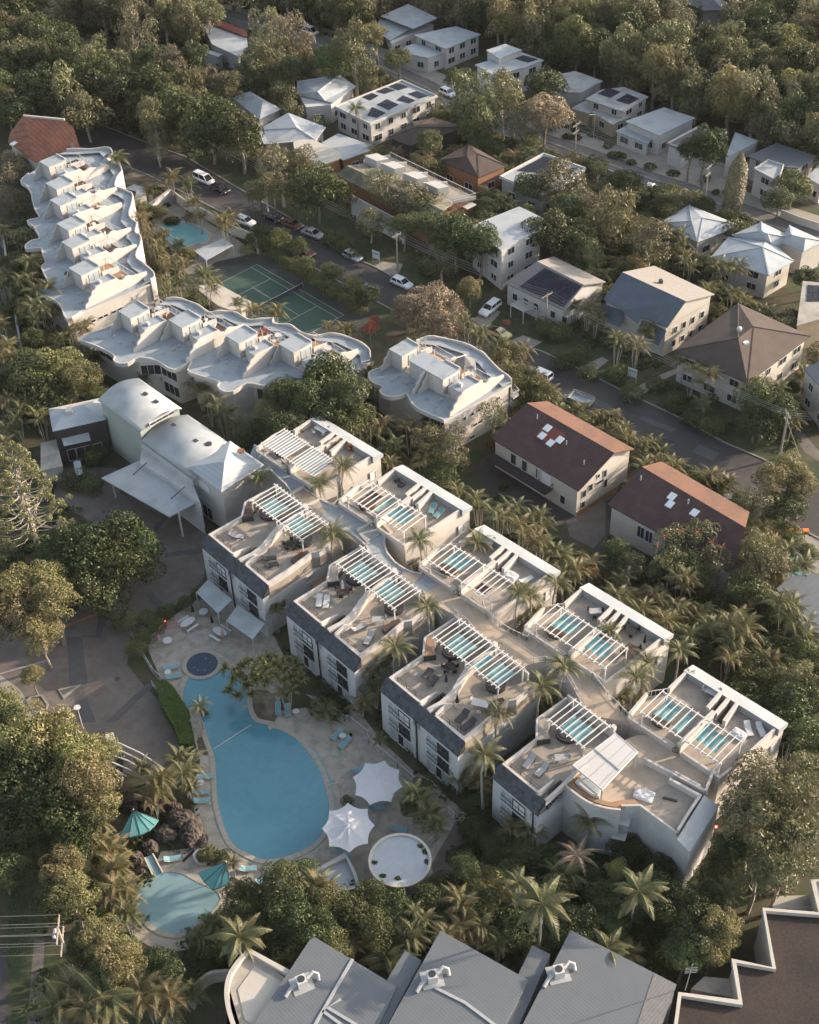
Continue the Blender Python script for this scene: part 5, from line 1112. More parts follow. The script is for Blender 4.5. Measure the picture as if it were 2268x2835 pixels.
t = flat_house('ribbed grey metal roof at the right edge below the small pool', 'i', [(1472,712),(1548,638),(1800,612),(1800,1000),(1645,955)], 3.6, 'roof_grey2', 'brick_tan', win=False)
t = flat_house('long far left shed with pale blue roof and rusty upper edge', 'a', [(1200,125),(1475,225),(1480,280),(1420,335),(1265,262)], 4.0, 'roof_lines', 'house_grey', win=False)
MB().prism([ray('a',x,y,4.3).xy for x, y in ((1190,72),(1475,188),(1475,222),(1205,122))], 4.15, 4.4).build('rusty_strip', 'tile_red', t)
flat_house('low far building with pale roof in front of the rusty edged shed', 'a', [(1150,268),(1330,322),(1300,338),(1165,285)], 3.2, 'roof_white', 'house_grey', win=False, cat='shed')
t = thing('house', 'hip roof house with blue roof showing above the far right wood', 'house', tuple(ray('c', 1100, 60, 0)))
slopes(t, 'c', [(830,-20,7.5),(1040,62,6.0),(1160,60,6.0),(1215,28,6.0),(1070,-30,8.0)], [(0,1,2,4),(2,3,4)], ['roof_grey2','roof_lines'])
MB().prism([ray('c',x,y,5.5).xy for x, y in ((860,-10),(1040,55),(1160,55),(1190,20),(1070,-20))], 0, 5.8).build('walls', 'house_white', t)
flat_house('small white roof deep in the far right wood', 'c', [(1355,12),(1470,15),(1462,82),(1410,60)], 5.0, 'roof_lines', 'house_white', win=False)
t = thing('garden_shelter', 'small white three sided garden shelter beside the distant curved pool', 'shelter', tuple(ray('a', 800, 1180, 0)))
q = [ray('a', x, y, 2.4) for x, y in ((738,1125),(800,1100),(862,1118),(868,1162),(802,1188),(815,1140))]
MB().slab([q[0],q[1],q[5]], .1).build('roof', 'roof_white', t); MB().slab([q[1],q[2],q[5]], .1).build('roof', 'roof_white', t)
MB().ribbon([q[2].xy,q[3].xy], .15, 0, 2.3).build('wall', 'house_white', t); MB().ribbon([q[3].xy,q[4].xy], .15, 0, 2.3).build('wall', 'house_white', t); MB().slab([q[2],q[3],q[4],q[5]], .1).build('roof', 'roof_white', t)
w_ = MB().ribbon(pts('a', [(850,1335),(868,1295),(1030,1188),(1070,1220),(1110,1250),(1175,1300)]), .3, 0, 2.2).build('curved_wall', 'white_wall'); tag(w_, 'curved white wall around the distant pool terrace', 'wall')
w_ = MB().ribbon(smooth_poly(pts('a', [(1200,1290),(1290,1340),(1390,1400),(1470,1430),(1530,1475),(1540,1515)]), False, 3), .3, 0, 2.0).build('curved_wall', 'white_wall'); tag(w_, 'wavy white wall between the distant pool and the street', 'wall')
q = [ray('d', x, y, 2.4) for x, y in ((1160,95),(1330,20),(1390,60),(1230,150))]
t = thing('pool_pavilion', 'flat blue-white pavilion roof at the near end of the distant pool', 'shelter', (q[0].x,q[0].y,0)); MB().slab(q, .15).build('roof', 'roof_lines', t); [MB().tube([(p.x,p.y,0),(p.x,p.y,2.3)], .08).build('post', 'white_paint', t) for p in q]
w_ = MB().prism(pts('d', [(1160,310),(1290,285),(1500,400),(1440,440),(1380,450),(1300,420)], 2.2), 0, 2.2).build('court_hut', 'concrete_pale'); tag(w_, 'low pink-white terrace wall block beside the tennis court', 'wall')

# ------------------------------------------------------------------ roofs along the bottom edge
bt = thing('shop_building', 'large grey ribbed metal roofed building along the bottom edge, three stepped bays', 'building', tuple(ray('k', 900, 1800, 0)))
Y = 2120
def bay(L, z, m, th=.3): P = pts('k', L, z); MB().prism(P, z-th, z).build('roof', m, bt); MB().prism(inset(P,.985), 0, z-th-.003).build('walls', 'house_grey', bt); return P
P1 = bay([(270,1382),(775,1685),(600,2060),(-180,2060),(118,1612)], 7.0, 'roof_grey')
bay([(822,1470),(920,1528),(640,2060),(540,2060),(718,1642)], 6.8, 'roof_grey2')
P2 = bay([(1035,1350),(1562,1648),(1340,2060),(640,2060)], 7.6, 'roof_grey'); bay([(1582,1440),(1692,1492),(1440,2060),(1345,2060),(1500,1612)], 7.0, 'roof_grey2')
P3 = pts('l', [(242,1348),(875,1672),(735,2060),(-120,2060)], 7.6); MB().prism(P3, 7.3, 7.6).build('roof', 'roof_grey', bt); MB().prism(inset(P3,.985), 0, 7.29).build('walls', 'house_grey', bt)
MB().prism(pts('l', [(740,1608),(868,1672),(728,2060),(590,2060)], 7.62), 7.603, 7.64).build('dark_roof_band', 'tile_grey', bt)
for L, c_ in (([(510,1520),(200,2060)],'k'), ([(1000,1690),(1180,1780),(1380,1930)],'k'), ([(440,1760),(360,1810),(560,1930)],'k'), ([(330,1830),(440,1910)],'k')):
    P = pts(c_, L, 7.1 if L[0][0] < 900 else 7.7); MB().ribbon(P, .3, 7.0 if L[0][0] < 900 else 7.6, 7.12 if L[0][0] < 900 else 7.72).build('flashing', 'metal_pale', bt)
for c_, x, y, z, rz in (('k',205,1660,7.0,.4),('k',985,1630,7.6,.2),('l',170,1600,7.6,.2)):
    q = ray(c_, x, y, z+.4); a_ = thing('air_conditioner', {205:'white roof fan unit near the curved parapet, leftmost of three', 985:'white air conditioner with bent duct on the middle grey roof bay', 170:'white air conditioner with curved duct on the right grey roof bay'}[x], 'air conditioner', (q.x,q.y,z), 'rooftop air conditioners')
    MB().box((q.x,q.y,z+.55), (1.0,1.0,1.0), rz).build('cabinet', 'white_paint', a_); MB().disc((q.x,q.y), .38, z+1.06, z+1.1, 14).build('fan_grille', 'metal_dark', a_)
    MB().tube([(q.x+.5,q.y+.3,z+.6),(q.x+1.1,q.y+.9,z+.7),(q.x+1.6,q.y+.8,z+.5),(q.x+1.7,q.y+.3,z+.1)], .2, 8).build('duct', 'metal_pale', a_)
    MB().tube([(q.x-.5,q.y-.2,z+.5),(q.x-1.1,q.y-.7,z+.4),(q.x-1.6,q.y-1.4,z+.15)], .2, 8).build('duct', 'metal_pale', a_); MB().box((q.x,q.y,z+.02), (2.2,2.0,.05), rz).build('base_plate', 'metal_pale', a_)
cv = thing('curved_building', 'round ended building with pale curved parapet at the bottom left of the grey roofs', 'building', tuple(ray('j', 1500, 1800, 0)))
cu = smooth_poly(pts('j', [(1480,2080),(1400,1930),(1355,1760),(1368,1630),(1430,1530),(1490,1472)], 6.6), False, 4)
bd = cu+pts('k', [(150,1650),(-250,2060)], 6.6)
MB().prism(bd, 0, 6.0).build('walls', 'concrete_pale', cv); MB().prism(bd, 6.003, 6.15).build('roof', 'concrete', cv)
MB().ribbon(cu, .45, 6.0, 6.75).build('curved_parapet', 'concrete_pale', cv); MB().ribbon(pts('j', [(1490,1472),(1740,1612)], 6.6)+pts('k', [(150,1652)], 6.6), .4, 6.0, 6.7).build('parapet', 'concrete_pale', cv)
MB().prism(pts('j', [(1520,1560),(1725,1680),(1600,1960),(1460,1880),(1420,1700)], 6.3), 6.153, 6.22).build('roof_panel', 'concrete_pale', cv)
a, b = ray('k',150,1655,6.5), ray('j',1440,2080,6.5); MB().beam((a.x,a.y,6.45),(b.x,b.y,6.45), .25, .4).build('beam', 'metal_pale', cv)
wt = MB().ribbon(smooth_poly(pts('j', [(1130,1740),(1180,1660),(1260,1600),(1390,1588)], 2.0), False, 4), .35, 0, 2.0).build('curved_wall', 'concrete'); tag(wt, 'curved concrete garden wall left of the round ended building', 'wall')
gb = thing('concrete_building', 'stepped concrete building with brown gravel roof at the bottom right corner', 'building', tuple(ray('l', 1400, 1800, 0)))
L = [(845,2080),(892,1730),(1256,1782),(1216,1530),(1458,1577),(1396,1222),(1900,1262),(1900,2080)]
P = pts('l', L, 7.6); MB().prism(P, 0, 7.0).build('walls', 'concrete_pale', gb); MB().prism(inset(P, .995), 7.003, 7.1).build('gravel_roof', 'gravel_roof', gb)
MB().ribbon(inset(P, .994)[:7], .34, 7.0, 7.65).build('parapet', 'concrete_pale', gb)
for L, z in (([(960,1700),(1040,1625),(1200,1640),(1235,1755)], 4.6), ([(1450,1195),(1490,1145),(1650,1140),(1800,1200),(1800,1230),(1450,1220)], 5.0)): MB().prism(pts('l', L, z), 0, z).build('ledge', 'concrete', gb)
P = pts('l', [(1690,1050),(1800,1050),(1800,1240),(1730,1235)], 7.7); MB().prism(P, 0, 7.15).build('wing', 'concrete_pale', gb); MB().ribbon(P, .3, 7.15, 7.7, True).build('parapet', 'concrete_pale', gb)
q = ray('l', 930, 1690, 7.7); an = thing('radio_mast', 'thin lattice mast at the corner of the gravel roof', 'mast', (q.x,q.y,7.1)); MB().tube([(q.x,q.y,7.1),(q.x+.3,q.y+.3,11.5)], .05, 5).build('pole', 'metal_pale', an)
mb = MB(); [mb.beam((q.x-.6+.25,q.y+.25,10+.3*k),(q.x+.9,q.y+.3,10+.3*k), .03) for k in range(4)]; mb.build('aerial', 'metal_pale', an)
# long white wall down the left edge
P = pts('s', [(12,660),(30,800),(45,880),(62,970),(70,985),(92,995),(125,1010)]); w_ = MB().ribbon(P, .35, 0, 1.6).build('boundary_wall', 'white_wall'); tag(w_, 'long thin white wall running down the left edge', 'wall')
q = [ray('d',x,y,1.0) for x, y in ((138,785),(195,720),(200,775))]; w_ = thing('shade_sail', '', 'shade', tuple(q[0])); MB().slab([q[0]+Vector((0,0,0)),q[2],q[1]+Vector((0,0,1.2))], .1).build('canopy', 'sail_white', w_); tag(w_, 'small white triangular shade at the end of the long thin wall', 'shade')
w_ = MB().ribbon(pts('c', [(300,930),(420,990),(560,1050)], 1.5), .2, 0, 1.5).build('garden_wall', 'white_wall'); tag(w_, 'pale garden wall along the far street beside the solar banked flat roof', 'wall')
w_ = MB().ribbon(pts('c', [(1500,1250),(1600,1290),(1725,1330),(1800,1350)], 1.6), .2, 0, 1.6).build('garden_wall', 'white_wall'); tag(w_, 'white garden wall along the far street at the right edge', 'wall')
# ------------------------------------------------------------------ vegetation
nr_ = np.random.default_rng(11)
def quads_mesh(name, V, leafv, m, extra=None):
    """V: (n,4,3) leaf quads"""
    n = len(V); me = bpy.data.meshes.new(name); me.vertices.add(n*4); me.loops.add(n*4); me.polygons.add(n)
    me.vertices.foreach_set('co', V.reshape(-1).astype(np.float32)); me.loops.foreach_set('vertex_index', np.arange(n*4, dtype=np.int32))
    me.polygons.foreach_set('loop_start', np.arange(0, n*4, 4, dtype=np.int32)); me.polygons.foreach_set('loop_total', np.full(n, 4, dtype=np.int32))
    at = me.attributes.new('leafv', 'FLOAT', 'POINT'); at.data.foreach_set('value', np.repeat(leafv, 4).astype(np.float32))
    me.materials.append(MATS[m]); me.update(); me.validate(); return me
def leaf_quads(C, Nn, size, aspect=1.6, jitter=.6):
    n = len(C); D = Nn+nr_.normal(0, jitter, (n,3)); D /= np.linalg.norm(D, axis=1)[:,None]+1e-9
    up = nr_.normal(0, 1, (n,3)); U = np.cross(D, up); U /= np.linalg.norm(U, axis=1)[:,None]+1e-9; W = np.cross(D, U)
    s = size*nr_.uniform(.6, 1.3, n)[:,None]; a = U*s*aspect/2; b = W*s/2
    return np.stack([C-a*.9, C+b*.8+D*s*.12, C+a, C-b*.8-D*s*.05], axis=1)
def clumps(n, rx, rz, low=-.25, shape='round'):
    out = []
    for i in range(n*30):
        if len(out) >= n: break
        p = nr_.normal(0, 1, 3); p /= np.linalg.norm(p); 
        if p[2] < low: continue
        rr = nr_.uniform(.55, .9)
        q = np.array([p[0]*rx*rr, p[1]*rx*rr, p[2]*rz*rr])
        if all(np.linalg.norm(q-o) > rx*.9/math.sqrt(n)*1.4 for o in out): out.append(q)
    return out
def crown_mesh(name, m, nc, crad, per, size, rx=1.0, rz=.85, low=-.3, tipf=.6, core=True, aspect=1.5, drop=0.0):
    """crown of unit radius: a clump cloud, each clump a shell of leaves"""
    Cs = clumps(nc, rx, rz, low)+[np.array([0,0,0.0])]
    allV = []; lv = []
    for i, c in enumerate(Cs):
        r = crad*nr_.uniform(.75, 1.25)*(1.7 if i == len(Cs)-1 else 1)
        k = int(per*(r/crad)**2); p = nr_.normal(0, 1, (k,3)); p /= np.linalg.norm(p, axis=1)[:,None]
        keep = p[:,2] > -.55; p = p[keep]
        # sub lumps make the surface cauliflower-like
        lum = nr_.normal(0, 1, (9,3)); lum /= np.linalg.norm(lum, axis=1)[:,None]; dot = (p@lum.T).max(axis=1)
        rad = r*(.72+.34*np.clip((dot-.6)/.4, 0, 1)+nr_.normal(0, .05, len(p)))
        C = c+p*rad[:,None]*np.array([1,1,.85]); C[:,2] -= drop*nr_.random(len(p))*r
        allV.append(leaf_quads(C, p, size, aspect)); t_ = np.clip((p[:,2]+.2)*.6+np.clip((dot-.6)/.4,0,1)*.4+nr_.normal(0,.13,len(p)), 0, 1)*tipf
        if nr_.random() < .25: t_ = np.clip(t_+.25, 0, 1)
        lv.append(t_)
    V = np.concatenate(allV); L = np.concatenate(lv)
    me = quads_mesh(name, V, L, m); 
    return me
def trunk_mesh(h, r, crown_r, m='trunk', branches=5, lean=.0):
    mb = MB(); P = [(0,0,0),(.03*h,.01*h,h*.35),(lean*h,-.02*h,h*.7),(lean*h,0,h*.95)]
    mb.tube(P, [r,r*.8,r*.6,r*.3], 7)
    for k in range(branches):
        a = 2*math.pi*k/branches+rnd.random(); z = h*rnd.uniform(.4,.65); q = Vector((math.cos(a), math.sin(a), 0))*crown_r*rnd.uniform(.4,.7)
        mb.tube([(0.02*h,0,z), (q.x*.5,q.y*.5,z+h*.14), (q.x,q.y,z+h*.3)], [r*.45,r*.3,r*.12], 5)
    return mb.mesh('trunk', m)
SPEC = {}
def species(key, words, m, variants, **kw):
    SPEC[key] = (words, [crown_mesh('crown', m, **kw) for _ in range(variants)])
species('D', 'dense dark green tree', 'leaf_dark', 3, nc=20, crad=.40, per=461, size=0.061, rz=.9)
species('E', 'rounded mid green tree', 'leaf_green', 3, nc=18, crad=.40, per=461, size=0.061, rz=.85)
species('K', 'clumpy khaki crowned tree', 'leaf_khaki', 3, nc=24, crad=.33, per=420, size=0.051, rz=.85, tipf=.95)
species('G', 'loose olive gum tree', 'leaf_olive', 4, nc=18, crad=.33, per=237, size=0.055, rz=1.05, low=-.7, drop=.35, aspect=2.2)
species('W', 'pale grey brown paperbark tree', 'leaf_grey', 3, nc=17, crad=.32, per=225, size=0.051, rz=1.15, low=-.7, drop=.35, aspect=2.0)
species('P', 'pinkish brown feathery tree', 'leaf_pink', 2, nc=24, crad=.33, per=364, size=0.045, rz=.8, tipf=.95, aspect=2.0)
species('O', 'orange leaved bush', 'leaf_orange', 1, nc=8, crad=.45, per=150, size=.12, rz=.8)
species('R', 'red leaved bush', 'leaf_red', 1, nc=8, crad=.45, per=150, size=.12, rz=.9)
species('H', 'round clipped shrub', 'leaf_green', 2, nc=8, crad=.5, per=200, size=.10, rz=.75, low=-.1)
TR = {k: [trunk_mesh(1.0, .028, .22, mm, 5, l) for l in (0, .04)] for k, mm in (('d','trunk'),('p','trunk_pale'))}
LAND = [('the four skylight house','e',1500,1300),('the second maroon roofed house','i',900,300),('the large pool','j',1500,500),('the children\'s pool','s5',800,1700),('the tennis court','t',900,560),('the curved distant pool','a',1100,1400),
 ('the terracotta roofed building','a',300,820),('the barrel roofed reception','d',900,1100),('the dark brick annex','s1',500,700),('the first pool-side block','n1',400,1100),('the third pool-side block','n3',400,1300),('the louvred shelter','s3',450,250),
 ('the corner block','s3',900,900),('the last rear terrace block','q5',1000,500),('the second rear terrace block','q2',900,400),('the middle terrace row','r4',400,500),('the far left terrace row','r1',700,900),('the separate curved block','r5',700,700),
 ('the brown hip roofed house','f',1250,640),('the blue and sand roof','f',750,400),('the solar array house','f',150,300),('the mossy roofed flats','b',750,1150),('the tall white flats','e',1430,0),('the six solar bank house','b',700,620),
 ('the blue ridged roof house','b',350,540),('the raised white roof','b',1070,220),('the farthest white roof','b',840,120),('the balconied house','b',1450,370),('the grey skylight roof','c',260,480),('the clean pale flat roof','c',780,720),
 ('the narrow brown cypress','c',1200,1100),('the wide grey roof','c',1500,930),('the blue-white verandah house','f',1350,60),('the white hip roof by the far street','c',1000,1340),('the orange walled house','b',1230,950),('the rusty edged shed','a',1330,220),
 ('the round white pavilion','k',800,930),('the grey ribbed shop roof','k',1200,1700),('the gravel roofed building','l',1500,1500),('the forecourt','g',700,1200),('the bottom left pole','j',400,1500),('the hidden blue roof','c',1080,30),
 ('the small right pool','i',1620,560),('the ribbed right edge roof','i',1600,800),('the round ended building','j',1600,1700),('the far left shed street','s',200,100)]
LANDP = [(n_, ray(c, x, y).xy) for n_, c, x, y in LAND]
USED = {}
def where(p):
    """which landmark the thing stands by, and how many of its kind already stand there"""
    best = min(LANDP, key=lambda q: (q[1]-p).length); d = p-best[1]; side = 'right of' if d.x > abs(d.y)*.8 else 'left of' if -d.x > abs(d.y)*.8 else 'behind' if d.y > 0 else 'in front of'
    return side, best[0]
O1 = 'first second third fourth fifth sixth seventh eighth ninth tenth eleventh twelfth thirteenth fourteenth fifteenth sixteenth seventeenth eighteenth nineteenth twentieth'.split()
ORD = O1+[t_+' '+o_ for t_ in ('twenty','thirty','forty','fifty','sixty','seventy') for o_ in O1[:9]+[t_[:-1]+'ieth']]
PLANTS = []
def note(o, words, p): PLANTS.append((o, words, Vector(p[:2])))
def name_plants():
    """label every plant by kind, landmark, side and its rank outwards from that landmark"""
    groups = {}
    for o, words, p in PLANTS:
        s_, l_ = where(p); L0 = dict((a, b) for a, b in LANDP)[l_]; groups.setdefault((words, s_, l_), []).append(((p-L0).length, o))
    for (words, s_, l_), L in groups.items():
        L.sort(key=lambda q: q[0])
        for i, (d, o) in enumerate(L):
            if len(L) == 1: lab = f'{words} {s_} {l_}'
            elif i == 0: lab = f'{words} {s_} {l_}, nearest'
            elif i == len(L)-1: lab = f'{words} {s_} {l_}, outermost'
            else: lab = f'{words} {s_} {l_}, {ORD[i]} out'
            if o['category'] == 'palm' or True: o['label'] = lab
def tree(kind, p, r, H, sz=None, name=None):
    words, ms = SPEC[kind]; rz = sz or rnd.uniform(.85,1.05)
    t = thing(({'D':'evergreen_tree','E':'broadleaf_tree','K':'spreading_tree','G':'gum_tree','W':'paperbark_tree','P':'she_oak_tree','O':'bush','R':'bush','H':'shrub'}[kind] if not name else name).replace('_tree', '_garden_tree' if r < 2.3 else '_tree'), None, 'bush' if kind in 'ORH' else 'tree', (p[0],p[1],0))
    cr = link('crown' if kind not in 'ORH' else 'foliage', ms[rnd.randrange(len(ms))], t); zc = max(H-r*rz*1.0, r*.5)
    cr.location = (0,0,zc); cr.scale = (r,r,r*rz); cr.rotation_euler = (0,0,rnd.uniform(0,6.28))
    tk = link('trunk' if kind not in 'ORH' else 'stem', TR['p' if kind in 'GW' else 'd'][rnd.randrange(2)], t); tk.scale = (H*.9,H*.9,zc+r*.2); tk.rotation_euler = (0,0,rnd.uniform(0,6.28))
    note(t, words, p); return t
def T(c, kind, x, y, rpx, H, sz=None):
    """tree whose crown centre was surveyed at (x, y); rpx is the crown radius on the survey"""
    z = max(H*.62, 1.0); p = ray(c, x, y, z); r = rpx/FR[c][2]/px_per_m(p); z = max(H-r*.95, H*.45); p = ray(c, x, y, z); r = rpx/FR[c][2]/px_per_m(p)
    return tree(kind, (p.x,p.y), r, H, sz or (1.35 if H >= 13 else None))
# --- palms
def frond_mesh(m, L=3.0, droop=1.0, nl=22, w=.75, stiff=.35, wid=.03):
    V = []; lv = []; n = 9; pts_ = []
    for i in range(n+1):
        u = i/n; pts_.append(Vector((L*u*(1-.12*droop*u), 0, L*(stiff*u*(1.2-u)-.42*droop*u*u*u))))
    def at(u): x = u*n; i = min(int(x), n-1); return pts_[i].lerp(pts_[i+1], x-i)
    for k in range(nl):
        u = .10+.9*k/(nl-1); c = at(u); tdir = (at(min(1,u+.02))-at(max(0,u-.02))).normalized(); ll = w*math.sin(math.pi*min(1, .18+u*.80))**.7*(1-.35*u)
        for sgn in (-1, 1):
            d = (Vector((0,sgn,0))*1.0+tdir*.55+Vector((0,0,-.35-rnd.random()*.6))).normalized(); e = c+d*ll; nn = tdir*wid
            V.append([c-nn, c+nn, e+nn*.5+Vector((0,0,-.05)), e-nn*.5+Vector((0,0,-.05))]); lv.append(rnd.uniform(.1,1)*(.4+.6*u))
    for i in range(n): a, b = pts_[i], pts_[i+1]; ww = Vector((0,.035*(1.2-i/n),0)); V.append([a-ww,a+ww,b+ww,b-ww]); lv.append(.9)
    return quads_mesh('frond', np.array([[tuple(q) for q in v] for v in V]), np.array(lv), m)
FRM = {'g': [frond_mesh('leaf_palm', 3.0, d, 32, .78, s) for d, s in ((1.0,.35),(1.5,.25),(.6,.5))], 'y': [frond_mesh('leaf_palm_gold', 3.0, d, 30, .85, s) for d, s in ((1.0,.35),(1.5,.3),(.7,.55))],
       'b': [frond_mesh('leaf_palm', 3.0, d, 50, .85, s, .027) for d, s in ((.8,.30),(1.2,.25))], 'd': [frond_mesh('dead_frond', 3.0, 1.6, 20, .6, .15)]}
PT = [MB().tube([(0,0,0),(.02,0,.3),(.03,.01,.7),(.0,0,1)], [.05,.034,.028,.03], 8).mesh('trunk', 'palm_trunk'), MB().tube([(0,0,0),(-.05,.02,.35),(-.07,.02,.7),(0,0,1)], [.05,.032,.028,.026], 8).mesh('trunk', 'palm_trunk')]
SHAFT = MB().tube([(0,0,-.9),(0,0,-.4),(0,0,0)], [.10,.15,.07], 8).mesh('crownshaft', 'leaf_palm')
FLW = MB().lathe([(.05,-.9),(.38,-.55),(.42,-.2),(.1,0)], (0,0,0), 8).mesh('seed_cluster', 'palm_trunk')
def fronds(t, x, y, z, s, n, kind='g', updown=(.9,-.25), frac=1.0):
    for k in range(n):
        u = k/n; el = updown[0]*(1-u)+updown[1]*u; az = k*2.39996+rnd.uniform(-.25,.25); ms = FRM[kind]
        f = link('frond', ms[rnd.randrange(len(ms))], t); f.location = (x,y,z); f.rotation_euler = (0, -el, az); q = s*rnd.uniform(.85,1.1); f.scale = (q,q,q)
def palm(p, H, s=1.0, kind='g', n=15, words='single stemmed feather palm', seeds=False, dead=0):
    t = thing('palm_tree', None, 'palm', (p[0],p[1],0)); tk = link('trunk', PT[rnd.randrange(2)], t); tk.scale = (H*.55 if H < 6 else 4.2, H*.55 if H < 6 else 4.2, H)
    sh = link('crownshaft', SHAFT, t); sh.location = (0,0,H+.1)
    fronds(t, 0, 0, H+.1, s, n, kind)
    if kind == 'g' and H > 5: fronds(t, 0, 0, H-.1, s*.8, 3, 'd', (-.9,-1.25))
    if seeds: f = link('seed_cluster', FLW, t); f.location = (.15,-.15,H-.5)
    note(t, words, p); return t
def clump_palm(p, H, s=.75, kind='g', stems=4, words='clump of cane palms'):
    t = thing('cane_palm', None, 'palm', (p[0],p[1],0))
    for k in range(stems):
        a = k*2.1+rnd.random(); r = rnd.uniform(.3,1.1)*H*.16; x, y = r*math.cos(a), r*math.sin(a); h = H*rnd.uniform(.62,1.0)
        tk = link('stem', PT[k % 2], t); tk.location = (x*.3,y*.3,0); tk.scale = (1.6,1.6,h); tk.rotation_euler = (-y*.7/h, x*.7/h, 0)
        fronds(t, x, y, h, s*rnd.uniform(.8,1.05), 7, kind, (1.05,.0))
    note(t, words, p); return t
def PL(c, x, y, H, s=1.0, kind='g', n=15, words='single stemmed feather palm', seeds=False):
    p = ray(c, x, y, H); return palm((p.x,p.y), H, s, kind, n, words, seeds)
def CP(c, x, y, H, s=.75, kind='g', stems=4, words=None):
    p = ray(c, x, y, H*.85); return clump_palm((p.x,p.y), H, s, kind, stems, words or ('golden cane palms' if kind == 'y' else 'green cane palms'))

def hull(P):
    P = sorted(set((round(p[0],2),round(p[1],2)) for p in P)); 
    if len(P) < 3: return P
    def half(Q):
        h = []
        for p in Q:
            while len(h) > 1 and (h[-1][0]-h[-2][0])*(p[1]-h[-2][1])-(h[-1][1]-h[-2][1])*(p[0]-h[-2][0]) <= 0: h.pop()
            h.append(p)
        return h[:-1]
    return half(P)+half(P[::-1])
bpy.context.view_layer.update()
AVOID = [hull([o.matrix_world @ v.co for v in o.data.vertices]) for o in list(scene.objects) if o.type == 'MESH' and o.name.split('.')[0] in ('walls','roof_slope','roof','roof_slab','driveway','terrace_floor')]
AVOID = [(A_, min(p[0] for p in A_)-2, max(p[0] for p in A_)+2, min(p[1] for p in A_)-2, max(p[1] for p in A_)+2) for A_ in AVOID if len(A_) > 2]
ROADS = [list(far1)[5:]+shift(far1, 3.6)[5:][::-1], list(far1)+list(near1)[::-1], list(far2)+list(near2)[::-1], [tuple(p) for p in (TW(-6.2,-4), TW(30,-4), TW(30,14.2), TW(-6.2,14.2))], pool, kid, fp, deck, fc]
def blocked(x, y, m=1.0):
    for A_, x0, x1, y0, y1 in AVOID:
        if x0 < x < x1 and y0 < y < y1 and any(inside((x+dx, y+dy), A_) for dx, dy in ((0,0),(m,0),(-m,0),(0,m),(0,-m))): return True
    return any(inside((x+dx, y+dy), A_) for A_ in ROADS for dx, dy in ((0,0),(m,0),(-m,0),(0,m),(0,-m)))
def fill(poly, n, kinds, H, r, gap, palms=0.0):
    P = pts('w', poly, 1.5); xs = [p.x for p in P]; ys = [p.y for p in P]; tries = got = 0
    while got < n and tries < n*25:
        tries += 1; p = Vector((rnd.uniform(min(xs),max(xs)), rnd.uniform(min(ys),max(ys))))
        if not inside(p, P): continue
        h = rnd.uniform(*H); u = p.normalized()
        if blocked(p.x, p.y, 1.2) or any(blocked(p.x+u.x*h*k, p.y+u.y*h*k, .6) for k in (.5,.95)): continue
        if any((p-q[2]).length < gap for q in PLANTS): continue
        got += 1
        if rnd.random() < palms: clump_palm((p.x,p.y), h*1.1, rnd.uniform(.65,.9), rnd.choice('gy'), 4, 'garden cane palms')
        else: tree(rnd.choice(kinds), p, rnd.uniform(*r), h)
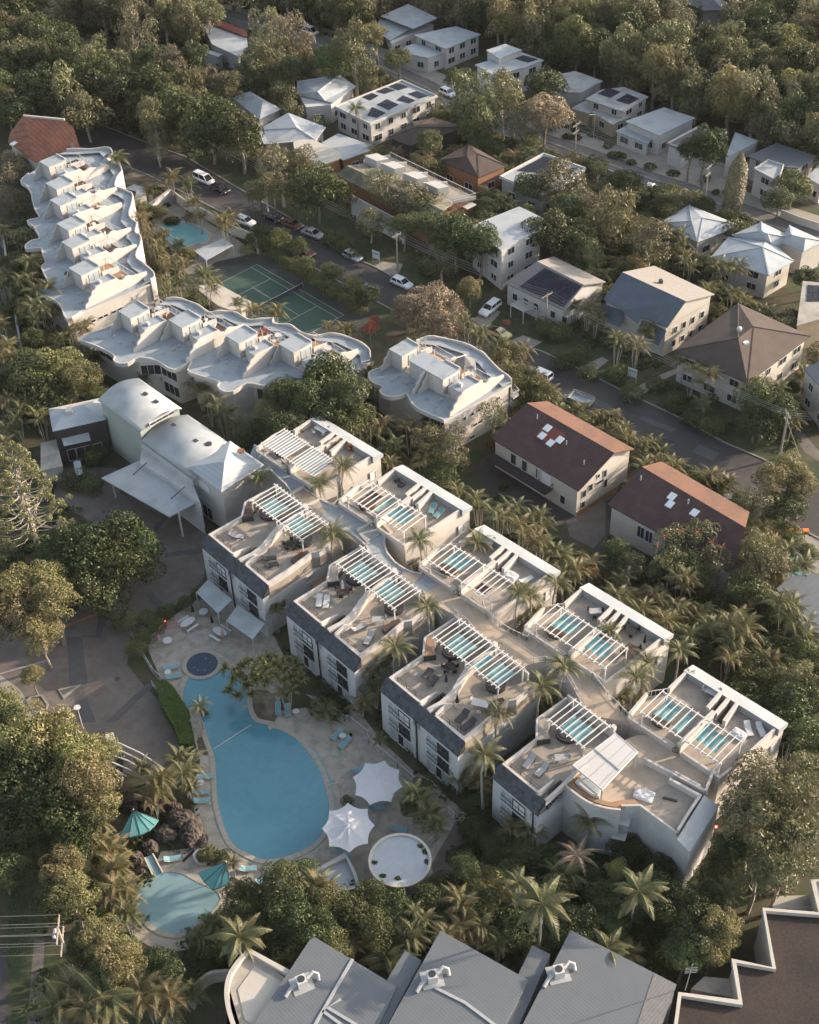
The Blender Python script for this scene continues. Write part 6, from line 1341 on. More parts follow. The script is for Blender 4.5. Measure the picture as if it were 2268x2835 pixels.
# --- trees surveyed on the overview (w)
for a in [('D',440,255,62,15),('D',505,275,52,14),('D',390,235,35,12),('G',320,235,36,14),('W',330,300,28,8),('G',745,95,52,17),('E',700,120,40,14),('K',790,72,30,12),('E',838,128,30,9),('G',548,140,48,12),('G',480,180,34,11),
 ('G',1000,200,58,17),('D',965,170,30,12),('G',1062,185,42,15),('D',1150,190,45,11),('P',1148,245,52,12),('G',1003,258,48,11),('W',1085,250,34,10),('E',905,300,27,10),('D',668,405,62,12),('W',590,352,52,13),('G',640,340,34,11),('G',560,395,40,10),
 ('W',812,395,44,11),('G',865,425,46,10),('G',905,440,38,9),('D',960,505,56,11),('D',1012,515,46,11),('E',920,480,40,10),('G',930,545,40,8),('E',850,480,36,8),('G',780,470,34,7),('D',1162,498,58,11),('D',1215,515,42,9),('G',1175,395,60,10),('E',1120,395,38,8),('E',1200,440,40,9),
 ('G',1300,450,62,13),('G',1370,510,52,12),('E',1318,385,35,7),('W',1255,430,40,10),('G',1410,430,34,7),('K',1340,560,26,6),('E',1230,475,30,7),('E',1025,440,26,6),('G',1245,540,34,8),('K',1590,215,28,8),('D',1490,300,42,13),('D',1455,320,30,9),('E',1670,395,40,8),('E',1640,420,30,7),
 ('P',905,652,72,9),('P',860,655,40,7.5),('P',945,690,40,7.5),('K',990,612,30,6),('E',640,560,22,5),('E',588,505,26,5),('E',625,520,22,4.5),('E',700,575,24,5),('K',742,600,22,4),('D',775,625,26,5),('E',680,600,20,4),('E',555,490,20,4),
 ('D',692,800,58,12),('E',730,835,46,12),('D',640,845,48,12),('E',600,830,42,11),('K',570,870,38,9),('D',600,915,48,10),('E',740,890,44,10),('D',690,870,50,11),('D',540,925,40,8),('G',945,955,46,8),('G',900,930,40,8),('W',960,915,28,8),('E',925,1000,36,6),('W',1040,870,32,8),('E',1105,800,34,7),('K',1065,745,30,7),('E',1150,840,34,6),
 ('K',130,775,52,9),('K',175,800,44,9),('D',80,820,60,9),('E',60,770,40,8),('D',110,860,50,7),('E',205,835,26,6),
 ('D',255,1135,60,8),('D',190,1180,78,8.5),('D',260,1200,66,8),('D',130,1170,60,8),('D',300,1160,46,7),('D',200,1250,70,7.5),('D',110,1240,50,8),('K',75,1230,60,11),('K',110,1270,52,11),('K',40,1300,60,10.5),('K',85,1330,50,10),('K',30,1240,50,11),('K',68,1425,26,5),
 ('K',90,1560,80,13),('K',160,1590,70,13),('K',190,1650,64,12.5),('D',60,1640,80,11.5),('D',120,1700,80,11),('K',45,1560,58,13),('K',215,1590,46,11),('D',40,1740,60,9),('D',170,1730,56,9.5),('K',210,1700,48,10),('D',150,1790,46,8),
 ('K',130,1830,50,9),('K',150,1890,52,9),('D',110,1900,44,8),('K',215,1975,50,9),('K',255,2030,52,9.5),('K',268,2005,34,8.5),('D',230,2060,54,8),('D',330,2050,48,6.5),('D',180,2000,44,7),
 ('K',1625,1010,40,9),('K',1665,1000,46,9),('K',1690,1030,36,8),('W',1600,1060,38,8),('D',1655,1070,42,7),('E',1600,850,50,8),('D',1640,870,44,7.5),('G',1600,820,34,7),('D',1590,900,44,6),
 ('G',1430,1150,50,8.5),('G',1480,1130,44,8.5),('G',1410,1190,44,8),('G',1500,1190,46,8),('E',1450,1210,44,7),('E',1300,1165,32,6),('G',1590,1150,40,9),('G',1610,1190,50,9),('E',1570,1240,42,7.5),('D',1540,1290,40,5),('D',1640,1290,44,6),('E',1700,1380,40,6),
 ('D',1500,1370,34,5),('E',1600,1420,44,6),('D',1560,1480,50,6),('G',1680,1430,44,7),('D',1660,1490,54,7),('D',1620,1540,46,6.5),('E',1710,1560,50,8),('D',1600,1370,36,5.5),
 ('G',1600,1650,70,12),('G',1660,1700,76,13),('G',1590,1740,70,12.5),('G',1680,1780,66,12),('G',1560,1700,48,11),('G',1640,1840,54,10.5),('D',1540,1790,40,8),('G',1700,1640,56,12),('G',1595,1840,40,9.5),
 ('D',1430,1920,60,8.5),('D',1470,1970,62,9),('K',1520,1950,46,9.5),('D',1390,1880,46,7.5),('D',1330,1900,48,7),('E',1440,2010,42,8),('D',1275,1890,40,6.5),('K',1500,2000,40,8.5),('E',1290,1950,36,6),('D',1240,1850,36,5),('K',1300,1830,26,6),
 ('D',512,1902,46,7),('D',550,1930,40,6.5),('E',590,1860,44,8.5),('D',610,1920,50,8),('D',660,1960,54,7.5),('E',690,1910,44,7),('D',740,1930,46,6.5),('E',790,1960,44,6.5),('D',830,1920,44,6),('E',700,1990,40,6.5),('D',900,1900,40,5),('E',640,1840,32,5.5),('D',780,1895,40,5),('D',1020,1900,40,6),('D',1170,1880,40,6),('D',1100,1960,50,6),('D',1220,1960,50,6.5),
 ('D',1000,1750,34,3.6),('D',1050,1790,40,4),('E',1100,1800,36,4),('D',1150,1810,36,4.5),('D',870,1700,30,4.5),('D',1320,1790,40,4),('E',890,1660,24,3.5),('D',1390,1830,34,4.5),
 ('E',410,640,26,5),('D',410,120,30,12),('W',360,130,40,14),('W',280,60,44,15),('G',190,130,44,13),('G',140,190,60,14),('D',90,200,60,12),('G',60,120,50,13),('D',30,240,40,10),('D',250,190,50,12),('G',180,240,50,11),('P',30,355,44,7),('W',20,410,40,7),('D',220,160,40,13),('G',30,30,50,12),('W',110,20,40,12),('G',440,30,34,12),('K',360,200,30,11)]: T('w', *a)
# --- woods: individually placed trees sampled inside surveyed outlines
def wood(poly, n, kinds, H, r, gap):
    P = pts('w', poly, H[0]*.6); xs = [p.x for p in P]; ys = [p.y for p in P]; got = []; tries = 0
    while len(got) < n and tries < n*40:
        tries += 1; p = Vector((rnd.uniform(min(xs),max(xs)), rnd.uniform(min(ys),max(ys))))
        if not inside(p, P) or any((p-q).length < gap for q in got): continue
        u = p.normalized()
        if blocked(p.x, p.y, 2.0) or any(blocked(p.x+u.x*k, p.y+u.y*k, 1.0) for k in (5,10,16)): continue
        got.append(p); h = rnd.uniform(*H); tree(rnd.choice(kinds), p, rnd.uniform(*r), h, 1.35)
wood([(830,-30),(1760,-60),(1760,330),(1620,290),(1560,240),(1480,215),(1380,185),(1280,135),(1150,85),(1040,70),(1010,45),(930,15),(840,0)], 235, 'GGKWEDGW', (9,15), (3.6,5.6), 4.0)
wood([(-30,-40),(560,-60),(830,-60),(800,40),(740,60),(700,40),(640,110),(560,90),(520,40),(440,20),(400,60),(300,40),(180,20),(60,30),(-30,60)], 85, 'GGWWE', (11,15), (3.6,5.4), 4.4)
wood([(-30,70),(60,60),(180,110),(300,150),(430,160),(420,210),(380,260),(330,270),(230,260),(120,230),(40,230),(-30,240)], 62, 'DDEGD', (9,13), (3.4,5.0), 4.2)
wood([(540,120),(600,110),(640,170),(600,190),(610,260),(560,260),(520,220)], 8, 'GWE', (8,12), (2.6,3.6), 4.4)
wood([(700,310),(820,300),(900,330),(1000,330),(960,380),(860,350),(760,330)], 9, 'EGW', (6,8), (1.8,2.6), 3.6)
wood([(1000,560),(1060,600),(1060,660),(1000,640)], 4, 'EK', (4,6), (1.4,2.0), 2.8)
wood([(1440,520),(1500,560),(1560,600),(1700,600),(1720,660),(1640,640),(1560,620),(1440,560)], 12, 'EGK', (4,7), (1.5,2.4), 3.0)
wood([(1250,640),(1300,690),(1360,740),(1420,790),(1560,880),(1540,910),(1400,830),(1300,740),(1240,700)], 16, 'EGD', (4,6), (1.3,2.1), 2.6)
wood([(40,480),(100,560),(130,680),(230,740),(160,760),(60,740),(40,640)], 14, 'EDK', (4,7), (1.5,2.4), 2.8)
wood([(1050,760),(1200,850),(1330,900),(1430,970),(1500,1010),(1450,1010),(1350,950),(1200,880),(1080,820)], 14, 'EKG', (3.5,5.5), (1.3,1.9), 2.6)
wood([(250,1790),(270,1800),(260,1830),(240,1850),(210,1900),(180,1850),(250,1760)], 5, 'EDK', (4,6), (1.4,2.0), 2.6)
# --- garden trees and shrubs between the houses
fill([(330,300),(620,330),(900,340),(1080,300),(1320,440),(1560,640),(1725,720),(1725,960),(1640,960),(1420,800),(1200,660),(1000,560),(700,400),(480,330)], 230, 'EDGKEHGH', (2.6,5.6), (1.3,2.6), 1.9, .3)
fill([(560,120),(760,140),(900,220),(1060,200),(1280,320),(1500,420),(1725,500),(1725,640),(1500,560),(1300,430),(1080,300),(900,330),(640,300),(560,250)], 120, 'EDGKHG', (3,6.5), (1.6,3.0), 2.4, .15)
fill([(1000,700),(1130,780),(1320,890),(1500,1010),(1620,1040),(1700,1100),(1700,1300),(1560,1300),(1400,1180),(1200,1120),(1060,960),(940,900)], 90, 'EDKEH', (2.2,4.5), (1.2,2.2), 1.8, .4)
fill([(270,400),(330,430),(420,520),(560,640),(740,700),(640,680),(480,650),(380,620),(320,520)], 40, 'EKH', (2,4), (1.0,1.7), 1.6, .5)
fill([(1200,1180),(1400,1240),(1725,1400),(1725,1660),(1600,1560),(1480,1380),(1300,1260)], 70, 'EDDG', (3,6), (1.6,2.8), 2.4, .35)
fill([(0,480),(60,500),(120,640),(200,760),(220,840),(100,940),(0,980)], 40, 'EDK', (3,6), (1.5,2.6), 2.4, .4)
fill([(0,1480),(220,1560),(260,1660),(220,1760),(100,1860),(0,1900)], 26, 'DEK', (5,8), (2.2,3.2), 3.2)
fill([(420,2010),(520,1840),(960,1850),(1240,1880),(1520,1860),(1530,2030),(1300,2060),(1000,2000),(700,2010),(500,2030)], 90, 'DDEK', (3,6), (1.6,2.6), 2.2, .3)
# --- palms
for x, y, H, s, sd_ in ((545,1010,8.5,.85,0),(700,1128,11,1.05,0),(722,985,10.5,.95,0),(672,1020,10,.95,0),(885,1140,11.5,.95,1),(832,1365,10,1.05,0),(900,1280,11.5,.95,1),(1020,1590,11,1.0,0),(1050,1505,10,.9,0),(1140,1448,11.5,.95,0),(1188,1405,11.5,.95,0),(1092,1250,11.5,.95,1),
   (1118,1258,10,.8,0),(1005,1145,9,.9,0),(1172,1230,9,.85,0),(1430,1372,10,.9,0),(1340,1430,11,1.0,1),(1362,1398,9.5,.9,0),(1280,1330,9,.75,0),(870,1672,4.2,.8,0),(245,335,9,1.1,0),(750,230,7,1.0,0),(240,335,0,0,0)):
    if H: PL('w', x, y, H, s, 'g', 15, seeds=bool(sd_))
for x, y, H, s in ((1140,1905,12,1.25),(1345,1880,10,1.1),(505,1975,9,1.1),(1280,2000,6.5,.9),(1090,1860,6,.7)): PL('w', x, y, H, s, 'b', 14, 'large plumed royal palm')
for x, y, H, s in ((420,1490,4.2,.62),(490,1820,2.6,.6),(1240,1730,5.5,1.0),(385,1630,4.5,.95),(375,1600,4,.9),(960,1480,5,.7),(800,1560,2.4,.5),(685,1500,2.2,.7)): PL('w', x, y, H, s, 'g', 13, 'young low feather palm')
p = ray('w', 1215, 1800, 5.5); t = palm((p.x,p.y), 5.2, 1.0, 'd', 12, 'dead pinkish palm')
p = ray('w', 625, 895, 9.5); t = thing('dead_yucca', 'spray of dry brown blades behind the clear roofed terrace', 'plant', (p.x,p.y,0)); fronds(t, 0, 0, 8.2, .5, 9, 'd', (1.4,1.0)); l_ = link('trunk', PT[0], t); l_.scale = (2,2,8.2)
for x, y, H, s, k in ((360,380,6,.9,'y'),(395,385,6,.8,'g'),(470,470,7.5,1.0,'y'),(485,455,7,.9,'y'),(435,590,8,1.0,'g'),(400,600,7,.85,'g'),(350,560,6,.8,'y'),(330,520,6,.8,'y'),(300,470,6,.8,'y'),(310,500,5,.8,'y'),(345,600,6,.8,'g'),(295,440,5,.7,'g'),(405,430,5,.75,'y'),(420,455,4.5,.7,'y'),
   (380,560,6,.8,'y'),(450,600,5,.75,'g'),(500,640,5,.7,'g'),(535,655,5,.8,'y'),(580,660,5,.8,'y'),(730,690,5,.9,'y'),(690,690,3.5,.6,'y'),
   (70,560,8,1.0,'y'),(95,620,8,1.0,'y'),(80,660,8,.9,'g'),(110,650,7,.9,'y'),(50,600,7,.9,'g'),(150,700,6,.8,'y'),(180,690,5,.8,'y'),(120,500,0,0,'y'),(10,580,6,1.0,'y'),(10,740,7,1.1,'y'),(20,770,6,.9,'y'),(200,750,4,.9,'g'),(60,500,6,.8,'g'),
   (470,870,7,1.0,'g'),(420,820,5,.8,'y'),(390,800,4,.8,'g'),(440,850,5.5,.8,'y'),(510,830,4,.8,'y'),(300,800,4,.7,'g'),(340,790,3.5,.7,'g'),(780,790,5.5,.9,'g'),(500,900,6,.85,'g'),
   (800,900,6,.9,'y'),(830,940,6,.9,'g'),(860,900,6,.8,'y'),(770,920,6,.85,'g'),(890,960,6,.8,'y'),(820,990,5,.8,'y'),(850,1020,5,.8,'g'),(960,1030,5,.8,'g'),(780,980,5,.7,'y'),(900,890,5,.7,'g'),
   (1010,1060,7,.9,'g'),(1050,1090,7,.95,'g'),(1100,1120,7,.9,'y'),(1130,1100,6.5,.9,'g'),(1140,1150,6,.9,'y'),(1075,1070,6,.8,'g'),(1180,1170,6,.9,'g'),(1210,1200,6,.9,'y'),(1240,1190,5,.8,'y'),(1150,1210,6,.85,'y'),(1190,1225,5.5,.8,'g'),
   (1300,1265,6.5,.95,'g'),(1350,1285,6,.9,'g'),(1380,1260,5,.8,'y'),(1400,1310,6,.9,'y'),(1430,1290,5,.85,'g'),(1340,1250,6,.8,'y'),(1450,1340,6,.8,'g'),(1500,1330,6,.9,'g'),(1560,1320,8,1.0,'y'),(1540,1360,6,.9,'g'),(1660,1290,8,1.1,'g'),(1690,1330,6,.9,'g'),(1480,1290,4,.7,'g'),(1620,1390,5,.9,'y'),
   (1430,500,6.5,1.0,'g'),(1400,480,5,.8,'g'),(1510,565,7,.95,'g'),(1550,560,7,.95,'g'),(1300,720,6.5,.9,'g'),(1240,650,6,.9,'y'),(1255,670,5,.8,'y'),(1210,640,5,.8,'g'),(1340,730,6,.9,'y'),(1360,700,5.5,.8,'y'),(1460,780,6,.85,'y'),(1490,800,6,.9,'y'),(1440,760,5,.8,'g'),(1480,850,4,.7,'g'),(1380,660,6,.9,'y'),(1400,690,5,.8,'y'),(1500,770,5,.8,'g'),
   (1010,710,6,.9,'g'),(1055,730,6,.9,'g'),(985,690,5.5,.8,'g'),(960,680,5.5,.85,'g'),(1100,745,6,.8,'y'),(1130,810,5,.8,'y'),(1070,780,5,.8,'g'),(1290,880,4,.8,'y'),(1320,925,4.5,.85,'y'),(1350,945,4,.8,'g'),(1260,880,4,.7,'y'),(1490,1010,4.5,.9,'y'),(1530,1020,4,.8,'y'),
   (245,1840,5,.9,'y'),(235,1795,5,.9,'y'),(215,1780,5.5,.9,'y'),(258,1880,5.5,.9,'y'),(235,1900,5,.85,'y'),(265,1930,4.5,.8,'g'),(200,1740,5,.8,'y'),(335,1650,5,.9,'y'),(320,1680,5,.8,'y'),(300,1620,3.5,.8,'g'),(395,1610,4,.9,'g'),(400,1660,3,.7,'g'),
   (160,2090,6,1.1,'y'),(230,2110,6.5,1.3,'g'),(310,2100,6,1.1,'y'),(350,2120,5,1.0,'y'),(120,2130,5,1.1,'g'),(200,2140,6,1.2,'y'),(400,2090,4,.8,'g'),(445,1945,3.5,.7,'g'),(425,1975,3.5,.7,'g'),
   (880,1690,4.5,.8,'g'),(905,1712,4,.8,'g'),(918,1738,3.6,.7,'g'),(890,1725,3.2,.6,'g'),(680,1880,5,.9,'y'),(720,1960,4,.8,'g'),(860,1980,4.5,.9,'g'),(960,1900,4,.9,'g'),(980,1960,4,.9,'y'),(820,2020,4,1.1,'g'),(940,1950,3,.8,'g'),(1190,1850,4.5,1.0,'g'),
   (600,1460,5,.6,'g'),(780,1410,6,.9,'g'),(810,1390,6,.85,'g'),(580,1290,4.5,.7,'g'),(790,1450,4.5,.8,'g'),(760,1480,3.5,.7,'y'),(1000,1540,5.5,.9,'g'),(1080,1470,6,.9,'g'),(1120,1470,6,.8,'y'),(1030,1530,4.5,.8,'g'),(970,1640,3,.7,'g'),(1010,1650,3.2,.7,'y'),(1220,1430,6,.8,'g'),(1155,1480,5.5,.8,'g'),
   (1080,1745,3.6,.8,'y'),(1120,1750,4,.8,'g'),(1250,1640+100,4,.8,'g'),(660,1160,5,.7,'g'),(880,1200,5,.7,'g'),(760,1050,5,.8,'g'),(1120,1300,5,.8,'y'),(1080,1310,5,.7,'g'),(1340,1480,6,.8,'y'),(1310,1460,5,.8,'g'),(1170,1300,4,.7,'y')):
    if H: CP('w', x, y, H, s, k, 5 if s > .85 else 4)
# bushes and hedges
for x, y, r, H, k in ((780,690,15,5,'R'),(790,675,11,4,'R'),(530,410,15,5,'P'),(1248,1205,12,5,'O'),(190,490,0,0,'O'),(1065,680,10,2.2,'O'),(300,770,12,3.5,'O'),(560,300,0,0,'O')):
    if H: T('w', k, x, y, r, H)
for i, (x, y) in enumerate(((1400,1128),(1432,1118),(1470,1120),(1500,1140),(1520,1150),(1385,1145))): 
    p = ray('w', x, y, 8.4); t = thing('flame_flower_spray', None, 'flower', (p.x,p.y,0)); fronds(t, 0, 0, 8.2, .28, 7, 'g', (.6,-.1)); 
    for f in kids(t): f.data = f.data
    tk = link('stem', PT[0], t); tk.scale = (1,1,8.2); note(t, 'red flower spray', p)
RF = frond_mesh('leaf_red', 3.0, .5, 8, .5, .4, .1)
for o, w_, p in PLANTS:
    if 'red flower' in w_:
        for f in kids(o):
            if f.name.startswith('frond'): f.data = RF
rows = [(700,505,22,2.2),(725,520,20,2.2),(745,535,16,2),(355,1370,20,0,),(250,1395,0,0),(200,960,26,3),(160,1010,30,2.6),(190,1020,28,2.6),(270,1030,16,2),(330,1320,20,2.2),(310,1300,18,2.2),(350,1290,20,2.2),(300,1345,22,2.6),(290,1370,22,2.6),(390,1270,16,2),(420,1250,16,2.2),
        (730,1688,13,1.2),(440,1800,22,1.4),(470,1805,18,1.2),(680,1490,26,2.4),(700,1505,16,2.0),(945,1590,20,1.6),(1010,1690,24,2.0),(985,1700,18,1.8),(1190,760,26,2.4),(1215,750,22,2.2),(1240,785,22,2.2),(1330,830,24,2),(1300,790,24,2.5),(1420,850,24,2.2),(1460,880,24,2.2),(1380,810,20,2),(1500,900,26,2.4),(1180,700,26,3),(1150,690,22,3),(1130,640,20,3),(520,530,16,3),(400,460,14,2.5),(540,1345,0,0),(265,1310,26,3),(430,1500,10,1),(360,1640,18,2.4)]
for q in rows:
    if len(q) == 4 and q[3]: T('w', 'H', *q)
for k in range(20):
    u = k/19; T('w', 'H' if k % 3 else 'E', 528+u*232, 503+u*150, 13+3*(k % 2), 2.6)
# hedge clipped square beside the pool, built as leaves over a box
hb = pts('g', [(925,1275),(985,1252),(1040,1300),(1130,1440),(1110,1509),(1150,1560),(1130,1640),(1075,1640),(1040,1540),(960,1400)], 1.5)
t = thing('clipped_hedge', 'bright green clipped hedge along the left side of the pool', 'hedge', (*ray('g',1040,1400).xy,0)); MB().prism(inset(hb,.95), 0, 1.5).build('core', 'leaf_hedge', t)
C = []; Nn = []
xs = [p.x for p in hb]; ys = [p.y for p in hb]
while len(C) < 2600:
    p = (rnd.uniform(min(xs),max(xs)), rnd.uniform(min(ys),max(ys)))
    if inside(p, hb): C.append((p[0]-t.location.x,p[1]-t.location.y,1.55+rnd.uniform(-.05,.06))); Nn.append((0,0,1))
for i in range(len(hb)):
    a, b = hb[i], hb[(i+1)%len(hb)]; L = (b-a).length
    for k in range(int(L*45)): u = rnd.random(); q = a.lerp(b,u); d = Vector(((b-a).y,-(b-a).x)).normalized(); C.append((q.x-t.location.x,q.y-t.location.y,rnd.uniform(.1,1.55))); Nn.append((d.x,d.y,0))
link('foliage', quads_mesh('foliage', leaf_quads(np.array(C), np.array(Nn), .16, 1.4, .5), nr_.random(len(C)), 'leaf_hedge'), t)
# narrow brown cypress
t = thing('cypress_tree', 'narrow brown cypress standing alone beside the far street', 'tree', (*ray('c',1190,1270).xy,0)); k = 5200; u = nr_.random(k); H = 13.5
base = ray('c',1190,1300); prof = np.interp(u, [0,.15,.5,.8,1], [1.0,1.75,1.9,1.5,.15]); a = nr_.uniform(0,6.283,k); rr = prof*nr_.uniform(.75,1.08,k)
C = np.stack([rr*np.cos(a)+.5*u, rr*np.sin(a), u*H], 1); t.location = (base.x,base.y,0); link('foliage', quads_mesh('foliage', leaf_quads(C, np.stack([np.cos(a),np.sin(a),np.full(k,.8)],1), .24, 2.2, .4), nr_.random(k), 'leaf_grey'), t); tk = link('trunk', TR['d'][0], t); tk.scale = (9,9,10)
# bunya-like conifer with tufted branch ends
t = thing('tufted_conifer', 'tall pale branched conifer with tufted branch ends at the left edge', 'tree', (0,0,0)); c0 = ray('g', 130, 130, 11); t.location = (c0.x,c0.y,0); mb = MB(); mb.tube([(0,0,0),(.1,0,6),(0,.1,12),(0,0,17.5)], [.42,.34,.24,.08], 8); Cs = []
for lv_ in range(15):
    z = 3.5+lv_*.98; nb = 7; Lb = 5.6*(1-(lv_/17)**1.3)+.4
    for k in range(nb):
        a = 2*math.pi*(k/nb)+lv_*.7+rnd.uniform(-.15,.15); l_ = Lb*rnd.uniform(.72,1.12); e = Vector((math.cos(a)*l_, math.sin(a)*l_, z+.6+l_*.12)); mb.tube([(0,0,z),(e.x*.5,e.y*.5,z-.1),tuple(e)], [.10,.07,.035], 5); Cs.append((e, 1.0))
        for s_ in (.82,):
            d = Vector((-math.sin(a), math.cos(a), 0))*rnd.choice((-1,1))*.7; m_ = Vector((e.x*s_, e.y*s_, z+l_*.06*s_)); mb.tube([tuple(m_), tuple(m_+d+Vector((0,0,.4)))], [.045,.02], 4); Cs.append((m_+d+Vector((0,0,.4)), .75))
o = mb.build('trunk', 'pole_wood', t); V = []; lv = []
for e, s_ in Cs:
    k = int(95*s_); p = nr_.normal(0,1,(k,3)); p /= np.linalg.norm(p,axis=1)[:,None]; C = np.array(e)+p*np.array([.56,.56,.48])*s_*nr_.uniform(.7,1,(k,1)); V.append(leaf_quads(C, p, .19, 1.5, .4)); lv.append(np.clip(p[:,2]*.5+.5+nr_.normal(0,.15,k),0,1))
link('crown', quads_mesh('crown', np.concatenate(V), np.concatenate(lv), 'leaf_bunya'), t)
# pandanus by the pool
t = thing('pandanus_tree', 'spreading pandanus with spiky leaf tufts beside the spa', 'tree', (*ray('g',1590,1370).xy,0)); mb = MB(); tips = []
for (x, y, z) in ((1340,1190,4.2),(1370,1320,3.6),(1430,1230,5.0),(1470,1150,5.2),(1520,1190,5.6),(1560,1130,5.6),(1600,1180,6.0),(1640,1130,5.6),(1690,1150,5.6),(1700,1200,5.2),(1760,1200,4.8),(1480,1290,4.6),(1420,1350,3.2),(1800,1250,4.2),(1560,1240,5.5),(1650,1230,5.5),(1730,1140,5.2),(1500,1340,3.6),(1600,1120,5.4),(1440,1180,4.8),(1530,1260,5.2),(1390,1250,4.4),(1780,1180,4.6),(1500,1150,5.0),(1550,1200,5.9),(1620,1220,5.9),(1670,1180,5.7),(1700,1260,4.9),(1590,1270,5.3),(1460,1260,4.8),(1410,1200,4.6),(1640,1160,5.9),(1740,1240,4.7),(1580,1160,5.9),(1510,1220,5.4),(1770,1150,4.6)):
    p = ray('g', x, y, z)-t.location; p.z = z; tips.append(p); mb.tube([(0,0,1.2),(p.x*.45,p.y*.45,z*.55),(p.x*.9,p.y*.9,z-.4),tuple(p)], [.17,.12,.09,.08], 6)
mb.tube([(0,0,0),(.05,0,1.3)], [.26,.22], 8); mb.build('trunk', 'trunk_pale', t); V = []; lv = []
for p in tips:
    for k in range(52):
        a = rnd.uniform(0,6.283); el = rnd.uniform(-.5,1.4); l_ = rnd.uniform(.7,1.25); d = Vector((math.cos(a)*math.cos(el),math.sin(a)*math.cos(el),math.sin(el))); s_ = d.cross(Vector((0,0,1)))
        s_ = s_.normalized()*.075 if s_.length > .01 else Vector((.05,0,0)); m_ = p+d*l_*.6; e = p+d*l_+Vector((0,0,-.22)); V.append([tuple(p-s_),tuple(p+s_),tuple(m_+s_),tuple(m_-s_)]); V.append([tuple(m_-s_),tuple(m_+s_),tuple(e+s_*.2),tuple(e-s_*.2)]); v = rnd.random(); lv += [v,v]
link('leaf_tufts', quads_mesh('leaf_tufts', np.array(V), np.array(lv), 'leaf_khaki'), t)
# ground cover under the trees: small plants and fallen leaves over the garden beds
def cover(name, label, polys, dens, size, m, zr=(.1,1.3), cat='ground cover'):
    C = []
    for c, L in polys:
        P = pts(c, L); A_ = abs(area(P)); xs = [p.x for p in P]; ys = [p.y for p in P]; k = 0; n = int(A_*dens)
        clx = [(rnd.uniform(min(xs),max(xs)), rnd.uniform(min(ys),max(ys)), rnd.uniform(.6,1.6), rnd.uniform(zr[0],zr[1])) for _ in range(int(A_*.5)+2)]; clx = [q for q in clx if inside(q, P)]
        clx = [q for q in clx if not any(inside(q, A_) for A_ in ROADS)]
        if not clx: continue
        while k < n:
            q = clx[rnd.randrange(len(clx))]; a = rnd.uniform(0,6.283); r = q[2]*math.sqrt(rnd.random()); C.append((q[0]+r*math.cos(a), q[1]+r*math.sin(a), max(.05, q[3]*(1-(r/q[2])**2*.7)))); k += 1
    C = np.array(C); Nn = np.tile(np.array([0,0,1.0]), (len(C),1)); o = link(name, quads_mesh(name, leaf_quads(C, Nn, size, 1.6, .7), np.clip(nr_.normal(.3,.25,len(C)),0,1), m)); tag(o, label, cat, kind='stuff'); return o
cover('understory', 'dark low shrubs and ferns filling the resort garden beds', [('w',[(420,1480),(560,1330),(600,1400),(680,1520),(760,1600),(840,1680),(830,1600),(640,1430),(560,1300)]),('w',[(560,1290),(610,1280),(760,1490),(730,1500),(620,1400)]),('w',[(760,1410),(810,1440),(980,1660),(1000,1720),(900,1640),(760,1490)]),
  ('w',[(1000,1640),(1040,1750),(1180,1790),(1500,1860),(1500,2000),(1300,2040),(900,2020),(640,1990),(420,2000),(330,2080),(200,2156),(60,2156),(110,1850),(200,1740),(260,1640),(340,1650),(410,1700),(330,1800),(290,1930),(400,1960),(470,1830),(620,1840),(700,1870),(860,1870),(960,1850),(940,1740)]),
  ('w',[(0,1500),(200,1540),(260,1640),(180,1750),(90,1850),(40,1800),(0,1750)]),('w',[(0,1000),(120,1000),(160,1090),(330,1180),(330,1290),(150,1310),(0,1330)]),
  ('w',[(1030,1000),(1260,1200),(1450,1260),(1560,1400),(1660,1540),(1725,1700),(1600,1900),(1500,1820),(1600,1600),(1480,1380),(1280,1230),(1160,1190),(960,1090)]),('w',[(380,780),(800,900),(980,1000),(950,1080),(640,900),(420,860)])], 7, .42, 'leaf_dark')
cover('understory', 'mid green shrubs along the street gardens and between the houses', [('w',[(520,500),(640,560),(770,640),(700,640),(560,540)]),('w',[(560,380),(720,470),(920,590),(1000,620),(1000,570),(820,480),(640,380)]),('w',[(1020,620),(1100,640),(1260,740),(1420,840),(1560,930),(1640,960),(1700,940),(1600,860),(1400,780),(1220,640),(1100,560)]),
  ('w',[(440,280),(620,330),(900,330),(1080,300),(1300,440),(1500,620),(1300,560),(1000,450),(700,380),(560,360)]),('w',[(1100,200),(1300,300),(1500,380),(1725,480),(1725,520),(1400,400),(1200,330)]),('w',[(250,330),(300,420),(340,560),(420,640),(560,700),(700,740),(640,690),(440,560),(400,430)]),
  ('w',[(30,380),(60,440),(60,520),(130,680),(220,760),(60,760),(30,600)]),('w',[(1000,700),(1130,780),(1300,880),(1240,900),(1100,820),(1010,760)]),('w',[(1280,1130),(1420,1100),(1620,1280),(1500,1320),(1300,1200)])], 4.5, .45, 'leaf_green')
cover('forest_floor', 'leafy understorey under the woods at the top of the picture', [('w',[(820,-40),(1760,-60),(1760,340),(1560,250),(1300,150),(1040,80)]),('w',[(-40,-40),(820,-60),(720,100),(620,280),(420,320),(100,250),(-40,240)])], 1.6, .9, 'leaf_green', (.2,2.0))
cover('lawn_grass', 'short grass blades on the verges along the street', [('f',[(640,990),(740,930),(1000,1080),(1260,1230),(1240,1290),(900,1130)]),('f',[(350,845),(430,790),(620,900),(580,940)]),('f',[(60,690),(250,745),(285,795),(100,720)]),('j',[(60,1000),(160,1000),(160,1908),(60,1908)])], 14, .14, 'leaf_green', (.02,.08), 'grass')
name_plants()
# ------------------------------------------------------------------ movable things
def vec_az(a, b): return math.atan2(b.y-a.y, b.x-a.x)
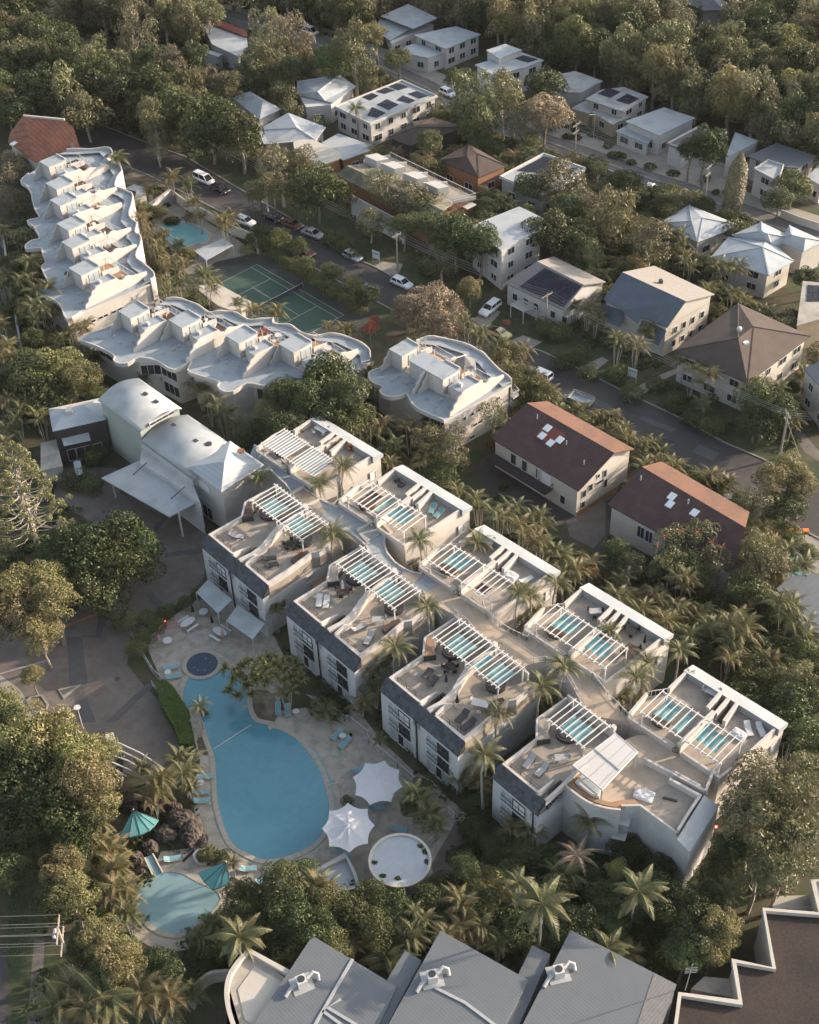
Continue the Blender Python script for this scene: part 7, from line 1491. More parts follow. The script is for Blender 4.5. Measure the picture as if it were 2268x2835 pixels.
# sun loungers: local +x runs from the foot to the raised head
def lounger_proto(m, fm, L=1.95, W=.66):
    t = proto('sun_lounger'); mb = MB()
    for y in (-W/2, W/2): mb.beam((-L/2,y,.30),(L*.18,y,.30),.05); mb.beam((L*.18,y,.30),(L/2,y,.62),.05)
    for x in (-L/2+.1, L*.25): mb.beam((x,-W/2,.30),(x,W/2,.30),.05)
    mb.build('frame', fm, t)
    for x in (-L/2+.1, L*.25):
        for y in (-W/2, W/2): MB().box((x,y,.14),(.05,.05,.28)).build('leg', fm, t)
    MB().hull8([(-L/2,-W/2+.04,.31),(L*.18,-W/2+.04,.31),(L*.18,W/2-.04,.31),(-L/2,W/2-.04,.31),(-L/2,-W/2+.04,.37),(L*.18,-W/2+.04,.37),(L*.18,W/2-.04,.37),(-L/2,W/2-.04,.37)]).build('seat', m, t)
    MB().hull8([(L*.18,-W/2+.04,.32),(L/2,-W/2+.04,.64),(L/2,W/2-.04,.64),(L*.18,W/2-.04,.32),(L*.18,-W/2+.04,.38),(L/2,-W/2+.04,.70),(L/2,W/2-.04,.70),(L*.18,W/2-.04,.38)]).build('backrest', m, t)
    return t
LB = Kind(lounger_proto('lounge_blue','white_paint'), 'sun lounger', 'blue sun loungers round the pool')
LK = Kind(lounger_proto('metal_dark','black',2.0,.8), 'sun lounger', 'dark loungers on the terraces')
LW = Kind(lounger_proto('white_paint','white_paint',2.0,.75), 'sun lounger', 'white loungers on the terraces')
LG = Kind(lounger_proto('house_grey','metal_dark',2.0,.85), 'sun lounger', 'grey loungers on the terraces')
def lay(K, c, head, foot, z, label):
    a, b = ray(c, *foot, z+.4), ray(c, *head, z+.4); m = (a+b)/2; K.put((m.x,m.y,z), vec_az(a,b), label)
for c, h, f, lab in (('s5',(1030,300),(1190,275),'upper blue lounger left of the pool, above the round white side table'),('s5',(965,462),(1180,455),'blue lounger left of the pool, just below the round side table'),('s5',(985,570),(1165,552),'lowest blue lounger on the left edge of the big pool'),
  ('s5',(620,1250),(855,1205),'blue lounger beside the rocks above the children\'s pool'),('j',(1430,982),(1535,975),'blue lounger right of the teal shade at the pool\'s bottom edge'),('j',(1530,1065),(1620,1020),'blue lounger tilted beside the dark green tree below the pool'),
  ('k',(455,140),(378,215),'upper of two blue loungers beside the white path fence'),('k',(500,190),(425,265),'lower of two blue loungers beside the white path fence'),('k',(515,400),(575,375),'blue lounger poking out left of the upper white sail'),('k',(605,625),(705,600),'blue lounger under the lower tip of the upper white sail'),
  ('k',(750,735),(820,748),'blue lounger just above the round white pavilion'),('k',(420,865),(500,915),'blue lounger under the bottom tip of the lower white sail'),('g',(970,1190),(1070,1165),'upper of two blue loungers left of the spa'),('g',(985,1245),(1085,1220),'lower of two blue loungers left of the spa'),
  ('k',(65,-30),(65,80),'left one of two blue loungers right of the pandanus bed'),('k',(125,-15),(122,88),'right one of two blue loungers right of the pandanus bed')): lay(LB, c, h, f, .02, lab)
Z8 = 8.18
for c, h, f, lab in (('n1',(800,1060),(965,1045),'dark curvy lounger on the first front terrace, farther one'),('n1',(810,1150),(1005,1115),'dark curvy lounger on the first front terrace, nearer one'),('n3',(560,1000),(670,850),'black lounger on the third block\'s left terrace, left one'),('n3',(620,1090),(735,940),'black lounger on the third block\'s left terrace, right one'),
  ('n3',(1095,1370),(975,1500),'black lounger on the third block\'s right terrace, left one'),('n3',(1185,1470),(1035,1580),'black lounger on the third block\'s right terrace, right one')): lay(LK, c, h, f, Z8, lab)
for c, h, f, lab in (('n2',(460,825),(430,1010),'left one of the white loungers on the second block'),('n2',(545,840),(515,1025),'right one of the white loungers on the second block'),('q5',(1130,700),(1165,800),'white bench lounger with bright towels on the last rear terrace'),('q5',(1245,710),(1290,805),'plain white bench lounger on the last rear terrace'),
  ('q3',(1220,780),(1340,720),'white lounger on the third rear terrace')): lay(LW, c, h, f, Z8, lab)
for c, h, f, lab in (('n1',(400,770),(590,800),'grey cushioned lounger on the first front terrace near the corner'),('n2',(1060,1330),(1020,1400),'grey lounger beside the palm on the second block'),('n2',(880,1260),(960,1210),'grey lounger beside the white pot on the second block'),('n4',(590,830),(490,960),'grey lounger in the left corner of the fourth terrace'),('n4',(760,920),(620,1070),'grey lounger in the middle of the fourth terrace')): lay(LG, c, h, f, Z8, lab)
TL = Kind(lounger_proto('teal_sail','white_paint',1.9,.75), 'sun lounger', 'teal loungers on the second rear terrace')
lay(TL, 'q2', (1130,600), (1090,670), Z8, 'left teal lounger on the second rear terrace'); lay(TL, 'q2', (1220,660), (1150,720), Z8, 'right teal lounger on the second rear terrace')
# tables and chairs
def table_proto(kind, m, r=.5, L=1.6, W=.8, h=.74):
    t = proto('round_table' if kind == 'r' else 'oblong_table')
    if kind == 'r': MB().disc((0,0), r, h-.04, h, 20).build('tabletop', m, t); MB().tube([(0,0,0),(0,0,h-.04)], .05).build('pedestal', 'metal_pale', t); MB().disc((0,0), r*.5, 0, .03, 12).build('base', 'metal_pale', t)
    else:
        MB().box((0,0,h-.02), (L,W,.04)).build('tabletop', m, t)
        for x in (-L/2+.1, L/2-.1):
            for y in (-W/2+.08, W/2-.08): MB().box((x,y,h/2-.02), (.06,.06,h-.04)).build('leg', m, t)
    return t
def chair_proto(m):
    t = proto('chair'); MB().box((0,0,.44), (.46,.46,.05)).build('seat', m, t); MB().box((-.22,0,.70), (.04,.44,.48)).build('backrest', m, t)
    for x in (-.2,.2):
        for y in (-.2,.2): MB().box((x,y,.21), (.04,.04,.42)).build('leg', m, t)
    return t
RT = Kind(table_proto('r','white_paint',.42), 'table', 'round white side tables by the pool'); RD = Kind(table_proto('r','white_paint',.62), 'table', 'round white tables on the pool terrace')
DT = Kind(table_proto('r','black',.7), 'table', 'dark round tables on the terraces'); GT = Kind(table_proto('o','house_grey',.5,1.5,.95), 'table', 'grey tables on the terraces'); WT = Kind(table_proto('o','white_paint',.5,2.0,1.0), 'table', 'white tables on the terraces'); BT = Kind(table_proto('o','timber_dark',.5,1.6,1.4), 'table', 'dark wood tables on the terraces')
CW = Kind(chair_proto('white_paint'), 'chair', 'white chairs on the terraces'); CD = Kind(chair_proto('black'), 'chair', 'dark chairs on the terraces')
for c, x, y, lab in (('s5',1062,372,'round side table left of the pool, between the upper two loungers'),('g',1003,1215,'round side table between the loungers left of the spa'),('k',172,48,'round side table right of the pandanus bed loungers'),('k',450,193,'round side table between the loungers by the white fence')):
    p = ray(c, x, y, .5); RT.put((p.x,p.y,.02), 0, lab)
for c, x, y, lab in (('s4',632,460,'round white table on the pool terrace nearest the awnings'),('s4',288,735,'round white table at the left end of the pool terrace')):
    p = ray(c, x, y, .7); RD.put((p.x,p.y,.02), 0, lab)
def dining(K, CK, c, x, y, n, z, lab, place_, rr=.85, az=0.0):
    p = ray(c, x, y, z+.7); K.put((p.x,p.y,z), az, lab)
    side = ['right', 'far', 'left', 'near', 'corner', 'back']
    for k in range(n): a = 2*math.pi*k/n+.3; CK.put((p.x+rr*math.cos(a), p.y+rr*math.sin(a), z), a+math.pi, f'{"white" if CK is CW else "dark"} chair on the {side[k]} side of the table, {place_}')
dining(DT, CD, 'n1', 1145, 885, 5, Z8, 'dark round table under the first pergola edge', 'first front terrace'); dining(DT, CD, 'n3', 890, 840, 5, Z8, 'dark round table beside the black loungers of the third block', 'third front terrace')
dining(BT, CD, 'n2', 730, 790, 3, Z8, 'dark square table beside the two white loungers', 'second front terrace', 1.0); dining(GT, CW, 'n2', 1150, 1140, 1, Z8, 'grey table on the right terrace of the second block', 'second block right terrace')
dining(WT, CW, 'n3', 1250, 1280, 3, Z8, 'white slatted table on the right terrace of the third block', 'third block right terrace', 1.15, R(-20)); dining(GT, CW, 'n4', 925, 850, 2, Z8, 'rounded grey table on the fourth terrace', 'fourth front terrace')
dining(WT, CW, 'q1', 900, 205, 4, Z8, 'long white table in the corner of the clear roofed terrace', 'clear roofed terrace', 1.1, R(-45)); dining(GT, CD, 'q4', 900, 395, 3, Z8, 'grey table in the left half of the fourth rear terrace', 'fourth rear terrace left half'); dining(DT, CD, 'q4', 1330, 620, 3, Z8, 'dark table in the right half of the fourth rear terrace', 'fourth rear terrace right half')
dining(BT, CD, 'q4', 1325, 845, 2, Z8, 'brown square table near the end of the fourth rear terrace', 'fourth rear terrace near end', 1.1, R(-45)); dining(WT, CW, 'q3', 810, 285, 2, Z8, 'white table on the third rear terrace', 'third rear terrace', 1.0, R(-30)); dining(GT, CW, 'q5', 800, 400, 3, Z8, 'pale table on the last rear terrace', 'last rear terrace', 1.0, R(-40))
dining(RD, CW, 'r4', 1210, 560, 4, 7.5, 'white round table on the right end deck of the middle terrace row', 'middle row right deck', .8); dining(RD, CW, 'r4', 670, 420, 4, 7.5, 'white round table on the deck beside the orange plants', 'deck by the orange plants', .8); dining(RD, CW, 'r3', 900, 300, 4, 7.5, 'white round table on the left deck of the middle row', 'middle row left deck', .8)
dining(GT, CW, 'r5', 640, 270, 0, 7.5, 'grey table beside the striped parasol on the separate curved block', '', .8); dining(RT, CW, 'q2', 940, 590, 0, Z8, 'small white stand on the second rear terrace', '')
for c, x, y, az, lab in (('s4',480,560,42,'left oval white picnic table on the pool terrace'),('s4',790,650,-38,'right oval white picnic table on the pool terrace')):
    p = ray(c, x, y, .7); t = thing('picnic_table', lab, 'table', (0,0,0), 'oval picnic tables on the pool terrace'); t.location = (p.x,p.y,.02); t.rotation_euler = (0,0,R(az)); mb = MB()
    mb.prism([(1.15*math.cos(a)*(1 if abs(math.cos(a)) > .0 else 1), .62*math.sin(a)) for a in [2*math.pi*k/24 for k in range(24)]], .68, .75); mb.build('tabletop', 'white_paint', t); MB().box((0,0,.34),(1.2,.3,.68)).build('pedestal', 'white_paint', t)
    for s_ in (-1, 1): b_ = MB().box((0,s_*1.1,.42),(1.9,.36,.08)).build('bench_seat', 'white_paint', t); [MB().box((x_,s_*1.1,.19),(.1,.3,.38)).build('leg', 'white_paint', b_) for x_ in (-.75,.75)]
# closed parasols
def parasol_proto(m): t = proto('closed_parasol'); MB().tube([(0,0,0),(0,0,2.5)], .03).build('pole', 'metal_pale', t); MB().lathe([(.22,1.0),(.2,1.3),(.13,1.9),(.03,2.45)], (0,0,0), 8).build('folded_canopy', m, t); MB().disc((0,0), .28, 0, .08, 12).build('base', 'concrete', t); return t
PB = Kind(parasol_proto('black'), 'parasol', 'closed parasols'); PP = Kind(parasol_proto('pink_cloth'), 'parasol', 'closed parasols'); PWh = Kind(parasol_proto('sail_white'), 'parasol', 'closed parasols')
for K, c, x, y, z, lab in ((PB,'s4',540,505,0,'closed black parasol behind the left picnic table'),(PB,'s4',725,610,0,'closed black parasol behind the right picnic table'),(PP,'s4',395,640,0,'closed pink parasol left of the left picnic table'),(PP,'s4',825,735,0,'closed pink parasol at the right picnic table'),(PP,'s4',225,790,0,'closed pink parasol at the left end of the terrace'),
  (PWh,'n1',1070,850,Z8,'closed pale parasol under the first pergola'),(PB,'n3',975,1330,Z8,'closed black parasol on the right terrace of the third block'),(PWh,'n2',735,830,Z8,'closed pale parasol at the dark square table'),(PB,'q4',1480,830,Z8,'closed dark parasol near the end of the fourth rear terrace'),(PWh,'e',1238,835,7.5,'closed white parasol on the separate curved block'),(PB,'n3',845,1080,Z8,'slim dark closed parasol beside the stair wall of the third block')):
    p = ray(c, x, y, z+.05); K.put((p.x,p.y,z+.02), 0, lab)
# white eight pointed shade sails on the pool deck
def star(label, tips, centre, z=2.7, zt=3.5):
    c = ray('k', *centre, zt); T_ = [ray('k', x, y, z) for x, y in tips]; t = thing('shade_sail', label, 'shade sail', (c.x,c.y,0), 'white star shaped shade sails by the pool'); n = len(T_); mb = MB(); vs = [c]; m_ = 6; rings = 5; edge = []
    for i in range(n):
        a, b = T_[i], T_[(i+1) % n]
        for k in range(m_): u = k/m_; q = a.lerp(b, u); d = Vector((c.x,c.y,z))-q; q = q+d*(.42*u*(1-u)); edge.append(q)
    N_ = len(edge); V = [tuple(c)]
    for r_ in range(1, rings+1):
        for i, e in enumerate(edge): u = r_/rings; q = c.lerp(e, u); ridge = (1 if i % m_ == 0 else 0); q.z = z+(zt-z)*(1-u)**1.6+(.03*u*(1-u)*4 if ridge else 0); V.append(tuple(q))
    F = [(0,1+i,1+(i+1) % N_) for i in range(N_)]
    for r_ in range(rings-1): F += [(1+r_*N_+i, 1+(r_+1)*N_+i, 1+(r_+1)*N_+(i+1) % N_, 1+r_*N_+(i+1) % N_) for i in range(N_)]
    mb.add(V, F); mb.build('canopy', 'sail_white', t, True); MB().tube([(c.x,c.y,0),(c.x,c.y,zt+.15)], .07, 8).build('mast', 'metal_pale', t)
    for q in T_: d = (q-c); d.z = 0; d = d.normalized()*.05; MB().tube([(c.x,c.y,2.1),(q.x-d.x,q.y-d.y,z-.05)], .03, 5).build('arm', 'metal_pale', t)
star('upper white star shaped shade sail on the pool deck', [(700,335),(790,392),(808,492),(740,582),(612,602),(524,542),(511,434),(586,350)], (655,440))
star('lower white star shaped shade sail overlapping the pool edge', [(482,588),(600,624),(642,722),(603,832),(490,886),(370,850),(326,742),(370,636)], (482,720))
# teal fan shaped shades
def fan(label, apex, arc, za, z):
    a = ray('s5', *apex, za); A_ = smooth_poly([ray('s5', x, y, z).xy for x, y in arc], False, 1); t = thing('fan_shade', label, 'shade', (a.x,a.y,0), 'teal fan shades'); P = [Vector((p.x,p.y,z)) for p in A_]; cz = (P[0]+P[-1])/2
    for i in range(len(P)-1):
        MB().slab([a, P[i], P[i+1]], .03).build('canopy_panel', 'teal_cloth', t); MB().beam(a+Vector((0,0,.03)), P[i]+Vector((0,0,.03)), .05).build('rib', 'metal_dark', t)
        q0, q1 = P[i], P[i+1]; MB().add([tuple(q0),tuple(q1),(q1.x,q1.y,z-.22),(q0.x,q0.y,z-.22)], [(0,1,2,3)]).build('valance', 'teal_cloth', t)
    MB().tube([(a.x,a.y,0),(a.x,a.y,za+.1)], .06).build('mast', 'white_paint', t); MB().lathe([(.09,0),(.1,.12),(.02,.2)], (a.x,a.y,za), 8).build('finial', 'white_paint', t)
fan('teal fan shaped shade beside the dark rocks', (288,672), [(575,785),(530,850),(470,905),(365,955),(240,985),(135,965)], 4.0, 2.7)
fan('teal fan shaped shade over the edge of the children\'s pool', (1352,1272), [(1400,1500),(1290,1560),(1205,1582),(1100,1500),(1028,1390)], 3.4, 2.3)
# round pavilion with white roof
c = ray('k', 793, 932, 3.0); e = ray('k', 980, 932, 3.0); r = (e-c).length; t = thing('round_pavilion', 'round white roofed pavilion with dark leaf patches at the edge of the pool deck', 'pavilion', (c.x,c.y,0))
MB().disc(c.xy, r, 2.75, 2.95, 48).build('roof', 'tank_white', t); mb = MB(); mb.ribbon([c.xy+Vector((math.cos(a),math.sin(a)))*(r-.12) for a in [2*math.pi*k/48 for k in range(48)]], .32, 2.7, 3.15, True); mb.build('rim', 'concrete_pale', t); MB().disc(c.xy, r*.96, 0, 2.745, 40).build('wall', 'house_grey', t)
V = []; 
for k in range(420):
    g_ = rnd.choice(((.95,.35,.45),(1.0,-.1,.5),(-.95,-.05,.25),(-.65,-.62,.25),(-.1,-.75,.22),(.8,.6,.3))); a = rnd.gauss(0,.12); q = (c.x+r*(g_[0]*.86+rnd.gauss(0,.035)), c.y+r*(g_[1]*.86+rnd.gauss(0,.10)*g_[2]), 2.97+rnd.random()*.05)
    if math.hypot(q[0]-c.x, q[1]-c.y) < r*.93: V.append(q)
o = link('fallen_leaves', quads_mesh('fallen_leaves', leaf_quads(np.array(V), np.tile([0,0,1.0],(len(V),1)), .22, 1.6, .3), nr_.random(len(V)), 'leaf_dark')); tag(o, 'dark fallen leaves drifted round the rim of the pavilion roof', 'leaves', kind='stuff')
q = pts('k', [(238,1022),(468,900),(518,1000),(548,1092),(430,1110),(280,1080)], 1.2); t = thing('walled_tub', 'white walled angular basin below the lower white sail', 'basin', (*q[0],0)); MB().prism(q, 0, .7).build('basin_floor', 'tank_white', t); MB().ribbon(q, .35, 0, 1.25, True).build('wall', 'white_wall', t)
# rocks of the water feature
def rock(c, x, y, z, sx, sy, sz, label, seed):
    bm = bmesh.new(); bmesh.ops.create_icosphere(bm, subdivisions=4, radius=1.0); rg = random.Random(seed); ph = [(rg.uniform(-3,3),rg.uniform(-3,3),rg.uniform(-3,3),rg.uniform(0,6)) for _ in range(14)]
    for v in bm.verts:
        f = sum(math.sin(v.co.x*p[0]*2.2+v.co.y*p[1]*2.2+v.co.z*p[2]*2.2+p[3]) for p in ph)/14; g_ = sum(abs(math.sin(v.co.x*p[1]*5+v.co.y*p[2]*5+v.co.z*p[0]*5+p[3])) for p in ph[:6])/6
        h_ = sum(abs(math.sin(v.co.x*p[2]*9+v.co.y*p[0]*9+v.co.z*p[1]*9+p[3])) for p in ph[6:10])/4; v.co *= .70+.30*f+.28*g_+.16*h_; v.co.x *= sx; v.co.y *= sy; v.co.z *= sz
    me = bpy.data.meshes.new('boulder'); bm.to_mesh(me); bm.free(); me.materials.append(MATS['rock']); p = ray(c, x, y, z*.6); o = link('boulder', me); o.location = (p.x,p.y,z*.35); tag(o, label, 'rock', 'boulders of the water feature')
for i, a in enumerate(((830,770,2.2,2.1,1.7,1.9,'largest dark boulder in the middle of the water feature'),(950,900,1.8,1.7,2.4,1.5,'long boulder falling towards the pool deck'),(640,930,1.8,2.0,1.3,1.2,'brown boulder ridge leading to the water slide'),(470,1090,1.5,1.4,1.2,1.1,'boulder at the head of the water slide'),(310,1220,1.6,1.1,1.1,1.3,'rounded boulder left of the water slide'),
    (520,620,1.4,1.9,1.5,1.2,'dark boulder behind the teal fan shade'),(260,600,1.3,1.3,1.4,1.2,'boulder under the dark rock arch'),(390,1400,.9,1.2,1.3,.9,'dark boulder at the edge of the children\'s pool'),(1080,1010,.7,.8,1.3,.7,'small boulder at the foot of the rocks by the deck'),(750,640,1.5,1.2,1.0,1.1,'boulder under the brown palms'))): rock('s5', *a[:3], a[3]*.8, a[4]*.8, a[5]*.85, a[6], 40+i)
P = [ray('s5', x, y, z) for x, y, z in ((185,640,.2),(215,560,1.6),(300,515,2.2),(390,545,1.7),(400,610,.3))]; o = MB().tube(P, [.5,.4,.38,.4,.5], 8).build('rock_arch', 'rock'); tag(o, 'curved dark rock arch above the teal fan shade', 'rock')
t = thing('water_slide', 'short pale water slide running into the children\'s pool', 'slide', tuple(ray('s5',560,1330,0))); a0, a1, b0, b1 = ray('s5',415,1225,1.6), ray('s5',510,1180,1.6), ray('s5',520,1450,.15), ray('s5',625,1400,.15)
MB().slab([a0,a1,b1,b0], .15).build('chute', 'water_pale', t)
for p_, q_ in ((a0,b0),(a1,b1)): MB().beam(p_+Vector((0,0,.12)), q_+Vector((0,0,.12)), .14, .3).build('side', 'concrete_pale', t)
o = MB().ribbon(smooth_poly(pts('s5', [(1130,1290),(1060,1290),(1000,1250),(985,1190),(1030,1140),(1100,1125),(1170,1135)], .3), False, 3), .28, 0, .4).build('planter_kerb', 'white_wall'); tag(o, 'white curved kerb round the dark planting between the pools', 'kerb')
sheet('planting_bed', smooth_poly(pts('s5', [(1010,1200),(1060,1140),(1200,1140),(1340,1180),(1360,1260),(1200,1320),(1080,1290)]), True, 2), .12, 'bark_ground')
for L in ([(1490,1330),(1480,1420),(1520,1509),(1640,1509),(1660,1400),(1600,1320)],): sheet('planting_bed', smooth_poly(pts('g', L), True, 2), .05, 'bark_ground')
sheet('planting_bed', smooth_poly(pts('j', [(1185,200),(1240,210),(1252,300),(1200,295),(1180,250)]), True, 2), .05, 'bark_ground')
cover('bed_plants', 'low dark plants in the round beds beside the pools', [('s5',[(1010,1200),(1060,1140),(1200,1140),(1340,1180),(1360,1260),(1200,1320),(1080,1290)]),('g',[(1490,1360),(1500,1500),(1640,1500),(1660,1400),(1600,1340)]),('s5',[(620,1080),(800,1020),(940,1060),(900,1140),(700,1150)])], 40, .22, 'leaf_dark', (.2,.7))
# white bent-pipe canopy at the forecourt
t = thing('pipe_canopy', 'row of bent white pipes over the lower end of the forecourt', 'canopy', tuple(ray('j', 860, 380, 0)))
for L in ([(690,222),(840,292),(1020,412)],[(665,250),(730,282),(870,350),(985,430)],[(660,300),(760,335),(885,405),(930,440)],[(665,345),(760,385),(870,448)],[(680,385),(755,430)],[(700,430),(735,455)]): P = [ray('j', x, y, 3.0-.9*(k/(len(L)-1))) for k, (x, y) in enumerate(L)]; MB().tube(P, .09, 7).build('pipe', 'white_paint', t)
p = ray('j', 665, 225, 2.0); MB().box((p.x,p.y,1.5), (1.0,1.2,3.0), .3).build('pier', 'white_wall', t)
P = pts('j', [(700,232),(738,270),(735,430),(690,400)]); sheet('paving_band_and_shade', P, .018, 'black')  # black sheet painted on the ground as the shade beneath the pipes
# people crossing the forecourt
def person(label, p, rz, stride=.22):
    t = thing('person', label, 'person', (0,0,0)); V = [(0,0,.95),(0,0,1.22),(0,0,1.42),(0,0,1.53),(0,0,1.70),(0,.09,.90),(stride*.5,.10,.50),(stride,.10,.08),(stride+.16,.10,.04),(0,-.09,.90),(-stride*.4,-.10,.50),(-stride,-.10,.10),(-stride+.14,-.10,.04),(0,.20,1.40),(-.08,.25,1.14),(.05,.25,.92),(0,-.20,1.40),(.10,-.25,1.14),(.22,-.22,.95)]
    E_ = [(0,1),(1,2),(2,3),(3,4),(0,5),(5,6),(6,7),(7,8),(0,9),(9,10),(10,11),(11,12),(2,13),(13,14),(14,15),(2,16),(16,17),(17,18)]; Rr = [.14,.13,.15,.055,.105,.09,.065,.045,.04,.09,.065,.045,.04,.06,.045,.035,.06,.045,.035]
    me = bpy.data.meshes.new('body'); me.from_pydata(V, E_, []); o = bpy.data.objects.new('body', me); COL.objects.link(o); m1 = o.modifiers.new('skin', 'SKIN'); m2 = o.modifiers.new('sub', 'SUBSURF'); m2.levels = 1; sk = me.skin_vertices[0].data
    for i, r_ in enumerate(Rr): sk[i].radius = (r_, r_)
    sk[0].use_root = True; dg = bpy.context.evaluated_depsgraph_get(); me2 = bpy.data.meshes.new_from_object(o.evaluated_get(dg)); bpy.data.objects.remove(o)
    for m_ in ('skin','shirt_white','trousers_dark','hair'): me2.materials.append(MATS[m_])
    for f in me2.polygons: c = f.center; f.material_index = 2 if c.z < .98 and abs(c.y) < .2 else 1 if c.z < 1.46 and (abs(c.y) < .24 and c.z > 1.1 or abs(c.y) < .18) else 3 if c.z > 1.66 or (c.z > 1.56 and c.x < -.02) else 0; f.use_smooth = True
    link('body', me2, t); t.location = (p.x,p.y,.02); t.rotation_euler = (0,0,rz)
person('person in a white shirt and dark trousers walking beside the round sign', ray('g', 412, 1470), R(100)); person('person half hidden above the clumpy khaki tree at the forecourt edge', ray('j', 378, 145), R(60))
p = ray('j', 498, 150); t = thing('lamp_post', 'tall white post with a round disc on the forecourt', 'lamp post', (p.x,p.y,0)); MB().tube([(p.x,p.y,0),(p.x,p.y,4.2)], .06).build('post', 'white_paint', t); MB().disc(p.xy, .42, 4.2, 4.3, 18).build('lamp_disc', 'white_paint', t)
for c, x, y, z, lab in (('s4',268,558,.9,'small red lamp glowing in the hedge beside the pool terrace'),('s2',748,1228,.4,'small red lamp glowing under the entrance canopy'),('k',736,1135,.5,'small orange-red lamp glowing below the round pavilion'),('l',1110,735,2,'small red lamp glowing beside the corner block')):
    p = ray(c, x, y, z); t = thing('garden_lamp', lab, 'lamp', (p.x,p.y,0)); MB().tube([(p.x,p.y,0),(p.x,p.y,z)], .03).build('stem', 'metal_dark', t); MB().lathe([(.03,0),(.12,.08),(.12,.2),(.03,.26)], (p.x,p.y,z), 10).build('bulb', 'red_lamp', t)
# fences
def fence(label, c, L, z=0.0, h=1.1, m='white_paint', step=.5, closed=False):
    P = pts(c, L, z); t = thing('fence', label, 'fence', (P[0].x,P[0].y,z))
    for a, b in zip(P, P[1:]):
        n = max(1, int((b-a).length/2.0)); mb = MB(); mb.beam((*a,z+h),(*b,z+h), .07); mb.beam((*a,z+.15),(*b,z+.15), .05); k = int((b-a).length/.22)
        for i in range(k): q = a.lerp(b, (i+.5)/k); mb.beam((*q,z+.15),(*q,z+h), .03)
        mb.build('panel', m, t)
        for i in range(n+1): q = a.lerp(b, i/n); MB().box((q.x,q.y,z+h/2+.03), (.09,.09,h+.06)).build('post', m, t)
fence('white pool fence along the footpath below the second and third blocks', 'k', [(350,0),(462,102),(495,104),(600,190),(608,235),(780,380),(950,528)])
fence('short white gate fence at the bend of the dark footpath', 'k', [(1075,640),(1125,688),(1100,712)]); fence('short white fence right of the round pavilion', 'k', [(955,855),(1025,785)])
fence('pale fence beside the hedge at the top left of the pool', 'g', [(795,1025),(850,1110),(925,1235),(960,1265)], 0, 1.3, 'metal_pale')
fence('white fence along the forecourt slope beside the long hedge', 'g', [(910,1290),(1000,1420),(1060,1530)], 0, .9, 'metal_pale')
mb = MB(); q0, q1 = ray('k', 365, 505, .1), ray('k', 425, 490, .1)
mb.tube([q0, q0+Vector((.1,0,.8)), q1+Vector((0,0,.8)), q1], .035); t = thing('handrail', 'thin dark handrail stepping into the large pool', 'handrail', tuple(q1)); mb.build('rail', 'galv', t)
# signs
for c, x, y, lab in (('e',652,170,'white sign board on posts at the street driveway beside the dark hedge'),('f',605,875,'white two panel sign board on the lawn beside the second driveway')):
    p = ray(c, x, y); t = thing('sign_board', lab, 'sign', (p.x,p.y,0)); MB().box((p.x,p.y,1.75), (1.5,.08,1.6), R(-38)).build('board', 'white_paint', t)
    for s_ in (-.8,.8): MB().box((p.x+s_*math.cos(R(-38)),p.y+s_*math.sin(R(-38)),1.3), (.09,.09,2.6)).build('post', 'white_paint', t)
    MB().box((p.x-.05,p.y-.07,2.1), (1.2,.02,.35), R(-38)).build('blue_panel', 'lounge_blue', t)

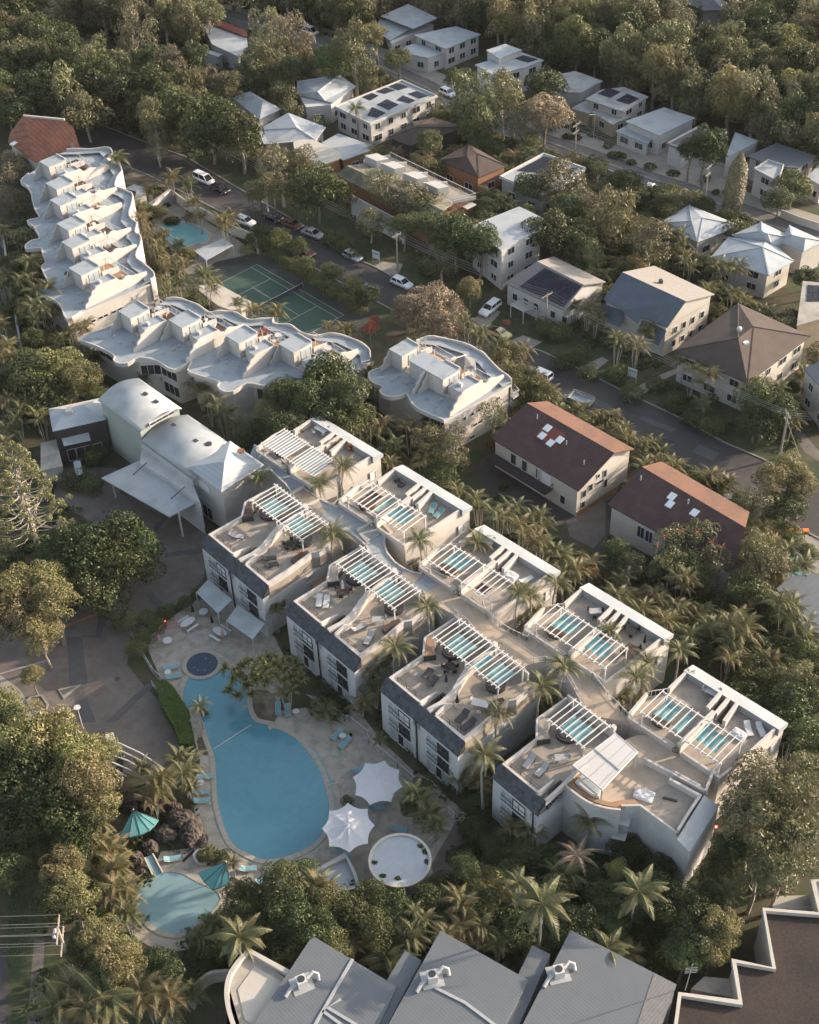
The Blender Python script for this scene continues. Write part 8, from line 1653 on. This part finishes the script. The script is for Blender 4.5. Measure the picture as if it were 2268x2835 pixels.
# ------------------------------------------------------------------ vehicles
def car_proto(m, L=4.3, W=1.76, H=1.48, kind='hatch'):
    t = proto('parked_car'); h0 = .28; hb = .86 if kind != 'suv' else 1.0
    if kind == 'van': pr = [(-L/2,.35),(-L/2+.02,H*.98),(-L/2+.3,H),(L*.18,H),(L*.34,hb+.12),(L/2-.1,hb-.08),(L/2,.62),(L/2-.05,.35)]
    prof = {'hatch':[(-L/2,.40),(-L/2,.78),(-L/2+.12,hb+.04),(L*.20,hb+.06),(L*.40,hb-.06),(L/2-.05,.68),(L/2,.45),(L/2-.1,.3),(-L/2+.1,.3)],'ute':[(-L/2,.45),(-L/2,.98),(-L*.06,.98),(L*.16,.98),(L*.40,.92),(L/2-.04,.74),(L/2,.5),(L/2-.1,.34),(-L/2+.1,.34)]}
    P = prof.get(kind, prof['hatch']); n = len(P); mb = MB(); w = W/2
    for s_, k_ in ((-1,.93),(-.86,1),(.86,1),(1,.93)): mb.v += [(x*(k_+.07*(1-abs(x)/(L/2))*0), s_*w, (z-.6)*(.9 if abs(s_) == 1 else 1)+.6) for x, z in P]
    for j in range(3): mb.f += [(j*n+i, j*n+(i+1)%n, (j+1)*n+(i+1)%n, (j+1)*n+i) for i in range(n)]
    mb.f += [tuple(range(n))[::-1], tuple(range(3*n,4*n))]; mb.build('body', m, t, True)
    x0, x1, x2, x3 = {'hatch':(-L/2+.12,-L/2+.5,L*.06,L*.26),'suv':(-L/2+.08,-L/2+.3,L*.07,L*.25),'van':(-L/2+.05,-L/2+.2,L*.18,L*.36),'sedan':(-L*.36,-L*.18,L*.06,L*.26),'ute':(-L*.10,-L*.04,L*.10,L*.22)}[kind]
    zb = hb-.02 if kind != 'ute' else .97
    MB().hull8([(x0,-w*.90,zb),(x3,-w*.90,zb),(x3,w*.90,zb),(x0,w*.90,zb),(x1,-w*.74,H-.05),(x2,-w*.74,H-.05),(x2,w*.74,H-.05),(x1,w*.74,H-.05)]).build('glasshouse', 'car_glass', t)
    MB().hull8([(x1-.05,-w*.76,H-.05),(x2+.05,-w*.76,H-.05),(x2+.05,w*.76,H-.05),(x1-.05,w*.76,H-.05),(x1+.05,-w*.70,H+.02),(x2-.05,-w*.70,H+.02),(x2-.05,w*.70,H+.02),(x1+.05,w*.70,H+.02)]).build('roof_panel', m, t)
    pm = MB()
    for sy in (-1,1):
        for xa, xb in ((x0,x1),(x3,x2),((x0+x3)/2,(x1+x2)/2)): pm.beam((xa,sy*w*.905,zb),(xb,sy*w*.75,H-.04), .07)
    pm.build('pillar', m, t)
    for x in (-L*.31, L*.31):
        for s_ in (-1,1): wh = MB().tube([(x,s_*(w-.2),.31),(x,s_*(w+.01),.31)], .31, 14).build('wheel', 'rubber', t); MB().tube([(x,s_*(w-.05),.31),(x,s_*(w+.02),.31)], .18, 10).build('rim', 'metal_pale', wh)
    for s_ in (-1,1): MB().box((L/2-.09,s_*w*.68,.68),(.14,.32,.14)).build('headlight', 'skylight', t); MB().box((-L/2+.02,s_*w*.74,.78),(.08,.2,.2)).build('tail_light', 'tile_red', t)
    if kind == 'ute': MB().box((-L*.29,0,.99),(L*.36,W*.84,.02)).build('tray_floor', 'rubber', t)
    return t
CARS = {}
def car(key, m, kind, c, a, b, label, L=4.3, W=1.76, H=1.48):
    if key not in CARS: CARS[key] = Kind(car_proto(m, L, W, H, kind), 'car' if kind != 'ute' else 'pickup', 'parked vehicles')
    p, q = ray(c, *a, .6), ray(c, *b, .6); m_ = (p+q)/2; CARS[key].put((m_.x,m_.y,.02), vec_az(p,q), label)
car('vw','car_white','van','a',(1165,1045),(1268,1090),'white people carrier parked first on the leafy end of the street',4.8,1.85,1.8)
car('bk','car_black','sedan','a',(1270,1105),(1362,1145),'black car parked directly behind the white people carrier',4.4,1.78,1.42)
car('wh','car_white','hatch','a',(1410,1300),(1520,1340),'white car behind the drooping palm by the distant pool'); car('dk','car_black','suv','a',(1590,1275),(1670,1310),'dark car parked on the far kerb beside a red one',4.6,1.85,1.6); car('rd','car_red','sedan','b',(95,1315),(205,1360),'dark red car between the dark car and the silver car',4.5,1.78,1.42)
car('sv','car_silver','sedan','b',(215,1370),(330,1415),'long silver car parked beside the clipped hedges',4.7,1.8,1.42); car('rd','car_red','sedan','e',(190,80),(262,118),'dark red car half hidden behind the tennis court hedge'); car('s2','car_silver','hatch','e',(462,105),(558,150),'small silver hatchback left of the white sign board',4.0,1.7,1.48)
car('bk','car_black','sedan','e',(525,295),(630,330),'black car behind the hedge above the brown feathery tree'); car('wh','car_white','hatch','e',(750,262),(858,310),'white hatchback parked at the power pole'); car('wg','car_white','suv','e',(1380,400),(1280,480),'white wagon on the driveway beside the garden pergola',4.8,1.88,1.62)
car('yu','car_yellow','ute','e',(1325,560),(1440,610),'old yellow pickup parked at the street edge',4.6,1.75,1.45); car('uw','car_white','suv','f',(92,850),(10,815),'white canopy wagon half hidden behind the palms near the trailer',4.9,1.85,1.62)
car('wg','car_white','suv','b',(90,455),(165,415),'upper of two white four wheel drives above the blue ridged roof'); car('wg','car_white','suv','b',(130,475),(222,435),'lower of two white four wheel drives above the blue ridged roof'); car('vw','car_white','van','b',(220,175),(285,195),'white van among the gum trees at the top')
car('wh','car_white','hatch','b',(1050,540),(1105,565),'white car on the far street behind the olive gums'); car('wh','car_white','hatch','c',(232,722),(275,705),'white car in the yard of the small brown garage'); car('dk','car_black','suv','c',(1255,1345),(1325,1372),'dark car beside the white hip roof at the far street')
car('vw','car_white','van','c',(680,1160),(740,1110),'white truck with orange cloth beside the far street')
# box trailer
a, b = ray('f', 245, 965, .7), ray('f', 365, 1010, .7); m_ = (a+b)/2; t = thing('box_trailer', 'galvanised tandem box trailer with wire cage parked on the street', 'trailer', (0,0,0)); t.location = (m_.x,m_.y,.02); t.rotation_euler = (0,0,vec_az(a,b)); L, W = 3.7, 2.0
MB().box((0,0,.62),(L,W,.06)).build('floor', 'galv', t)
for s_ in (-1,1): MB().box((0,s_*W/2,.9),(L,.04,.55)).build('side', 'galv', t); MB().box((s_*L/2,0,.9),(.04,W-.06,.55)).build('end_board', 'galv', t)
mb = MB()
for s_ in (-1,1):
    mb.beam((-L/2,s_*W/2,1.5),(L/2,s_*W/2,1.5), .035); mb.beam((s_*L/2,-W/2,1.5),(s_*L/2,W/2,1.5), .035)
    for k in range(9): mb.beam((-L/2+k*L/8,s_*W/2,1.17),(-L/2+k*L/8,s_*W/2,1.5), .02)
mb.build('cage', 'galv', t); MB().beam((-L/2,-.5,.55),(-L/2-1.2,0,.5), .08).build('drawbar', 'galv', t); MB().beam((-L/2,.5,.55),(-L/2-1.2,0,.5), .08).build('drawbar', 'galv', t)
for x in (-.1,.65):
    for s_ in (-1,1): MB().tube([(x,s_*(W/2+.02),.33),(x,s_*(W/2+.22),.33)], .33, 14).build('wheel', 'rubber', t)
# ------------------------------------------------------------------ power poles and wires
def pole(label, base, H, arms, azim, r=.15, stays=()):
    t = thing('power_pole', label, 'power pole', (base.x,base.y,0), 'power poles'); MB().tube([(base.x,base.y,0),(base.x,base.y,H)], [r*1.25,r*.8], 8).build('pole', 'pole_wood', t); out = []
    d = Vector((math.cos(R(azim)), math.sin(R(azim)), 0))
    for z, w in arms:
        a, b = Vector((base.x,base.y,z))-d*w, Vector((base.x,base.y,z))+d*w; MB().beam(a, b, .13, .15).build('crossarm', 'pole_wood', t); row = []
        for u in (-.92,-.35,.35,.92): q = Vector((base.x,base.y,z+.08))+d*w*u; MB().lathe([(.04,0),(.07,.06),(.03,.22)], tuple(q), 6).build('insulator', 'metal_pale', t); row.append(q+Vector((0,0,.2)))
        out.append(row)
    for s_ in stays: MB().tube([(base.x,base.y,H*.85), s_], .04, 5).build('stay', 'pole_wood', t)
    return out
def wires(A, B, label, sag=.8):
    t = thing('overhead_wires', label, 'wires', tuple((A[0]+B[0])/2*Vector((1,1,0)) if False else (A[0].x,A[0].y,0)))
    for a, b in zip(A, B): MB().tube([a.lerp(b, k/10)-Vector((0,0,sag*4*(k/10)*(1-k/10))) for k in range(11)], .022, 4).build('wire', 'wire', t)
b1, b2, b3, b4 = ray('a',1645,1250), ray('e',780,235), ray('f',92,560), ray('f',1487,1335)
o1 = pole('power pole at the leafy end of the street behind the black car', b1, 8.0, [(7.7,1.1)], 40); o2 = pole('power pole at the concrete driveway beside the white hatchback', b2, 8.4, [(8.0,1.0)], 40); o3 = pole('power pole with pale crossarm on the lawn right of the garden pergola', b3, 7.0, [(6.7,1.2)], 40)
o4 = pole('braced power pole under the bushy tree at the right end of the street', b4, 8.6, [(8.3,1.0),(7.2,.9)], 100, .17, [(b4.x+3.2,b4.y-.3,0)])
wires(o1[0], o2[0], 'wires along the street above the hedges and parked cars'); wires(o2[0], o3[0], 'wires past the solar panelled house'); wires(o3[0], o4[0], 'wires in front of the blue roofed and brown hip roofed houses', 1.2)
wires(o4[0], [q+Vector((45,-6,0)) for q in o4[0]], 'wires leaving the braced pole at the right edge'); far = [q+Vector((-40,48,0)) for q in o1[0]]; wires(o1[0], far, 'wires running back through the trees towards the terracotta roof')
c1, c2, c3 = ray('c',265,950), ray('c',1035,1245), ray('c',1700,1500)
f1 = pole('pale concrete power pole on the far street before the wood', c1, 7.8, [(7.5,1.3),(6.0,1.0)], 50); f2 = pole('power pole on the far street left of the brown cypress', c2, 9.0, [(8.7,1.0),(7.2,.9)], 50)
wires(f1[0], f2[0], 'wires along the far street between its two poles'); wires(f1[1], f2[1], 'lower wires along the far street between its two poles'); wires(f2[0], [q+Vector((38,-32,0)) for q in f2[0]], 'wires along the far street towards the right edge')
p = ray('c', 378, 835); t = thing('street_lamp', 'thin street lamp before the dark verandah on the far street', 'street lamp', (p.x,p.y,0)); MB().tube([(p.x,p.y,0),(p.x,p.y,5.6),(p.x-.9,p.y-.5,5.9)], .06).build('post', 'metal_pale', t); MB().box((p.x-1.0,p.y-.55,5.85),(.6,.25,.12)).build('lamp_head', 'metal_pale', t)
b5 = ray('j', 345, 1345, 10.2); b5.z = 0; d5 = ray('j', 335, 1285, 10.2)-ray('j', 320, 1455, 10.2); az5 = math.degrees(math.atan2(d5.y, d5.x))
o5 = pole('tall power pole with two crossarms and insulators at the bottom left', b5, 10.4, [(10.1,1.75),(7.9,1.75)], az5, .2)
for row, lab in ((o5[0],'four upper wires leaving the bottom left pole'),(o5[1],'four lower wires leaving the bottom left pole')): wires(row, [q+Vector((-30,1.5,-.4)) for q in row], lab, .6)
for dx, dz in ((-.45,9.6),(-.5,9.0),(-.45,8.6)): pass
tt = thing('pole_fuses', 'cluster of grey switch drums on the bottom left power pole', 'electrical box', (b5.x-.4,b5.y,9)); [MB().lathe([(.1,0),(.2,.1),(.2,.4),(.08,.5)], (b5.x-.5,b5.y-.3+.35*k,9.1), 8).build('drum', 'metal_pale', tt) for k in range(3)]
# folded cloth, boards and stands on the terraces
for c, x, y, z, sx, sy, h, m, az, nm, lab in (('s3',770,520,8.05,2.2,1.5,.45,'sail_white',-25,'covered_furniture','pile of white covered furniture on the corner block terrace'),('q3',1090,710,Z8,1.8,1.5,.8,'white_paint',-40,'armchair','white slatted armchair beside the palm on the third rear terrace'),('n2',450,660,4.0,3.2,1.6,.3,'timber',45,'timber_hood','brown timber box hood between the first and second blocks'),
   ('q2',690,300,Z8,.8,.6,.5,'rock',20,'small_boulder','left small boulder on the second rear terrace'),('q2',740,350,Z8,.9,.7,.5,'rock',50,'small_boulder','right small boulder on the second rear terrace'),('q5',1060,800,Z8,1.8,1.2,.5,'sail_white',-45,'folded_cover','white folded cover beside the last pergola'),('s3',1020,560,8.06,.3,1.6,.2,'metal_dark',70,'floor_grille','thin dark grille on the grey floor of the corner block'),
   ('c',735,1150,1.4,1.6,1.2,.4,'orange_cloth',30,'orange_tarp','bright orange tarpaulin beside the far street truck'),('i',1560,365,.1,5,.8,.3,'orange_cloth',0,'flower_row','row of orange-red flowers beside the small pool at the right'),('k',500,180,.02,.3,.3,.5,'black',0,'bin','small black bin between the fence loungers'),('s5',920,1200,.02,.3,1.8,.15,'black',-40,'ground_grate','black grate on the deck beside the planting ring'),('k',885,400,.03,.5,.5,.6,'rock',0,'plant_pot','round pot at the foot of the third block')):
    p = ray(c, x, y, z+h/2); t = thing(nm, lab, nm.replace('_',' '), (p.x,p.y,z)); 
    mb = MB(); ca, sa = math.cos(R(az)), math.sin(R(az)); n = 7; vs = []
    for i in range(n+1):
        for j in range(n+1): u, v = i/n-.5, j/n-.5; e_ = 1-.25*(abs(u)*2)**4-.25*(abs(v)*2)**4; vs.append((p.x+ca*u*sx-sa*v*sy, p.y+sa*u*sx+ca*v*sy, z+h*e_*(1-.18*rnd.random())))
    N_ = n+1; mb.add(vs, [(i*N_+j,(i+1)*N_+j,(i+1)*N_+j+1,i*N_+j+1) for i in range(n) for j in range(n)]); rim = [i*N_ for i in range(n+1)]+[n*N_+j for j in range(1,n+1)]+[i*N_+n for i in range(n-1,-1,-1)]+[j for j in range(n-1,0,-1)]
    k0 = len(mb.v); mb.v += [(mb.v[i][0], mb.v[i][1], z) for i in rim]; mb.f += [(rim[i], k0+i, k0+(i+1) % len(rim), rim[(i+1) % len(rim)]) for i in range(len(rim))]; mb.build('cover', m, t)
for c, x, y, z, s_, k_, lab in (('r4',540,375,7.5,.42,'d','orange leaved potted plant on the middle row deck, left one'),('r4',480,395,7.5,.36,'d','orange leaved potted plant on the middle row deck, right one'),('r1',1100,1110,7.5,.3,'d','orange potted plant on the far left row deck'),('r1',840,640,7.5,.28,'d','orange potted plant on the upper far left deck'),('q1',1100,400,Z8,.5,'g','green potted palm on the clear roofed terrace'),('q1',1250,430,Z8,.35,'y','reddish potted bush on the clear roofed terrace'),('r3',740,300,7.5,.4,'y','yellow green potted palm on the left deck of the middle row'),('q5',590,230,Z8,.3,'g','potted plant in the corner of the last rear terrace'),('n1',1260,1010,Z8,.3,'y','dark red flower trough on the first front terrace')):
    p = ray(c, x, y, z+.5); t = thing('potted_plant', lab, 'potted plant', (p.x,p.y,0)); pt_ = MB().lathe([(.2,0),(.3,.45),(.32,.5)], (0,0,z), 10).mesh('pot', 'terracotta'); link('pot', pt_, t); fronds(t, 0, 0, z+.5, s_, 10, k_, (1.2,.2))
    if 'orange' in lab or 'red' in lab:
        for f in kids(t):
            if f.name.startswith('frond'): f.data = RF
# ------------------------------------------------------------------ air
m = bpy.data.materials.new('haze_air'); m.use_nodes = True; n = m.node_tree; n.nodes.clear(); o_ = n.nodes.new('ShaderNodeOutputMaterial'); v_ = n.nodes.new('ShaderNodeVolumePrincipled')
v_.inputs['Density'].default_value = .00003; v_.inputs['Color'].default_value = (.93,.93,.92,1); v_.inputs['Anisotropy'].default_value = .1; n.links.new(v_.outputs[0], o_.inputs['Volume']); MATS['haze_air'] = m
hz = MB().hull8([(-1600,-260,-1),(1600,-260,-1),(1600,2600,-1),(-1600,2600,-1),(-1600,-260,137),(1600,-260,137),(1600,2600,137),(-1600,2600,137)]).build('haze', 'haze_air'); hz['kind'] = 'stuff'
